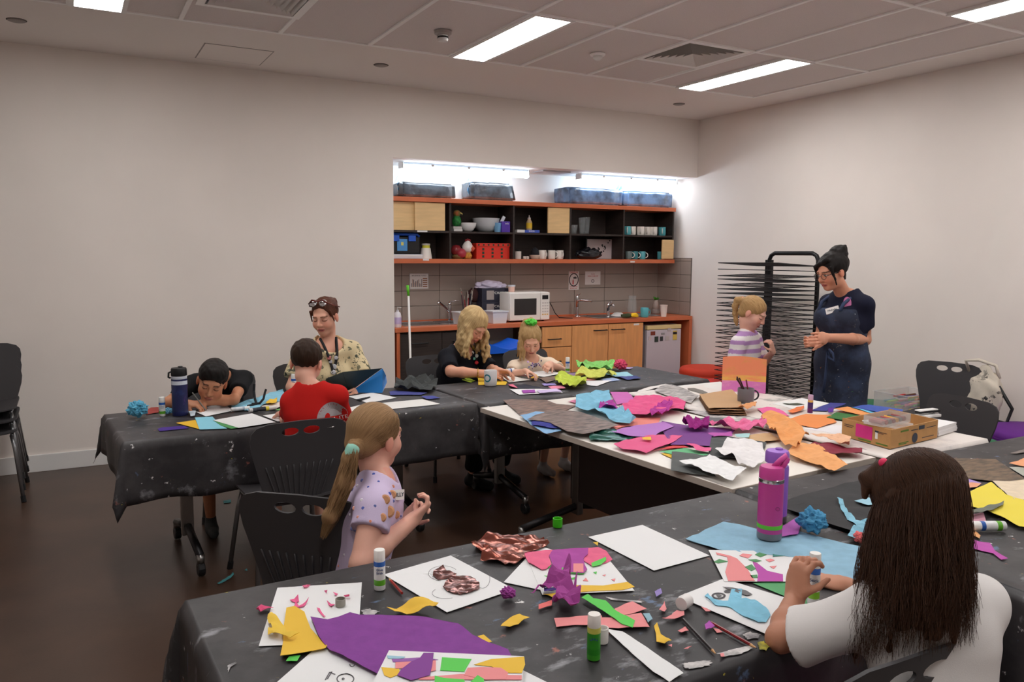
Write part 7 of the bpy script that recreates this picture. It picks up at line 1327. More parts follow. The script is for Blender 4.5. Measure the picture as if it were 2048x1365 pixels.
class Head:
 def __init__(s, C, f, u, sc=1.0):
  s.C = npv(C); s.s = sc; f = unit(f); u = npv(u); x = unit(np.cross(f, u)); u = np.cross(x, f); s.R = np.stack([x, f, u], 1)
 def w(s, x, y, z): return s.C+s.R @ (npv((x, y, z))*s.s)
 def loc(s, V): return ((V-s.C) @ s.R)/s.s
 def build(s, F):
  R_, k = s.R, s.s
  def E(c, r, kk=.02, mode='u'): F.ell(s.w(*c), npv(r)*k, R_, kk*k, mode)
  def Cn(a, b_, r1, r2, kk=.015, mode='u'): F.cone(s.w(*a), s.w(*b_), r1*k, r2*k, kk*k, mode=mode)
  E((0, -.014, .034), (.075, .093, .082)); E((0, .024, -.032), (.058, .066, .078), .03); E((0, .06, -.09), (.026, .024, .02), .03)
  for sx in (-1, 1): E((sx*.036, .056, -.032), (.024, .026, .026), .03)
  Cn((-.032, .08, .022), (.032, .08, .022), .011, .011, .02)
  Cn((0, .088, .012), (0, .107, -.026), .007, .0105, .012)
  for sx in (-1, 1):
   E((sx*.0105, .097, -.031), (.007, .009, .007), .008); E((sx*.032, .099, .003), (.017, .013, .010), .012, 's'); E((sx*.032, .0765, .002), (.0135, .0135, .0115), .003)
   E((sx*.076, -.01, -.01), (.009, .019, .03), .008)
  E((0, .0885, -.0565), (.023, .010, .0055), .006); E((0, .086, -.068), (.019, .010, .0065), .006); Cn((-.018, .0975, -.0622), (.018, .0975, -.0622), .0022, .0022, .003, 's')
 def colour(s, V, skin, lip, brow, eye='open', iris=(60, 40, 28)):
  q = s.loc(V); c = np.tile(npv(s2l(skin)), (len(V), 1)); x, y, z = np.abs(q[:, 0]), q[:, 1], q[:, 2]; front = y > .05
  near = (np.abs(q) < .14).all(1); front &= near
  ch = np.exp(-(((x-.04)/.022)**2+((z+.03)/.022)**2))*front; rr = npv(s2l((min(255, skin[0]+6), int(skin[1]*.84), int(skin[2]*.82)))); c = c*(1-.45*ch[:, None])+rr*(.45*ch[:, None])
  def put(m, rgb, a=1.0): c[m] = c[m]*(1-a)+npv(s2l(rgb))*a
  put(front & (np.abs(z-(.0245-((x-.03)/.03)**2*.006)) < .0042) & (x > .012) & (x < .05), brow, .8)
  put(front & (z < -.052) & (z > -.0735) & (x < .024*np.sqrt(np.clip(1-((z+.0625)/.0115)**2, 0, 1))+.001), lip, .85); put(front & (np.abs(z+.0622) < .0018) & (x < .02), tuple(int(v*.5) for v in lip), .9)
  dx, dz = x-.032, z-.002; lid = .0062*np.clip(1-(dx/.0145)**2, 0, 1)
  if eye == 'open':
   e = front & (np.abs(dx) < .0145) & (np.abs(dz) < lid); put(e, (226, 220, 214)); put(e & (dx**2+dz**2 < .0062**2), iris); put(front & (np.abs(dx) < .016) & (dz > lid-.001) & (dz < lid+.0028), tuple(int(v*.45) for v in brow), .85)
  else: put(front & (np.abs(dx) < .0155) & (np.abs(dz+.003+.002*np.clip(1-(dx/.0145)**2, 0, 1)) < .0023), tuple(int(v*.5) for v in brow), .9)
  put(near & (x > .068) & (np.abs(y+.01) < .02), (min(255, skin[0]+4), int(skin[1]*.86), int(skin[2]*.84)), .5)
  return c
def hand(F, W, d, n, side, L, curl=.5, thumb=.5, spread=1.0, pinch=False):
 W, d, n = npv(W), unit(d), npv(n); n = unit(n-d*(n@d)); t = np.cross(d, n)*side; R3 = np.stack([d, t, n], 1)
 F.ell(W+d*.27*L+n*.0*L, (.31*L, .23*L, .095*L), R3, .012); F.cone(W-d*.06*L, W+d*.1*L, .145*L, .15*L, .015, flat=(n, .75))
 for i, ln in enumerate((.40, .44, .41, .33)):
  p = W+d*.46*L+t*(.165-.108*i)*L*1.0; dirv = unit(d+t*(.12-.08*i)*spread); ang = 0; cc = curl*(1 if not (pinch and i == 0) else .8)
  for j, fr in enumerate((.45, .31, .24)):
   ang += cc*(.75, 1.0, .7)[j]; v = dirv*math.cos(ang)+n*math.sin(ang); q = p+v*ln*L*fr; r0 = (.054, .049, .044)[j]*L*(1 if i < 3 else .88); F.cone(p, q, r0, r0*.9, .004); p = q
 p = W+d*.12*L+t*.17*L; v = unit(t*(.85-.5*thumb)+d*.6+n*(.15+.75*thumb)); q = p+v*.24*L; F.cone(p, q, .07*L, .056*L, .01); v2 = unit(v+d*.35+n*.2*thumb-t*.25*thumb); F.cone(q, q+v2*.2*L, .053*L, .042*L, .004)
class Fig:
 """joints in world space; g scales the girths (adult 1, child about .72)"""
 def __init__(s, name, label, J, g, base, hd, wH=.15, wW=.128, wC=.148, arm=1.0):
  s.J = {k: npv(v) for k, v in J.items()}; s.g = g; s.hd = hd; s.wH, s.wW, s.wC = wH*g, wW*g, wC*g; s.arm = arm*g
  s.t = thing(name, label, 'person', base, group='people at the workshop')
  j = s.J; s.r = unit(j['shR']-j['shL']); s.up = unit(j['nk']-j['pv']); s.n = unit(np.cross(s.up, s.r))   # n: subject's front
  s.waist = j['pv']*.62+j['nk']*.38; s.chest = j['pv']*.3+j['nk']*.7
  if 'ch' in j: s.chest = j['ch']; s.waist = (j['pv']+j['ch'])/2
 def torso(s, F, e=0, k=.03):
  j = s.J; fl = (s.n, .7); F.cone(j['pv'], s.waist, s.wH+e, s.wW+e, k, fl); F.cone(s.waist, s.chest, s.wW+e, s.wC+e, k, fl); F.cone(s.chest, j['nk']-s.up*.05*s.g, s.wC+e, s.wC*.78+e, k, fl)
  F.cone(j['shL'], j['shR'], .047*s.g+e*.7, .047*s.g+e*.7, .04);
  for a in ('shL', 'shR'): F.cone(j['nk']+s.up*.005*s.g, j[a]*.75+j['nk']*.25, .036*s.g+e*.6, .042*s.g+e*.6, .03)
 def box(s, keys, m): P_ = np.array([s.J[k] for k in keys]); return P_.min(0)-m, P_.max(0)+m
 def body(s, skin, lip, brow, hands=(), eye='open', step=.0075, fine=.0033, face=True, mat='skin', hfine=.0038, legs=True):
  j = s.J; ks = [k for k in j if legs or k not in ('knL', 'knR', 'anL', 'anR')]; lo, hi = s.box(ks, .2); hs = .13*s.hd.s; lo = np.minimum(lo, s.hd.C-hs); hi = np.maximum(hi, s.hd.C+hs); lo[2] = max(lo[2], -.01)
  fb = [(s.hd.C-hs, s.hd.C+hs, fine)]+[(npv(h['W'])-h['L']*1.0, npv(h['W'])+h['L']*1.0, hfine) for h in hands]
  F = Field(lo, hi, step, fb); s.torso(F, -.004)
  a = s.arm
  for q in 'LR':
   sh, el, wr = j['sh'+q], j['el'+q], j['wr'+q]; mid = el*.65+wr*.35; F.cone(sh, el, .046*a, .037*a, .03); F.cone(el, mid, .037*a, .037*a, .015); F.cone(mid, wr, .037*a, .026*a, .015)
  if legs:
   for q, sg in (('L', -1), ('R', 1)):
    hp = j['pv']+s.r*sg*.085*s.g; F.cone(hp, j['kn'+q], .078*s.g, .055*s.g, .04); m_ = j['kn'+q]*.65+j['an'+q]*.35; F.cone(j['kn'+q], m_, .053*s.g, .054*s.g, .02); F.cone(m_, j['an'+q], .054*s.g, .035*s.g, .02)
  nb = s.hd.w(0, -.022, -.075); F.cone(j['nk']-s.up*.02, nb, .052*s.g**.5*s.hd.s, .046*s.hd.s, .02); s.hd.build(F)
  for h in hands: hand(F, **h)
  V, Q = F.mesh(0); c = s.hd.colour(V, skin, lip, brow, eye)
  return npmesh('body', V, Q, vcol_mat(mat, rough=.5, sub=.12, spec=.3), s.t, c)
 def shirt(s, mat, sleeve=.55, e=.014, hem=-.02, seed=1, wr=.0035, step=.0075, colf=None, name='shirt', neck=.066, flare=.012, bust=0, freq=26, necktilt=.25):
  j = s.J; lo, hi = s.box(['pv', 'nk', 'shL', 'shR', 'elL', 'elR'], .2); F = Field(lo, hi, step); s.torso(F, e)
  if bust:
   for sg in (-1, 1): F.ell(s.chest+s.n*s.wC*.55+s.r*sg*.07*s.g-s.up*.02, bust, None, .05)
  F.cutplane(j['pv']+s.up*hem, -s.up)
  for q in 'LR':
   sh, el = j['sh'+q], j['el'+q]; en = sh+(el-sh)*sleeve; d = unit(el-sh); F.cone(sh-d*.0, en+d*.03, .047*s.arm+e*.7, .042*s.arm+e*.7+flare*.7, .03, cut=(en, d))
  F.wrinkle(wr, freq, seed, (1, 1, .55))
  ax = unit(s.up+s.n*necktilt); F.cone(j['nk']+ax*.02*s.g, j['nk']+ax*.2, neck*s.g**.5*s.hd.s, neck*1.5, .008, mode='s')
  V, Q = F.mesh(3); return npmesh(name, V, Q, mat, s.t, colf(s, V) if colf else None)
 def pants(s, mat, to=.5, e=.012, name='trousers', step=.011, seed=5):
  j = s.J; lo, hi = s.box(['pv', 'knL', 'knR', 'anL', 'anR'], .2); lo[2] = max(lo[2], 0); F = Field(lo, hi, step)
  F.cone(j['pv']-s.up*.03, s.waist, s.wH+e*.6, s.wW+e*.2, .03, (s.n, .7)); F.cutplane(j['pv']+s.up*.07*s.g, s.up)
  for q, sg in (('L', -1), ('R', 1)):
   hp = j['pv']+s.r*sg*.085*s.g; kn, an = j['kn'+q], j['an'+q]
   if to <= 1: en = hp+(kn-hp)*to; F.cone(hp, en, .08*s.g+e, .066*s.g+e, .03, cut=(en, unit(kn-hp)))
   else: F.cone(hp, kn, .08*s.g+e, .06*s.g+e, .03); en = kn+(an-kn)*(to-1); F.cone(kn, en, .06*s.g+e, .05*s.g+e, .03, cut=(en, unit(an-kn)))
  F.wrinkle(.003, 24, seed); V, Q = F.mesh(); return npmesh(name, V, Q, mat, s.t)
 def shoes(s, rgb, d=None):
  for q in 'LR':
   an = s.J['an'+q]; d_ = unit(d if d is not None else s.n*npv((1, 1, 0))); F = Field(an-.2, an+.22, .008); F.ell(an+d_*.05*s.g+npv((0, 0, -an[2]+.035)), (.045*s.g, .045*s.g, .04), None, .03); F.cone(an+d_*-.03*s.g+npv((0, 0, -an[2]+.04)), an+d_*.14*s.g+npv((0, 0, -an[2]+.03)), .042*s.g, .036*s.g, .02); F.cone(an+npv((0, 0, -an[2]+.06)), an+npv((0, 0, .0)), .04*s.g, .04*s.g, .02); F.cutplane((0, 0, .002), (0, 0, -1))
   V, Q = F.mesh(); npmesh('shoe', V, Q, M('shoe%d%d%d' % rgb, rgb, rough=.7), s.t)
 def locks(s, F, n, a0, a1, L, wave=.012, z0=.03, r0=.02, rx=.07, ry=.086, out=.25, seed=1, skipfront=.05, push=(0, 0, 0), k=.012, nseg=8, fy=.055):
  rs = np.random.RandomState(seed); hd = s.hd
  for i in range(n):
   a = a0+(a1-a0)*i/(n-1); x0, y0 = rx*math.sin(a), -.02-ry*math.cos(a)
   if y0 > fy and abs(x0) < skipfront: continue
   st = hd.w(x0, y0, z0); c0 = hd.w(0, -.02, z0); o_ = (st-c0)*npv((1, 1, 0)); Li = L*rs.uniform(.85, 1.1); ph = rs.uniform(0, 6.28, 2); p = st
   for q in range(nseg):
    t_ = (q+1)/nseg; w_ = st+o_*out*t_**.7+npv(push)*t_-npv((0, 0, Li*t_))+npv((wave*math.sin(ph[0]+t_*8)*t_**.5, wave*math.cos(ph[1]+t_*7)*t_**.5, 0)); F.cone(p, w_, r0*(1-.55*q/nseg), r0*(1-.55*(q+1)/nseg), k); p = w_
 def hair(s, build, mat, lo, hi, step=.0045, flowaxis=None, name='hair', wr=0, wf=60, stretch=(1, 1, .15), flowpt=None):
  hd = s.hd; c8 = np.array([hd.w(x, y, z) for x in (lo[0], hi[0]) for y in (lo[1], hi[1]) for z in (lo[2], hi[2])]); F = Field(c8.min(0), c8.max(0), step)
  def E(c, r, kk=.02, mode='u'): F.ell(hd.w(*c), npv(r)*hd.s, hd.R, kk*hd.s, mode)
  def Cn(a, b_, r1, r2, kk=.012, mode='u'): F.cone(hd.w(*a), hd.w(*b_), r1*hd.s, r2*hd.s, kk*hd.s, mode=mode)
  build(F, E, Cn)
  if wr: F.wrinkle(wr, wf, 3, stretch)
  V, Q = F.mesh(); q = hd.loc(V); fp = npv(flowpt if flowpt is not None else (0, -.03, .0)); ax = unit(flowaxis if flowaxis is not None else (0, 0, 1)); q = q-fp
  v = q@ax; e1 = unit(np.cross(ax, (1, .1, .2))); e2 = np.cross(ax, e1); u = np.arctan2(q@e1, q@e2); fl = np.stack([u, v*6, np.zeros_like(u)], 1)
  return npmesh(name, V, Q, mat, s.t, None, fl)
 def strands(s, curves, mat, r=.0016, name='hair_strands'):
  """thin tubes following the given world-space polylines, one mesh"""
  V, Q, fl = [], [], []; n0 = 0
  for ci, c in enumerate(curves):
   c = npv(c); m_ = len(c); d = np.gradient(c, axis=0); d /= np.linalg.norm(d, axis=1)[:, None]+1e-9; a = np.cross(d, (0.3, .2, 1)); a /= np.linalg.norm(a, axis=1)[:, None]+1e-9; b_ = np.cross(d, a)
   rr = r*np.linspace(1, .35, m_)[:, None]
   for k in range(3): th = 2*PI*k/3; V.append(c+(a*math.cos(th)+b_*math.sin(th))*rr)
   fl.append(np.tile(np.array([[ci*.37, 0, 0]]), (3*m_, 1))+np.concatenate([np.stack([np.zeros(m_), np.linspace(0, 2, m_), np.zeros(m_)], 1)]*3))
   for k in range(3):
    k2 = (k+1) % 3; i = np.arange(m_-1); Q.append(np.stack([n0+k*m_+i, n0+k2*m_+i, n0+k2*m_+i+1, n0+k*m_+i+1], 1))
   n0 += 3*m_
  o = npmesh(name, np.concatenate(V), np.concatenate(Q), mat, s.t, None, np.concatenate(fl)); o['kind'] = 'stuff'; return o
def W_(px, py, Y): return npv(PY(px, py, Y))
CAMV = npv((0, 0, CAM_Z))
def toward_cam(p): return unit(CAMV-npv(p))
RT = npv(CR);
fab = lambda key, rgb=(128, 128, 128), **k: M(key, rgb, rough=.85, spec=.15, bump=.15, bscale=500, **k)
# ---------------------------------------------------------------- 1 boy leaning on his arm, left table
TT = TZ+.004
C = W_(424, 764, 4.60); f = unit(toward_cam(C)*npv((1, 1, 0))-RT*.12+npv((0, 0, -.34))); rt = np.cross((0, 0, 1), f); hd = Head(C, f, npv((0, 0, 1))+RT*.26, .96)
J = dict(pv=(.80, 5.05, .50), ch=(.76, 4.93, .80), nk=(.735, 4.78, .88), shL=npv((.875, 4.82, .855)), shR=npv((.59, 4.83, .845)), elL=npv(P(468, 800, .78)), wrL=npv(P(414, 804, .775)), elR=npv(P(335, 806, .775)), wrR=npv(P(378, 808, .772)), knL=(.92, 4.62, .46), knR=(.62, 4.62, .46), anL=(.92, 4.72, .09), anR=(.64, 4.68, .09))
b1 = Fig('person', 'boy in black T-shirt resting his head on his arm while drawing', J, .76, (.8, 5.05, 0), hd)
dR = unit(npv(P(402, 812, .765))-J['wrR']); dR[2] = -.05
b1.body((186, 128, 96), (160, 92, 80), (30, 24, 22), eye='down', step=.009, fine=.0034, hands=(dict(W=J['wrR'], d=dR, n=(-.3, .5, -.8), side=-1, L=.14, curl=.75, thumb=.8), dict(W=J['wrL'], d=(-1, -.15, -.05), n=(0, 0, -1), side=1, L=.14, curl=.35)))
b1.shirt(fab('tee_black', (26, 26, 28)), sleeve=.6, seed=2, step=.009)
b1.pants(fab('shorts_dark', (40, 40, 44)), to=.85); b1.shoes((60, 62, 62))
hm = hair_mat('hair_black', (14, 12, 12), (34, 28, 26), .7)
def hb(F, E, Cn):
 E((0, -.02, .045), (.083, .1, .086)); E((0, .02, .075), (.07, .07, .055), .02); E((0, .115, -.02), (.085, .06, .09), .012, 's'); E((0, -.02, -.13), (.12, .13, .085), .012, 's')
 for sx in (-1, 1): E((sx*.085, .03, -.025), (.03, .05, .05), .01, 's')
b1.hair(hb, hm, (-.12, -.15, -.1), (.12, .12, .16), .0042, wr=.0016, wf=160)
h0 = J['wrR']+dR*.09; o = MB().tube([tuple(h0+npv((.012, -.012, -.028))), tuple(h0+npv((-.05, .03, .07)))], .0035, 6).build('pencil', M('pencil_grey', (120, 116, 110))); tag(centre_obj(o), 'thin grey pencil in the hand of the boy in black', 'pencil')
# ---------------------------------------------------------------- 2 woman in patterned shirt
C = W_(650, 634, 5.1); f = unit(toward_cam(C)*npv((1, 1, 0))-RT*.42+npv((0, 0, -.22))); hd = Head(C, f, npv((0, 0, 1))-RT*.05, 1.0)
nk = W_(655, 690, 5.14); J = dict(pv=nk+npv((.02, .1, -.56)), nk=nk, shL=W_(706, 702, 5.14), shR=W_(606, 706, 5.08), elL=W_(726, 764, 5.04), wrL=W_(712, 786, 4.8), elR=W_(584, 775, 4.98), wrR=W_(604, 796, 4.76), knL=(1.68, 4.72, .5), knR=(1.38, 4.7, .5), anL=(1.7, 4.85, .09), anR=(1.4, 4.85, .09))
w2 = Fig('person', 'woman in cream patterned shirt with sunglasses on her head', J, .98, (1.45, 5.2, 0), hd)
w2.body((222, 166, 142), (190, 100, 96), (120, 76, 52), eye='down', step=.009, fine=.0036, hands=(dict(W=J['wrL'], d=(-.3, -.9, .1), n=(-.7, .1, -.3), side=-1, L=.17, curl=.6), dict(W=J['wrR'], d=(.2, -.95, -.1), n=(0, 0, -1), side=1, L=.17, curl=.4)))
pat = ramp_splat('shirt_pattern', (222, 204, 162), [((70, 72, 60), 20, .575, (1, 1, .7), 3, .02), ((120, 116, 92), 26, .60, (1, 1, 1), 8, .02), ((40, 44, 40), 34, .635, (1, 1, .6), 5, .015)], rough=.85, bump=.1, bscale=40)
w2.shirt(pat, sleeve=.72, e=.022, seed=7, wr=.004, neck=.085, necktilt=.9, bust=.075, flare=.02)
w2.pants(fab('trouser_dark', (44, 44, 50)), to=1.9); w2.shoes((40, 40, 42))
def hb(F, E, Cn):
 E((0, -.02, .042), (.081, .1, .086)); E((0, .1, -.012), (.082, .07, .098), .012, 's'); E((0, -.03, -.12), (.12, .12, .07), .012, 's'); E((0, -.115, .06), (.045, .04, .04), .015)
 for sx in (-1, 1): E((sx*.09, .045, -.045), (.03, .05, .05), .01, 's'); Cn((sx*.068, .055, .05), (sx*.077, .035, -.02), .009, .004)
w2.hair(hb, hair_mat('hair_auburn', (58, 28, 20), (104, 62, 44), .9), (-.12, -.17, -.1), (.12, .12, .15), .0045, flowaxis=(0, 1, -.3), wr=.0016, wf=150)
gl = M('sunglass', (30, 26, 28), rough=.08, spec=.8);
def headmesh(fig, mb, name, mat, parent=None, smooth=True):
 h = fig.hd; mb.v = [tuple(h.w(*v)) for v in mb.v]; return mb.build(name, mat, parent or fig.t, smooth=smooth)
sg = thing('sunglasses', 'dark reflective sunglasses pushed up on the red-brown hair', 'sunglasses', tuple(hd.w(0, .05, .11)))
for sx in (-1, 1):
 mb = MB().lathe([(.001, .006), (.02, .004), (.026, 0), (.024, -.004), (.001, -.004)], 0, 0, 16).xform(Matrix.Translation((sx*.034, .066, .112)) @ Matrix.Rotation(-.85, 4, 'X')); headmesh(w2, mb, 'lens', M('mirror_lens', (210, 205, 205), rough=.12, metal=.8), sg)
 headmesh(w2, MB().tube([(sx*.06, .062, .11), (sx*.086, .02, .08), (sx*.088, -.05, .05)], .004, 6), 'temple', M('tort', (96, 34, 28), rough=.25), sg)
headmesh(w2, MB().tube([(-.066, .062, .106), (-.034, .074, .134), (0, .072, .122), (.034, .074, .134), (.066, .062, .106)], .0055, 6), 'frame', M('tort'), sg)
lan = M('lanyard_black', (24, 24, 28), rough=.7)
def kid(fig, nm): return [o_ for o_ in bpy.data.objects if o_.parent == fig.t and o_.name.startswith(nm)][0]
from mathutils.bvhtree import BVHTree
def bvh_of(o):
 me = o.data; off = woff(o.parent); return BVHTree.FromPolygons([v.co+off for v in me.vertices], [tuple(p.vertices) for p in me.polygons])
def drape(tree, px, py, off, fall=None):
 d = Vector(W_(px, py, 3))-Vector(CAMV); d.normalize(); h = tree.ray_cast(Vector(CAMV), d, 12); p = h[0] if h[0] is not None else fall; return p-d*off if p is not None else None
def near2(ta, tb, pp, off):
 out = []
 for x, y in pp:
  c = [v for v in (drape(ta, x, y, off), drape(tb, x, y, off)) if v is not None]
  if c: out.append(min(c, key=lambda v: (v-Vector(CAMV)).length))
 return out
def disc(tree, px, py, r_, mat, par, name, off=.006, ry=None, n=14):
 p = drape(tree, px, py, off)
 if p is None: return
 d = Vector(toward_cam(p)); ux = Vector(RT); uy = d.cross(ux).normalized(); ry = ry or r_; MB().add([p+ux*r_*math.cos(2*PI*k/n)+uy*ry*math.sin(2*PI*k/n) for k in range(n)]+[p+ux*r_*.7*math.cos(2*PI*k/n)+uy*ry*.7*math.sin(2*PI*k/n)+d*.004 for k in range(n)]+[p+ux*r_*math.cos(2*PI*k/n)+uy*ry*math.sin(2*PI*k/n)-d*.02 for k in range(n)], [tuple(range(n, 2*n))]+[(k, (k+1) % n, n+(k+1) % n, n+k) for k in range(n)]+[(2*n+k, 2*n+(k+1) % n, (k+1) % n, k) for k in range(n)]).build(name, mat, par)
t = thing('lanyard', 'black lanyard with pins and badges round the woman\u2019s neck', 'lanyard', tuple(nk+w2.n*.1)); tree = bvh_of(kid(w2, 'shirt')); tb_ = bvh_of(kid(w2, 'body'))
for pp in (((632, 666), (640, 678), (647, 690), (652, 701), (656, 711), (660, 723), (664, 735), (666, 747)), ((671, 661), (672, 675), (673, 688), (674, 700), (674, 711), (672, 724), (669, 736), (667, 747))):
 V = near2(tree, tb_, pp, .009); MB().tube(V, .0095, 6).build('strap', lan, t, smooth=True)
for px, py, c, r_ in ((658, 716, (200, 120, 120), .014), (673, 704, (150, 60, 90), .012), (672, 716, (190, 190, 196), .013), (661, 724, (206, 190, 180), .012), (668, 734, (196, 196, 200), .018), (667, 745, (206, 206, 210), .016)): disc(tree, px, py, r_, M('badge%d' % c[1], c, rough=.3), t, 'badge', .016)
# ---------------------------------------------------------------- 3 boy in red from behind
C = W_(613, 726, 3.88); f = unit(-toward_cam(C)*npv((1, 1, 0))+RT*.25+npv((0, 0, -.3))); hd = Head(C, f, npv((0, 0, 1))+RT*.04, .92)
nk = W_(622, 778, 3.82); J = dict(pv=nk+npv((-.03, -.03, -.42)), nk=nk, shL=W_(584, 802, 3.86), shR=W_(677, 792, 3.74), elL=W_(574, 846, 3.98), wrL=W_(568, 842, 4.13), elR=W_(690, 856, 3.86), wrR=W_(672, 840, 4.05), knL=nk+npv((-.12, .33, -.46)), knR=nk+npv((.12, .33, -.46)), anL=nk+npv((-.12, .3, -.83)), anR=nk+npv((.12, .3, -.83)))
J['wrL'][2] = .765; J['wrR'][2] = .765
b3 = Fig('person', 'boy in red T-shirt seen from behind at the left table', J, .74, (1.0, 3.75, 0), hd)
b3.body((226, 172, 150), (190, 110, 100), (70, 50, 40), step=.008, fine=.0036, hands=(dict(W=J['wrL'], d=(.1, .95, -.1), n=(0, 0, -1), side=1, L=.14, curl=.4), dict(W=J['wrR'], d=(-.3, .9, -.1), n=(0, 0, -1), side=-1, L=.14, curl=.4)))
red_t = fab('tee_red', (196, 34, 30)); sh = b3.shirt(red_t, sleeve=.62, seed=4, step=.007, neck=.06, necktilt=-.05)
b3.pants(fab('shorts_navy', (40, 44, 60)), to=.9); b3.shoes((90, 90, 92))
def hb(F, E, Cn):
 E((0, -.02, .042), (.082, .099, .086)); E((0, .11, -.035), (.09, .062, .09), .012, 's'); E((0, -.01, -.13), (.13, .15, .078), .012, 's')
 for sx in (-1, 1): E((sx*.09, .02, -.035), (.025, .05, .042), .01, 's')
b3.hair(hb, hair_mat('hair_darkbrown', (34, 24, 18), (66, 46, 34), .9), (-.12, -.15, -.1), (.12, .12, .16), .0042, wr=.0016, wf=170)
# print on the back of the red shirt: grey arch with lettering, white lines
back = -b3.n; bp = b3.chest+back*(b3.wC*.7+.016); prt = M('print_grey', (176, 168, 170), rough=.8); prw = M('print_white', (232, 224, 222), rough=.8)
rr_ = b3.r; cen = W_(661, 832, 3.7)
def bpt(u, v, o=.12): return cen+rr_*u+b3.up*v+back*o
tree = bvh_of(sh)
def project(mb, tree, d, off):
 d = Vector(d).normalized(); out = []
 for v in mb.v:
  h = tree.ray_cast(Vector(v), d, .4); out.append(tuple((h[0]-d*off) if h[0] is not None else Vector(v)+d*.03))
 mb.v = out; return mb
mb = MB(); n = 20; ring = []
V = []
for i in range(n+1):
 a = PI*i/n; V += [bpt(-.058*math.cos(a), .07*math.sin(a)-.005), bpt(-.03*math.cos(a), .036*math.sin(a)-.005), bpt(-.002*math.cos(a), -.005)]
mb.add(V, [(3*i+k, 3*i+k+1, 3*i+k+4, 3*i+k+3) for i in range(n) for k in (0, 1)]); project(mb, tree, b3.n, .0012).build('back_print', prt, sh)
def back_text(body, u, v, size, mat, ang=0):
 cu = bpy.data.curves.new('t', 'FONT'); cu.body = body; cu.size = size; cu.align_x = 'CENTER'; cu.align_y = 'CENTER'; cu.resolution_u = 2; tmp = bpy.data.objects.new('t', cu); COL.objects.link(tmp); dg = bpy.context.evaluated_depsgraph_get(); me = bpy.data.meshes.new_from_object(tmp.evaluated_get(dg)); bpy.data.objects.remove(tmp, do_unlink=True)
 ca, sa = math.cos(ang), math.sin(ang); mb = MB(); mb.add([bpt(u+(p.co.x*ca-p.co.y*sa), v+(p.co.x*sa+p.co.y*ca)) for p in me.vertices], [tuple(f_.vertices) for f_ in me.polygons]); project(mb, tree, b3.n, .0022).build('lettering', mat, sh)
for i, chr_ in enumerate('THE SURF GO'):
 a = PI-(.35+2.45*i/10); back_text(chr_, .05*math.cos(a), .06*math.sin(a)-.005, .013, M('print_red', (170, 40, 40)), a-PI/2)
back_text('JUK SUTE', 0.0, -.022, .028, prw, .05); back_text('REEF', .02, .012, .016, M('print_red'), .05); back_text('CLUB NINE', .01, -.046, .013, prw, .05)
# ---------------------------------------------------------------- 4 girl with ponytail, lavender T-shirt
C = W_(752, 874, 2.46); away = -toward_cam(C)*npv((1, 1, 0)); f = unit(away*.75+RT*.62+npv((0, 0, -.06))); hd = Head(C, f, npv((0, 0, 1))+RT*.06, .92)
nk = W_(758, 962, 2.42); fr_ = unit(away*.30+RT*.95); rgt = np.cross(fr_, (0, 0, 1))
J = dict(pv=nk+npv((-.06, .0, -.40))-fr_*.02, nk=nk, shR=nk+rgt*.13+npv((-.035, 0, -.045)), shL=nk-rgt*.13+npv((.02, 0, -.03)), elR=W_(722, 1128, 2.22), wrR=W_(826, 1040, 2.30), elL=nk-rgt*.15+npv((.08, .0, -.24)), wrL=W_(812, 1046, 2.46), knR=nk+fr_*.32+rgt*.08+npv((0, 0, -.42)), knL=nk+fr_*.34-rgt*.08+npv((0, 0, -.42)), anR=nk+fr_*.34+rgt*.08+npv((0, 0, -.80)), anL=nk+fr_*.36-rgt*.08+npv((0, 0, -.80)))
g4 = Fig('person', 'girl with long fair ponytail in a lavender spotted T-shirt', J, .80, (float(nk[0]-.05), float(nk[1]), 0), hd, arm=1.12)
hdir = unit(W_(858, 1008, 2.3)-J['wrR'])
g4.body((226, 172, 152), (200, 116, 112), (150, 110, 80), step=.0065, fine=.0036, hfine=.0034, hands=(dict(W=J['wrR'], d=hdir, n=unit(-RT*.35+away*.3+npv((0, 0, .7))), side=-1, L=.135, curl=1.0, thumb=.9), dict(W=J['wrL'], d=unit(hdir+npv((.0, -.1, .25))), n=unit(-rgt*-1.0), side=1, L=.135, curl=.9, thumb=.8)))
lav = fab('tee_lavender', (206, 190, 220))
sh = g4.shirt(lav, sleeve=.40, seed=9, step=.006, wr=.005, e=.016, flare=.022, neck=.07, necktilt=.3)
g4.pants(fab('skirt_denim', (70, 80, 110)), to=.8); g4.shoes((180, 176, 180))
tree = bvh_of(sh); rg = random.Random(8)
dotc = [(226, 150, 120), (96, 110, 190), (232, 226, 236), (236, 170, 150), (110, 120, 180)]; side_d = toward_cam(nk)*npv((1, 1, 0)); gd = Vector(-side_d)
for i in range(70): disc(tree, rg.uniform(640, 806), rg.uniform(948, 1140), rg.uniform(.004, .0065), M('spot%d' % (i % 5), dotc[i % 5], rough=.85), sh, 'spot', -.003)
for px, py, r0 in ((770, 1000, .016), (784, 990, .014), (777, 1024, .019), (792, 1030, .013), (764, 1036, .014)): disc(tree, px, py, r0, M('print_tan', (206, 150, 110), rough=.85), sh, 'print_patch', -.002)
q0 = npv(W_(796, 1016, 2.2))+npv(side_d)*.3; h = tree.ray_cast(Vector(q0), gd, .8)
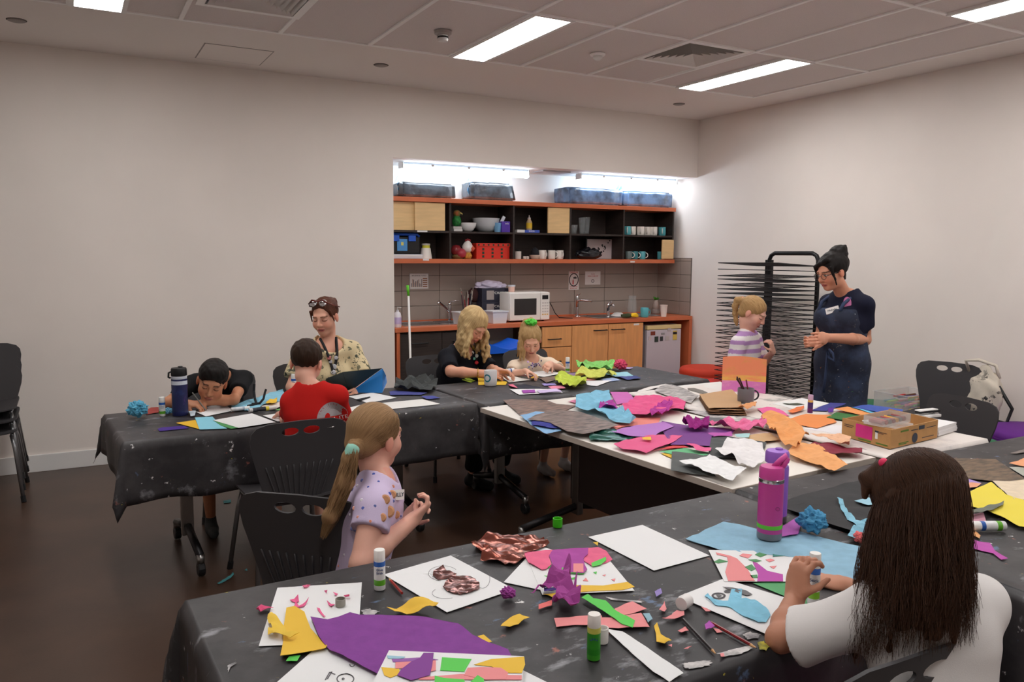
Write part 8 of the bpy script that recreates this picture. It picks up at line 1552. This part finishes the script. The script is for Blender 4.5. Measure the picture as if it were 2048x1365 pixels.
if h[0] is not None:
 nrm_ = (h[1]+Vector(side_d)*.6).normalized(); ux = Vector(RT); ux = (ux-nrm_*ux.dot(nrm_)).normalized(); uy = nrm_.cross(ux); c_ = h[0]+nrm_*.006
 MB().add([c_+ux*a_+uy*b_+nrm_*d_ for d_ in (0, .001) for a_, b_ in ((-.026, -.016), (.026, -.016), (.026, .016), (-.026, .016))], [(3, 2, 1, 0), (4, 5, 6, 7), (0, 1, 5, 4), (1, 2, 6, 5), (2, 3, 7, 6), (3, 0, 4, 7)]).build('name_sticker', M('sticker_white', (236, 232, 230), rough=.6), sh)
 M3 = Matrix((ux, uy, nrm_)).transposed(); o = text_part('lettering', 'DILLY', tuple(c_+nrm_*.0015), .018, M('sticker_ink', (40, 50, 60)), sh, rot=M3.to_euler())
def hb4(F, E, Cn):
 E((0, -.02, .04), (.083, .102, .087)); E((0, .118, -.04), (.088, .06, .088), .012, 's'); E((0, .05, -.12), (.12, .09, .07), .012, 's')
 E((0, -.075, -.02), (.06, .05, .045), .03)
 for sx in (-1, 1): E((sx*.088, .012, -.035), (.018, .034, .034), .008, 's')
fair = hair_mat('hair_fair', (110, 80, 52), (176, 140, 100), 1.3)
g4.hair(hb4, fair, (-.12, -.15, -.11), (.12, .12, .15), .0038, flowaxis=unit((0, -.8, -.45)), flowpt=(0, -.02, .01))
tie = W_(706, 896, 2.36); end = W_(648, 1070, 2.36); tipv = end-tie
def hbt(F):
 pass
F = Field(np.minimum(tie, end)-.1, np.maximum(tie, end)+.1, .0042); midp = tie+tipv*.4+npv((.012, 0, 0)); hb_ = hd.w(0, -.085, -.025)
F.cone(hb_, tie-unit(tipv)*.004, .042, .016, .012); F.cone(tie, tie+tipv*.12, .0155, .021, .01); F.cone(tie+tipv*.12, midp, .021, .026, .02); F.cone(midp, tie+tipv*.8, .026, .02, .02); F.cone(tie+tipv*.8, end, .02, .005, .02); F.wrinkle(.002, 130, 4, (1, 1, .12))
V, Q = F.mesh(); ax = unit(tipv); e1 = unit(np.cross(ax, (1, 0, 0))); e2 = np.cross(ax, e1); qq = V-tie; u = np.arctan2(qq@e1, qq@e2); npmesh('ponytail', V, Q, fair, g4.t, None, np.stack([u, (qq@ax)*6, u*0], 1))
rs = np.random.RandomState(2); cur = []
for i in range(420):
 th = rs.uniform(0, 6.28); t_ = np.linspace(0, 1, 10); r_ = .0182*rs.uniform(.85, 1.12)*np.interp(t_, [0, .12, .4, .8, 1], [.8, 1.15, 1.45, 1.15, .4]); base_ = np.where(t_[:, None] < .4, tie+(midp-tie)*(t_[:, None]/.4), midp+(end-midp)*((t_[:, None]-.4)/.6)); sway = .006*np.sin(t_*6+rs.uniform(0, 6))
 L_ = rs.uniform(.75, 1.05); base_ = tie+(base_-tie)*L_; cur.append(base_+e1*(np.cos(th+t_*.5)*r_+sway)[:, None]+e2*(np.sin(th+t_*.5)*r_)[:, None])
g4.strands(cur, fair, .0011)
# head strands sweeping back to the tie
cur = []
for i in range(420):
 a = rs.uniform(-2.0, 2.0); st = np.array([.07*math.sin(a), .07*math.cos(a)*.9-.0, .055+.05*rs.uniform(-1, .6)]); pts_ = []
 for t_ in np.linspace(0, 1, 9):
  p = st*(1-t_)+npv((0, -.1, -.03))*t_; c0 = npv((0, -.02, .04)); d_ = p-c0; rr = npv((.084, .103, .088)); k0 = np.linalg.norm(d_/rr); p = c0+d_/k0*(1.005+.01*rs.uniform()) if t_ < .97 else p
  pts_.append(hd.w(*p))
 if hd.loc(np.array(pts_))[0, 2] > -.02: cur.append(pts_)
g4.strands(cur, fair, .0010)
hb_tie = Field(tie-.06, tie+.06, .0035); ax = unit(tipv)
for i in range(3): hb_tie.cone(tie+ax*(.004+.009*i), tie+ax*(.009+.009*i), .0215, .0215, .003)
V, Q = hb_tie.mesh(); npmesh('hair_tie', V, Q, M('tie_mint', (150, 206, 188), rough=.8, bump=.3, bscale=300), g4.t)
# ---------------------------------------------------------------- 5 blonde woman in black
C = W_(946, 652, 5.02); f = unit(toward_cam(C)*npv((1, 1, 0))*.55+RT*.62+npv((0, 0, -.62))); hd = Head(C, f, npv((0, 0, 1))+RT*.1, 1.0)
nk = W_(922, 700, 5.12); J = dict(pv=nk+npv((-.03, .16, -.52)), nk=nk, shR=W_(893, 716, 5.05), shL=nk+npv((.155, .07, -.05)), elR=npv(P(902, 744, .80)), wrR=npv(P(970, 748, .785)), elL=W_(985, 742, 5.0), wrL=npv(P(996, 742, .80)), knR=(2.36, 4.7, .5), knL=(2.6, 4.75, .5), anR=(2.36, 4.8, .09), anL=(2.6, 4.85, .09))
w5 = Fig('person', 'blonde woman in black top bending over her collage', J, .98, (2.45, 5.2, 0), hd)
dr = unit(npv(P(1004, 748, .785))-J['wrR'])
w5.body((214, 156, 130), (190, 100, 96), (150, 116, 80), eye='down', step=.009, fine=.0038, hands=(dict(W=J['wrR'], d=dr, n=(.2, .6, -.6), side=-1, L=.165, curl=.55, thumb=.6), dict(W=J['wrL'], d=unit((.6, -.7, -.05)), n=(-.3, -.2, -.8), side=1, L=.165, curl=.6, thumb=.6)))
w5.shirt(fab('top_black', (24, 25, 32)), sleeve=.85, e=.016, seed=3, neck=.08, necktilt=.8, bust=.07, step=.009); w5.pants(fab('trouser_black', (28, 28, 32)), to=1.9); w5.shoes((30, 30, 32))
def hb5(F, E, Cn):
 E((0, -.02, .045), (.09, .107, .092)); E((.01, .115, -.03), (.07, .07, .092), .012, 's'); w5.locks(F, 28, -2.3, 1.9, .25, wave=.022, seed=5, r0=.022, out=.5, skipfront=.09, fy=.03)
w5.hair(hb5, hair_mat('hair_blonde', (150, 116, 70), (226, 198, 148), .9), (-.26, -.26, -.36), (.26, .28, .2), .0048, wr=.0025, wf=90)
t = thing('necklace', 'long necklace of coloured discs on the black top', 'necklace', tuple(nk+w5.n*.1)); ch_m = M('neck_cord', (20, 20, 20))
tree = bvh_of(kid(w5, 'shirt')); tb_ = bvh_of(kid(w5, 'body'))
for px, py, c, r_ in ((944, 697, (226, 196, 60), .012), (949, 690, (232, 228, 226), .012), (951, 700, (150, 170, 70), .014), (945, 706, (236, 234, 232), .011), (953, 712, (226, 224, 220), .014), (948, 718, (120, 200, 180), .011), (953, 726, (220, 50, 60), .014)): disc(tree, px, py, r_, M('disc%d%d' % (c[0], c[2]), c, rough=.35), t, 'disc', .008)
V = near2(tree, tb_, ((940, 684), (944, 696), (945, 708), (949, 720), (953, 728), (954, 714), (952, 700), (949, 686)), .004); MB().tube(V, .0035, 6).build('cord', ch_m, t, smooth=True)
q = P(1012, 744, TZ+.045); t = glue('white glue stick held by the blonde woman', 1006, 747, TZ+.03, r=.0145, h=.1, lie=math.radians(12), body=(214, 218, 224), lab=(80, 110, 170))
t = thing('bracelet', 'thin gold bracelet on the blonde woman\u2019s wrist', 'bracelet', tuple(J['wrR'])); d_ = unit(J['wrR']-J['elR']); e1 = unit(np.cross(d_, (0, 0, 1))); e2 = np.cross(d_, e1); c_ = J['wrR']-d_*.05
MB().tube([tuple(c_+(e1*math.cos(2*PI*k/16)+e2*math.sin(2*PI*k/16))*.034) for k in range(17)], .0035, 6).build('chain', M('gold', (190, 150, 70), rough=.3, metal=1), t, smooth=True)
# ---------------------------------------------------------------- 6 girl with green scrunchie
C = W_(1062, 680, 5.02); f = unit(toward_cam(C)*npv((1, 1, 0))+RT*.12+npv((0, 0, -.62))); hd = Head(C, f, npv((0, 0, 1))-RT*.03, .93)
nk = W_(1062, 722, 5.10); J = dict(pv=nk+npv((.05, .12, -.40)), nk=nk, shR=W_(1028, 735, 5.08), shL=W_(1098, 728, 5.14), elR=W_(1021, 750, 4.98), wrR=npv(P(1052, 743, .79)), elL=W_(1126, 742, 4.98), wrL=W_(1100, 728, 4.88), knR=(2.95, 4.75, .5), knL=(3.15, 4.78, .5), anR=(2.95, 4.85, .09), anL=(3.15, 4.88, .09))
g6 = Fig('person', 'girl with green scrunchie in a cream T-shirt gluing paper', J, .74, (3.05, 5.2, 0), hd)
g6.body((226, 174, 150), (200, 116, 110), (150, 116, 84), eye='down', step=.009, fine=.0036, hands=(dict(W=J['wrR'], d=unit((.5, -.7, -.25)), n=(-.1, -.3, -.9), side=-1, L=.13, curl=.55, thumb=.7), dict(W=J['wrL'], d=unit((-.7, -.6, -.1)), n=(-.3, .3, -.8), side=1, L=.13, curl=.9)))
cream = fab('tee_cream', (232, 212, 190)); sh = g6.shirt(cream, sleeve=.7, seed=6, step=.007, flare=.02); g6.pants(fab('shorts_tan', (120, 100, 84)), to=.9); g6.shoes((190, 186, 186))
tree = bvh_of(sh); dcam = Vector(-toward_cam(nk)); rg = random.Random(14); sq = [(96, 120, 190), (200, 206, 220), (120, 60, 70), (150, 110, 190), (60, 70, 130), (190, 150, 210), (230, 230, 235)]
for i in range(60):
 a = rg.uniform(0, 6.28); rr = abs(rg.gauss(0, .028)); q0 = Vector(W_(1070, 731+0, 4.6))+Vector(RT)*rr*math.cos(a)+Vector((0, 0, rr*math.sin(a)*.9)); h = tree.ray_cast(q0, dcam, 1.2)
 if h[0] is None: continue
 nrm_ = h[1]; a_ = nrm_.orthogonal().normalized(); b_ = nrm_.cross(a_); r0 = rg.uniform(.004, .008); MB().add([h[0]+nrm_*.002+(a_*math.cos(2*PI*k/6)+b_*math.sin(2*PI*k/6))*r0 for k in range(6)], [tuple(range(6))]).build('sequin', M('seq%d' % (i % 7), sq[i % 7], rough=.15, metal=.5), sh)
def hb6(F, E, Cn):
 E((0, -.02, .04), (.083, .1, .088)); E((0, .112, -.01), (.078, .062, .1), .014, 's'); E((0, .06, -.13), (.13, .12, .085), .015, 's'); Cn((0, -.05, .1), (0, -.06, .135), .03, .022)
 for sx in (-1, 1): E((sx*.09, .02, -.04), (.02, .045, .045), .01, 's')
 rs = np.random.RandomState(3); b0 = hd.w(0, -.07, .14)
 for i in range(16):
  p = b0; a = rs.uniform(-.5, 1.6); L_ = rs.uniform(.2, .3)
  for k in range(7): t_ = (k+1)/7; q = b0-RT*(.05+.035*math.cos(a))*t_**.5+npv(toward_cam(b0))*(.03*math.sin(a))*t_-npv((0, 0, L_*t_**1.6))+RT*.01*math.sin(i+t_*7); F.cone(p, q, .015-.001*k, .014-.0012*k, .01); p = q
blo2 = hair_mat('hair_sandy', (136, 104, 66), (206, 172, 122), 1.0); g6.hair(hb6, blo2, (-.17, -.18, -.22), (.13, .13, .2), .0042, flowaxis=(0, -.4, .9), wr=.0018, wf=130)
q = hd.w(0, -.05, .135); bm = bmesh.new(); bmesh.ops.create_icosphere(bm, subdivisions=4, radius=1)
for v in bm.verts: n_ = noise.noise(v.co*3)*.35+noise.noise(v.co*8)*.25; v.co = Vector(q)+Vector((v.co.x*.042*(1+n_), v.co.y*.042*(1+n_), v.co.z*.026*(1+n_)))
me = bpy.data.meshes.new('scrunchie'); bm.to_mesh(me); bm.free(); o = link('scrunchie', me, M('scrunchie_green', (90, 206, 70), rough=.7, bump=.6, bscale=80), g6.t, True); o.location = -woff(g6.t)
# ---------------------------------------------------------------- 7 striped girl standing
C = W_(1506, 626, 4.12); f = unit(toward_cam(C)*npv((1, 1, 0))*.5+RT*.85+npv((0, 0, -.5))); hd = Head(C, f, npv((0, 0, 1))+RT*.05, .94)
nk = W_(1494, 668, 4.16); fr_ = unit(toward_cam(nk)*npv((1, 1, 0))*.55+RT*.8); rgt = np.cross(fr_, (0, 0, 1))
J = dict(pv=nk+npv((0, .0, -.42)), nk=nk, shR=nk+rgt*.135+npv((0, 0, -.05)), shL=nk-rgt*.135+npv((0, 0, -.05)), elR=nk+rgt*.17-fr_*.02+npv((0, 0, -.24)), wrR=nk+rgt*.15+fr_*.12+npv((0, 0, -.36)), elL=nk-rgt*.16+fr_*.07+npv((0, 0, -.22)), wrL=nk-rgt*.06+fr_*.17+npv((0, 0, -.12)), knR=nk+rgt*.08+npv((0, 0, -.72)), knL=nk-rgt*.08+npv((0, 0, -.72)), anR=(*(nk+rgt*.08)[:2], .08), anL=(*(nk-rgt*.08)[:2], .08))
g7 = Fig('person', 'girl in lilac and white striped T-shirt standing at the rack', J, .74, (float(nk[0]), float(nk[1]), 0), hd)
g7.body((228, 176, 156), (206, 120, 116), (150, 112, 80), eye='down', step=.009, fine=.0036, hands=(dict(W=J['wrL'], d=unit(-fr_*.1+rgt*.25+npv((0, 0, .9))), n=-fr_, side=1, L=.13, curl=.8, thumb=.7), dict(W=J['wrR'], d=unit(fr_+npv((0, 0, -.3))), n=(0, 0, -1), side=-1, L=.13, curl=.5)))
def stripes(fig, V):
 d = (V-fig.J['nk'])@fig.up; w_ = np.sin(d*2*PI/.062+.6*np.sin((V@fig.r)*9)) > .05; a, b_ = npv(s2l((178, 138, 190))), npv(s2l((232, 226, 226))); return np.where(w_[:, None], a, b_)
g7.shirt(vcol_mat('tee_striped', rough=.85, spec=.15), sleeve=.8, seed=12, step=.006, e=.02, flare=.02, colf=stripes); g7.pants(fab('shorts_navy'), to=.9); g7.shoes((190, 186, 190))
def hb7(F, E, Cn):
 E((0, -.02, .04), (.083, .1, .086)); E((0, .115, -.02), (.084, .062, .095), .012, 's'); E((0, -.05, -.02), (.07, .056, .06), .02); E((0, .085, -.13), (.13, .12, .085), .012, 's'); Cn((0, -.09, .03), (0, -.13, .035), .034, .022)
 for sx in (-1, 1): E((sx*.088, .012, -.04), (.018, .036, .038), .008, 's')
 p = hd.w(0, -.125, .036); b_ = unit(hd.R[:, 1]*npv((1, 1, 0)))
 for k, (dx, dz) in enumerate(((.03, -.005), (.045, -.045), (.045, -.1), (.035, -.15), (.03, -.18))): q = hd.w(0, -.125, .036)-b_*dx+npv((0, 0, dz)); F.cone(p, q, .024-.002*k, .027-.0045*k, .012); p = q
g7.hair(hb7, hair_mat('hair_sand2', (140, 104, 64), (206, 168, 116), 1.0), (-.12, -.23, -.18), (.12, .12, .15), .0042, flowaxis=(0, -.9, .3), wr=.0014, wf=150)
q = hd.w(0, -.118, .038); F = Field(q-.05, q+.05, .004); F.cone(q, q-hd.R[:, 1]*.008, .023, .023, .003); V, Q = F.mesh(); npmesh('hair_tie', V, Q, M('tie_pink', (240, 130, 160), rough=.7), g7.t)
# ---------------------------------------------------------------- 8 woman in navy apron standing
C = W_(1664, 544, 3.62); f = unit(-RT*.92+toward_cam(C)*npv((1, 1, 0))*.42+npv((0, 0, -.38))); hd = Head(C, f, npv((0, 0, 1))-RT*.08, 1.0)
nk = W_(1692, 594, 3.64); fr_ = unit(-RT*.85+toward_cam(nk)*npv((1, 1, 0))*.6); rgt = np.cross(fr_, (0, 0, 1))
J = dict(pv=npv((nk[0]-.01, nk[1], .90)), nk=nk, shL=nk-rgt*.148+npv((0, 0, -.05)), shR=nk+rgt*.148+npv((0, 0, -.05)), elL=W_(1730, 680, 3.52), wrL=W_(1652, 676, 3.32), elR=nk+rgt*.2+fr_*.0+npv((0, 0, -.30)), wrR=W_(1640, 682, 3.5), knL=(nk[0]-rgt[0]*.09, nk[1]-rgt[1]*.09, .48), knR=(nk[0]+rgt[0]*.09, nk[1]+rgt[1]*.09, .48), anL=(nk[0]-rgt[0]*.09, nk[1]-rgt[1]*.09, .09), anR=(nk[0]+rgt[0]*.09, nk[1]+rgt[1]*.09, .09))
w8 = Fig('person', 'dark-haired woman in denim apron talking beside the drying rack', J, 1.02, (float(nk[0]), float(nk[1]), 0), hd, wH=.168, wW=.14, wC=.15)
dl = unit(W_(1608, 676, 3.26)-J['wrL'])
w8.body((214, 152, 124), (180, 90, 88), (40, 28, 24), eye='open', step=.009, fine=.0036, hands=(dict(W=J['wrL'], d=dl, n=unit(rgt+npv((0, 0, -.2))), side=1, L=.165, curl=.75, thumb=.6), dict(W=J['wrR'], d=unit(-RT+npv((0, 0, -.1))), n=unit(-rgt+npv((0, 0, .3))), side=-1, L=.165, curl=.7, thumb=.6)))
w8.shirt(fab('tee_navy', (30, 32, 50)), sleeve=.62, e=.014, wr=.005, seed=15, step=.008, bust=.075, neck=.07, hem=-.0); w8.pants(fab('jeans_dark', (30, 34, 48)), to=1.95); w8.shoes((40, 40, 44))
den = ramp_splat('denim_apron', (38, 44, 62), [((58, 70, 98), 6, .46, (1, 1, 1), 2, .2), ((110, 100, 96), 28, .65, (1, 1, 1), 4, .03), ((70, 130, 60), 22, .69, (1, 1, 1), 7, .02), ((150, 90, 50), 24, .68, (1, 1, 1), 9, .02), ((206, 206, 210), 40, .68, (1, 1, 1), 12, .015)], rough=.85, bump=.15, bscale=200)
F = Field(nk-npv((.4, .4, 1.1)), nk+npv((.4, .4, .05)), .0085); w8.torso(F, .024);
for sg_ in (-1, 1): F.ell(w8.chest+w8.n*w8.wC*.55+w8.r*sg_*.07-w8.up*.02, .085, None, .05)
hp = npv(J['pv']); F.cone(hp+npv((0, 0, -.05)), hp+npv((0, 0, -.45)), .19, .2, .05, (w8.n, .75)); F.wrinkle(.004, 18, 2, (1, 1, .4))
bk_ = np.maximum; c0 = w8.chest-w8.n*.03
X, Y_, Z2 = F.ax[0][:, None, None], F.ax[1][None, :, None], F.ax[2][None, None, :]
dn = (X-c0[0])*w8.n[0]+(Y_-c0[1])*w8.n[1]+(Z2-c0[2])*w8.n[2]; dr_ = np.abs((X-c0[0])*w8.r[0]+(Y_-c0[1])*w8.r[1]+(Z2-c0[2])*w8.r[2]); hgt_ = Z2-hp[2]
wid = np.where(hgt_ < .14, .4, np.clip(.20-.25*(hgt_-.14), .105, .3)); F.F = np.maximum(F.F, np.maximum(np.where(hgt_ < .12, -dn-.1, -dn), dr_-wid).astype(np.float32)); F.cutplane(nk-npv((0, 0, .075)), (0, 0, 1)); V, Q = F.mesh(); apr = npmesh('apron', V, Q, den, w8.t)
strap = M('apron_strap', (58, 72, 104), rough=.85)
for sg_ in (-1, 1): MB().tube([tuple(nk-npv((0, 0, .09))+w8.n*(.15)+w8.r*sg_*.085), tuple(nk-npv((0, 0, .04))+w8.n*.125+w8.r*sg_*.09), tuple(nk+npv((0, 0, .012))+w8.n*.03+w8.r*sg_*.088), tuple(nk+npv((0, 0, .01))-w8.n*.07+w8.r*sg_*.06)], .0115, 8).build('apron_strap', strap, w8.t, smooth=True)
bx_ = hp+w8.n*.185+npv((0, 0, .0))-w8.r*.05
MB().tube([tuple(bx_+npv((0, 0, .07))), tuple(bx_-w8.r*.05+npv((0, 0, .05))+w8.n*.02), tuple(bx_-w8.r*.07+npv((0, 0, .0))+w8.n*.02), tuple(bx_-w8.r*.02+npv((0, 0, .02))+w8.n*.02), tuple(bx_+npv((0, 0, .06))+w8.n*.012), tuple(bx_+npv((0, 0, -.1))+w8.n*.02), tuple(bx_+w8.r*.01+npv((0, 0, -.22))+w8.n*.02)], .009, 6).build('apron_bow', strap, w8.t, smooth=True)
tree = bvh_of(apr); dcam = Vector(-toward_cam(nk))
def sticker(tree, px, py, Y, w_, h_, mat, par, name, txt=None, tilt=0, n=None, tcol=(60, 80, 90), ts=.018):
 h = tree.ray_cast(Vector(W_(px, py, Y-.6)), (Vector(W_(px, py, Y))-Vector(W_(px, py, Y-.6))).normalized(), 2)
 if h[0] is None: return
 nrm_ = (h[1]*.6+Vector(toward_cam(h[0]))*.8).normalized(); ux = Vector(RT)+Vector((0, 0, tilt)); ux = (ux-nrm_*ux.dot(nrm_)).normalized(); uy = nrm_.cross(ux); c_ = h[0]+nrm_*.008; N = 20
 if n: poly = [(math.cos(2*PI*k/N)*w_/2, math.sin(2*PI*k/N)*h_/2) for k in range(N)]
 else: poly = [(-w_/2, -h_/2), (w_/2, -h_/2), (w_/2, h_/2), (-w_/2, h_/2)]
 m_ = len(poly); o = MB().add([c_+ux*a_+uy*b_ for a_, b_ in poly]+[c_+ux*a_+uy*b_-nrm_*.012 for a_, b_ in poly], [tuple(range(m_))]+[(i, (i+1) % m_, m_+(i+1) % m_, m_+i) for i in range(m_)]).build(name, mat, par)
 if txt: text_part('lettering', txt, tuple(c_+nrm_*.0012), ts, M('stick_ink%d' % tcol[0], tcol), o, rot=Matrix((ux, uy, nrm_)).transposed().to_euler())
sticker(tree, 1665, 621, 3.45, .085, .04, M('sticker_white', (236, 232, 230), rough=.6), apr, 'name_sticker', 'Michelle', .08)
tr2 = bvh_of([o_ for o_ in bpy.data.objects if o_.parent == w8.t and o_.name.startswith('shirt')][0]); sticker(tr2, 1695, 607, 3.5, .05, .085, M('pink_emblem', (206, 120, 170), rough=.8), apr, 'chest_emblem', None, 0, n=1)
def hb8(F, E, Cn):
 E((0, -.025, .042), (.088, .108, .092)); E((0, .1, -.02), (.075, .068, .1), .012, 's'); E((0, -.01, -.14), (.13, .14, .085), .015, 's')
 for sx in (-1, 1): Cn((sx*.07, .06, .05), (sx*.078, .055, -.03), .014, .007); Cn((sx*.078, .055, -.03), (sx*.074, .05, -.075), .007, .003)
 Cn((-.05, .06, .1), (.05, .08, .06), .018, .012)
 E((0, -.09, .105), (.055, .055, .05), .02); rs = np.random.RandomState(9)
 for i in range(18): a = rs.uniform(0, 6.28); b_ = rs.uniform(-.6, .8); p = npv((.042*math.cos(a), -.09+.042*math.sin(a), .105+.036*b_)); Cn(p, p+npv((-.024*math.sin(a), .024*math.cos(a), .012*b_)), .015, .01, .01)
 Cn((0, -.07, -.05), (0, -.085, -.075), .03, .012)
w8.hair(hb8, hair_mat('hair_black', (14, 12, 12), (34, 28, 26)), (-.13, -.2, -.1), (.13, .14, .2), .0044, flowaxis=(0, -.7, .6), wr=.0022, wf=110)
gs = thing('eyeglasses', 'thin dark-framed eyeglasses of the woman in the apron', 'glasses', tuple(hd.w(0, .1, 0)))
for sx in (-1, 1):
 headmesh(w8, MB().tube([(sx*.034+.023*math.cos(2*PI*k/18), .106-.004*abs(math.cos(2*PI*k/18)), -.001+.018*math.sin(2*PI*k/18)) for k in range(19)], .0017, 5), 'rim', M('rim_dark', (40, 26, 26), rough=.3), gs)
 headmesh(w8, MB().tube([(sx*.057, .102, .004), (sx*.078, .05, .008), (sx*.082, -.01, .004)], .0018, 5), 'temple', M('rim_dark'), gs)
headmesh(w8, MB().tube([(-.012, .107, .002), (0, .111, .004), (.012, .107, .002)], .0017, 5), 'bridge', M('rim_dark'), gs)
# ---------------------------------------------------------------- 9 girl with long brown hair, foreground right
C = npv((1.60, 1.05, 1.045)); away = unit(-toward_cam(C)*npv((1, 1, 0))); f = unit(away*.72-RT*.62+npv((0, 0, -.5))); hd = Head(C, f, npv((0, 0, 1))+RT*.03, .95)
nk = npv((1.565, .99, .905)); fr_ = unit(away*.8-RT*.5); rgt = np.cross(fr_, (0, 0, 1))
J = dict(pv=nk+npv((-.03, -.07, -.40)), nk=nk, shL=nk-rgt*.118+npv((0, 0, -.055)), shR=nk+rgt*.118+npv((0, 0, -.05)), elL=W_(1560, 1278, 1.2), wrL=W_(1590, 1194, 1.27), elR=nk+rgt*.17+fr_*.14+npv((0, 0, -.19)), wrR=W_(1694, 1172, 1.335), knL=nk+fr_*.33-rgt*.09+npv((0, 0, -.42)), knR=nk+fr_*.33+rgt*.09+npv((0, 0, -.42)), anL=nk+fr_*.3-rgt*.09+npv((0, 0, -.80)), anR=nk+fr_*.3+rgt*.09+npv((0, 0, -.80)))
g9 = Fig('person', 'girl with long brown hair in a white T-shirt, back to the camera', J, .76, (float(nk[0]), float(nk[1]), 0), hd, arm=1.05)
hl = unit(npv((0, 0, 1))+RT*.1+away*.15); hr = unit(W_(1640, 1160, 1.38)-J['wrR'])
g9.body((190, 134, 108), (180, 100, 96), (60, 40, 30), step=.0065, fine=.004, hfine=.003, hands=(dict(W=J['wrL'], d=hl, n=unit(RT*.75+away*.65), side=-1, L=.145, curl=.85, thumb=.5), dict(W=J['wrR'], d=hr, n=unit(-RT*.3+away*.2+npv((0, 0, -.6))), side=-1, L=.135, curl=.55, thumb=.6)))
sh = g9.shirt(fab('tee_white', (226, 222, 220)), sleeve=.8, e=.02, seed=21, step=.0055, wr=.008, flare=.03, freq=24); g9.pants(fab('skirt_pink', (190, 110, 150)), to=.85); g9.shoes((190, 186, 186))
brn = hair_mat('hair_brown', (40, 23, 14), (80, 50, 32), 1.2, .5)
hpush = toward_cam(C)*npv((1, 1, 0))*.12
def hb9(F, E, Cn):
 E((0, -.022, .042), (.092, .11, .094)); E((0, .125, -.04), (.07, .06, .1), .012, 's'); g9.locks(F, 30, -2.35, 2.35, .275, wave=.014, seed=4, r0=.0165, rx=.074, ry=.09, out=.22, push=hpush); Cn((-.05, .01, .115), (-.075, .035, .1), .016, .014); Cn((-.075, .035, .1), (-.088, .05, .06), .014, .008)
g9.hair(hb9, brn, (-.3, -.3, -.42), (.3, .28, .2), .0052, wr=.0016, wf=140, stretch=(1, 1, .08))
rs = np.random.RandomState(12); cur = []; c0 = hd.w(0, -.022, .042)
for i in range(3000):
 a = rs.uniform(-2.4, 2.4); el_ = rs.uniform(.05, 1.5); L_ = .29*rs.uniform(.7, 1.1); ph = rs.uniform(0, 6, 2); k_ = rs.uniform(1.0, 1.025); pts_ = [hd.w(.092*k_*math.sin(a)*math.cos(t_), -.022-.11*k_*math.cos(a)*math.cos(t_), .042+.094*k_*math.sin(t_)) for t_ in np.linspace(el_, 0, 6)]
 if hd.loc(pts_[-1])[1] > .05 and abs(hd.loc(pts_[-1])[0]) < .06: continue
 st = pts_[-1]; o_ = (st-c0)*npv((1, 1, 0)); f_ = rs.uniform(.08, .3)
 for t_ in np.linspace(.08, 1, 11): pts_.append(st+o_*f_*t_**.7+hpush*t_*1.15-npv((0, 0, L_*t_))+npv((.012*math.sin(ph[0]+t_*7)*t_**.7, .012*math.cos(ph[1]+t_*6)*t_**.7, 0)))
 cur.append(pts_)
g9.strands(cur, brn, .0008)
q = hd.w(-.055, -.012, .118); F = Field(q-.04, q+.04, .003); F.ell(q, .011, None, .003); F.cone(q, q+hd.R[:, 0]*.012, .008, .007, .004); V, Q = F.mesh(); npmesh('hair_tie', V, Q, M('tie_hotpink', (236, 50, 100), rough=.5), g9.t)
# glue stick in the girl's hands
gq = P(1626, 1207, TZ+.006); glue('white glue stick held upright by the long-haired girl', 1626, 1207, TZ+.006, r=.0145, h=.13, body=(228, 226, 222), band=(130, 190, 50), lab=(60, 110, 190), text='Stick')
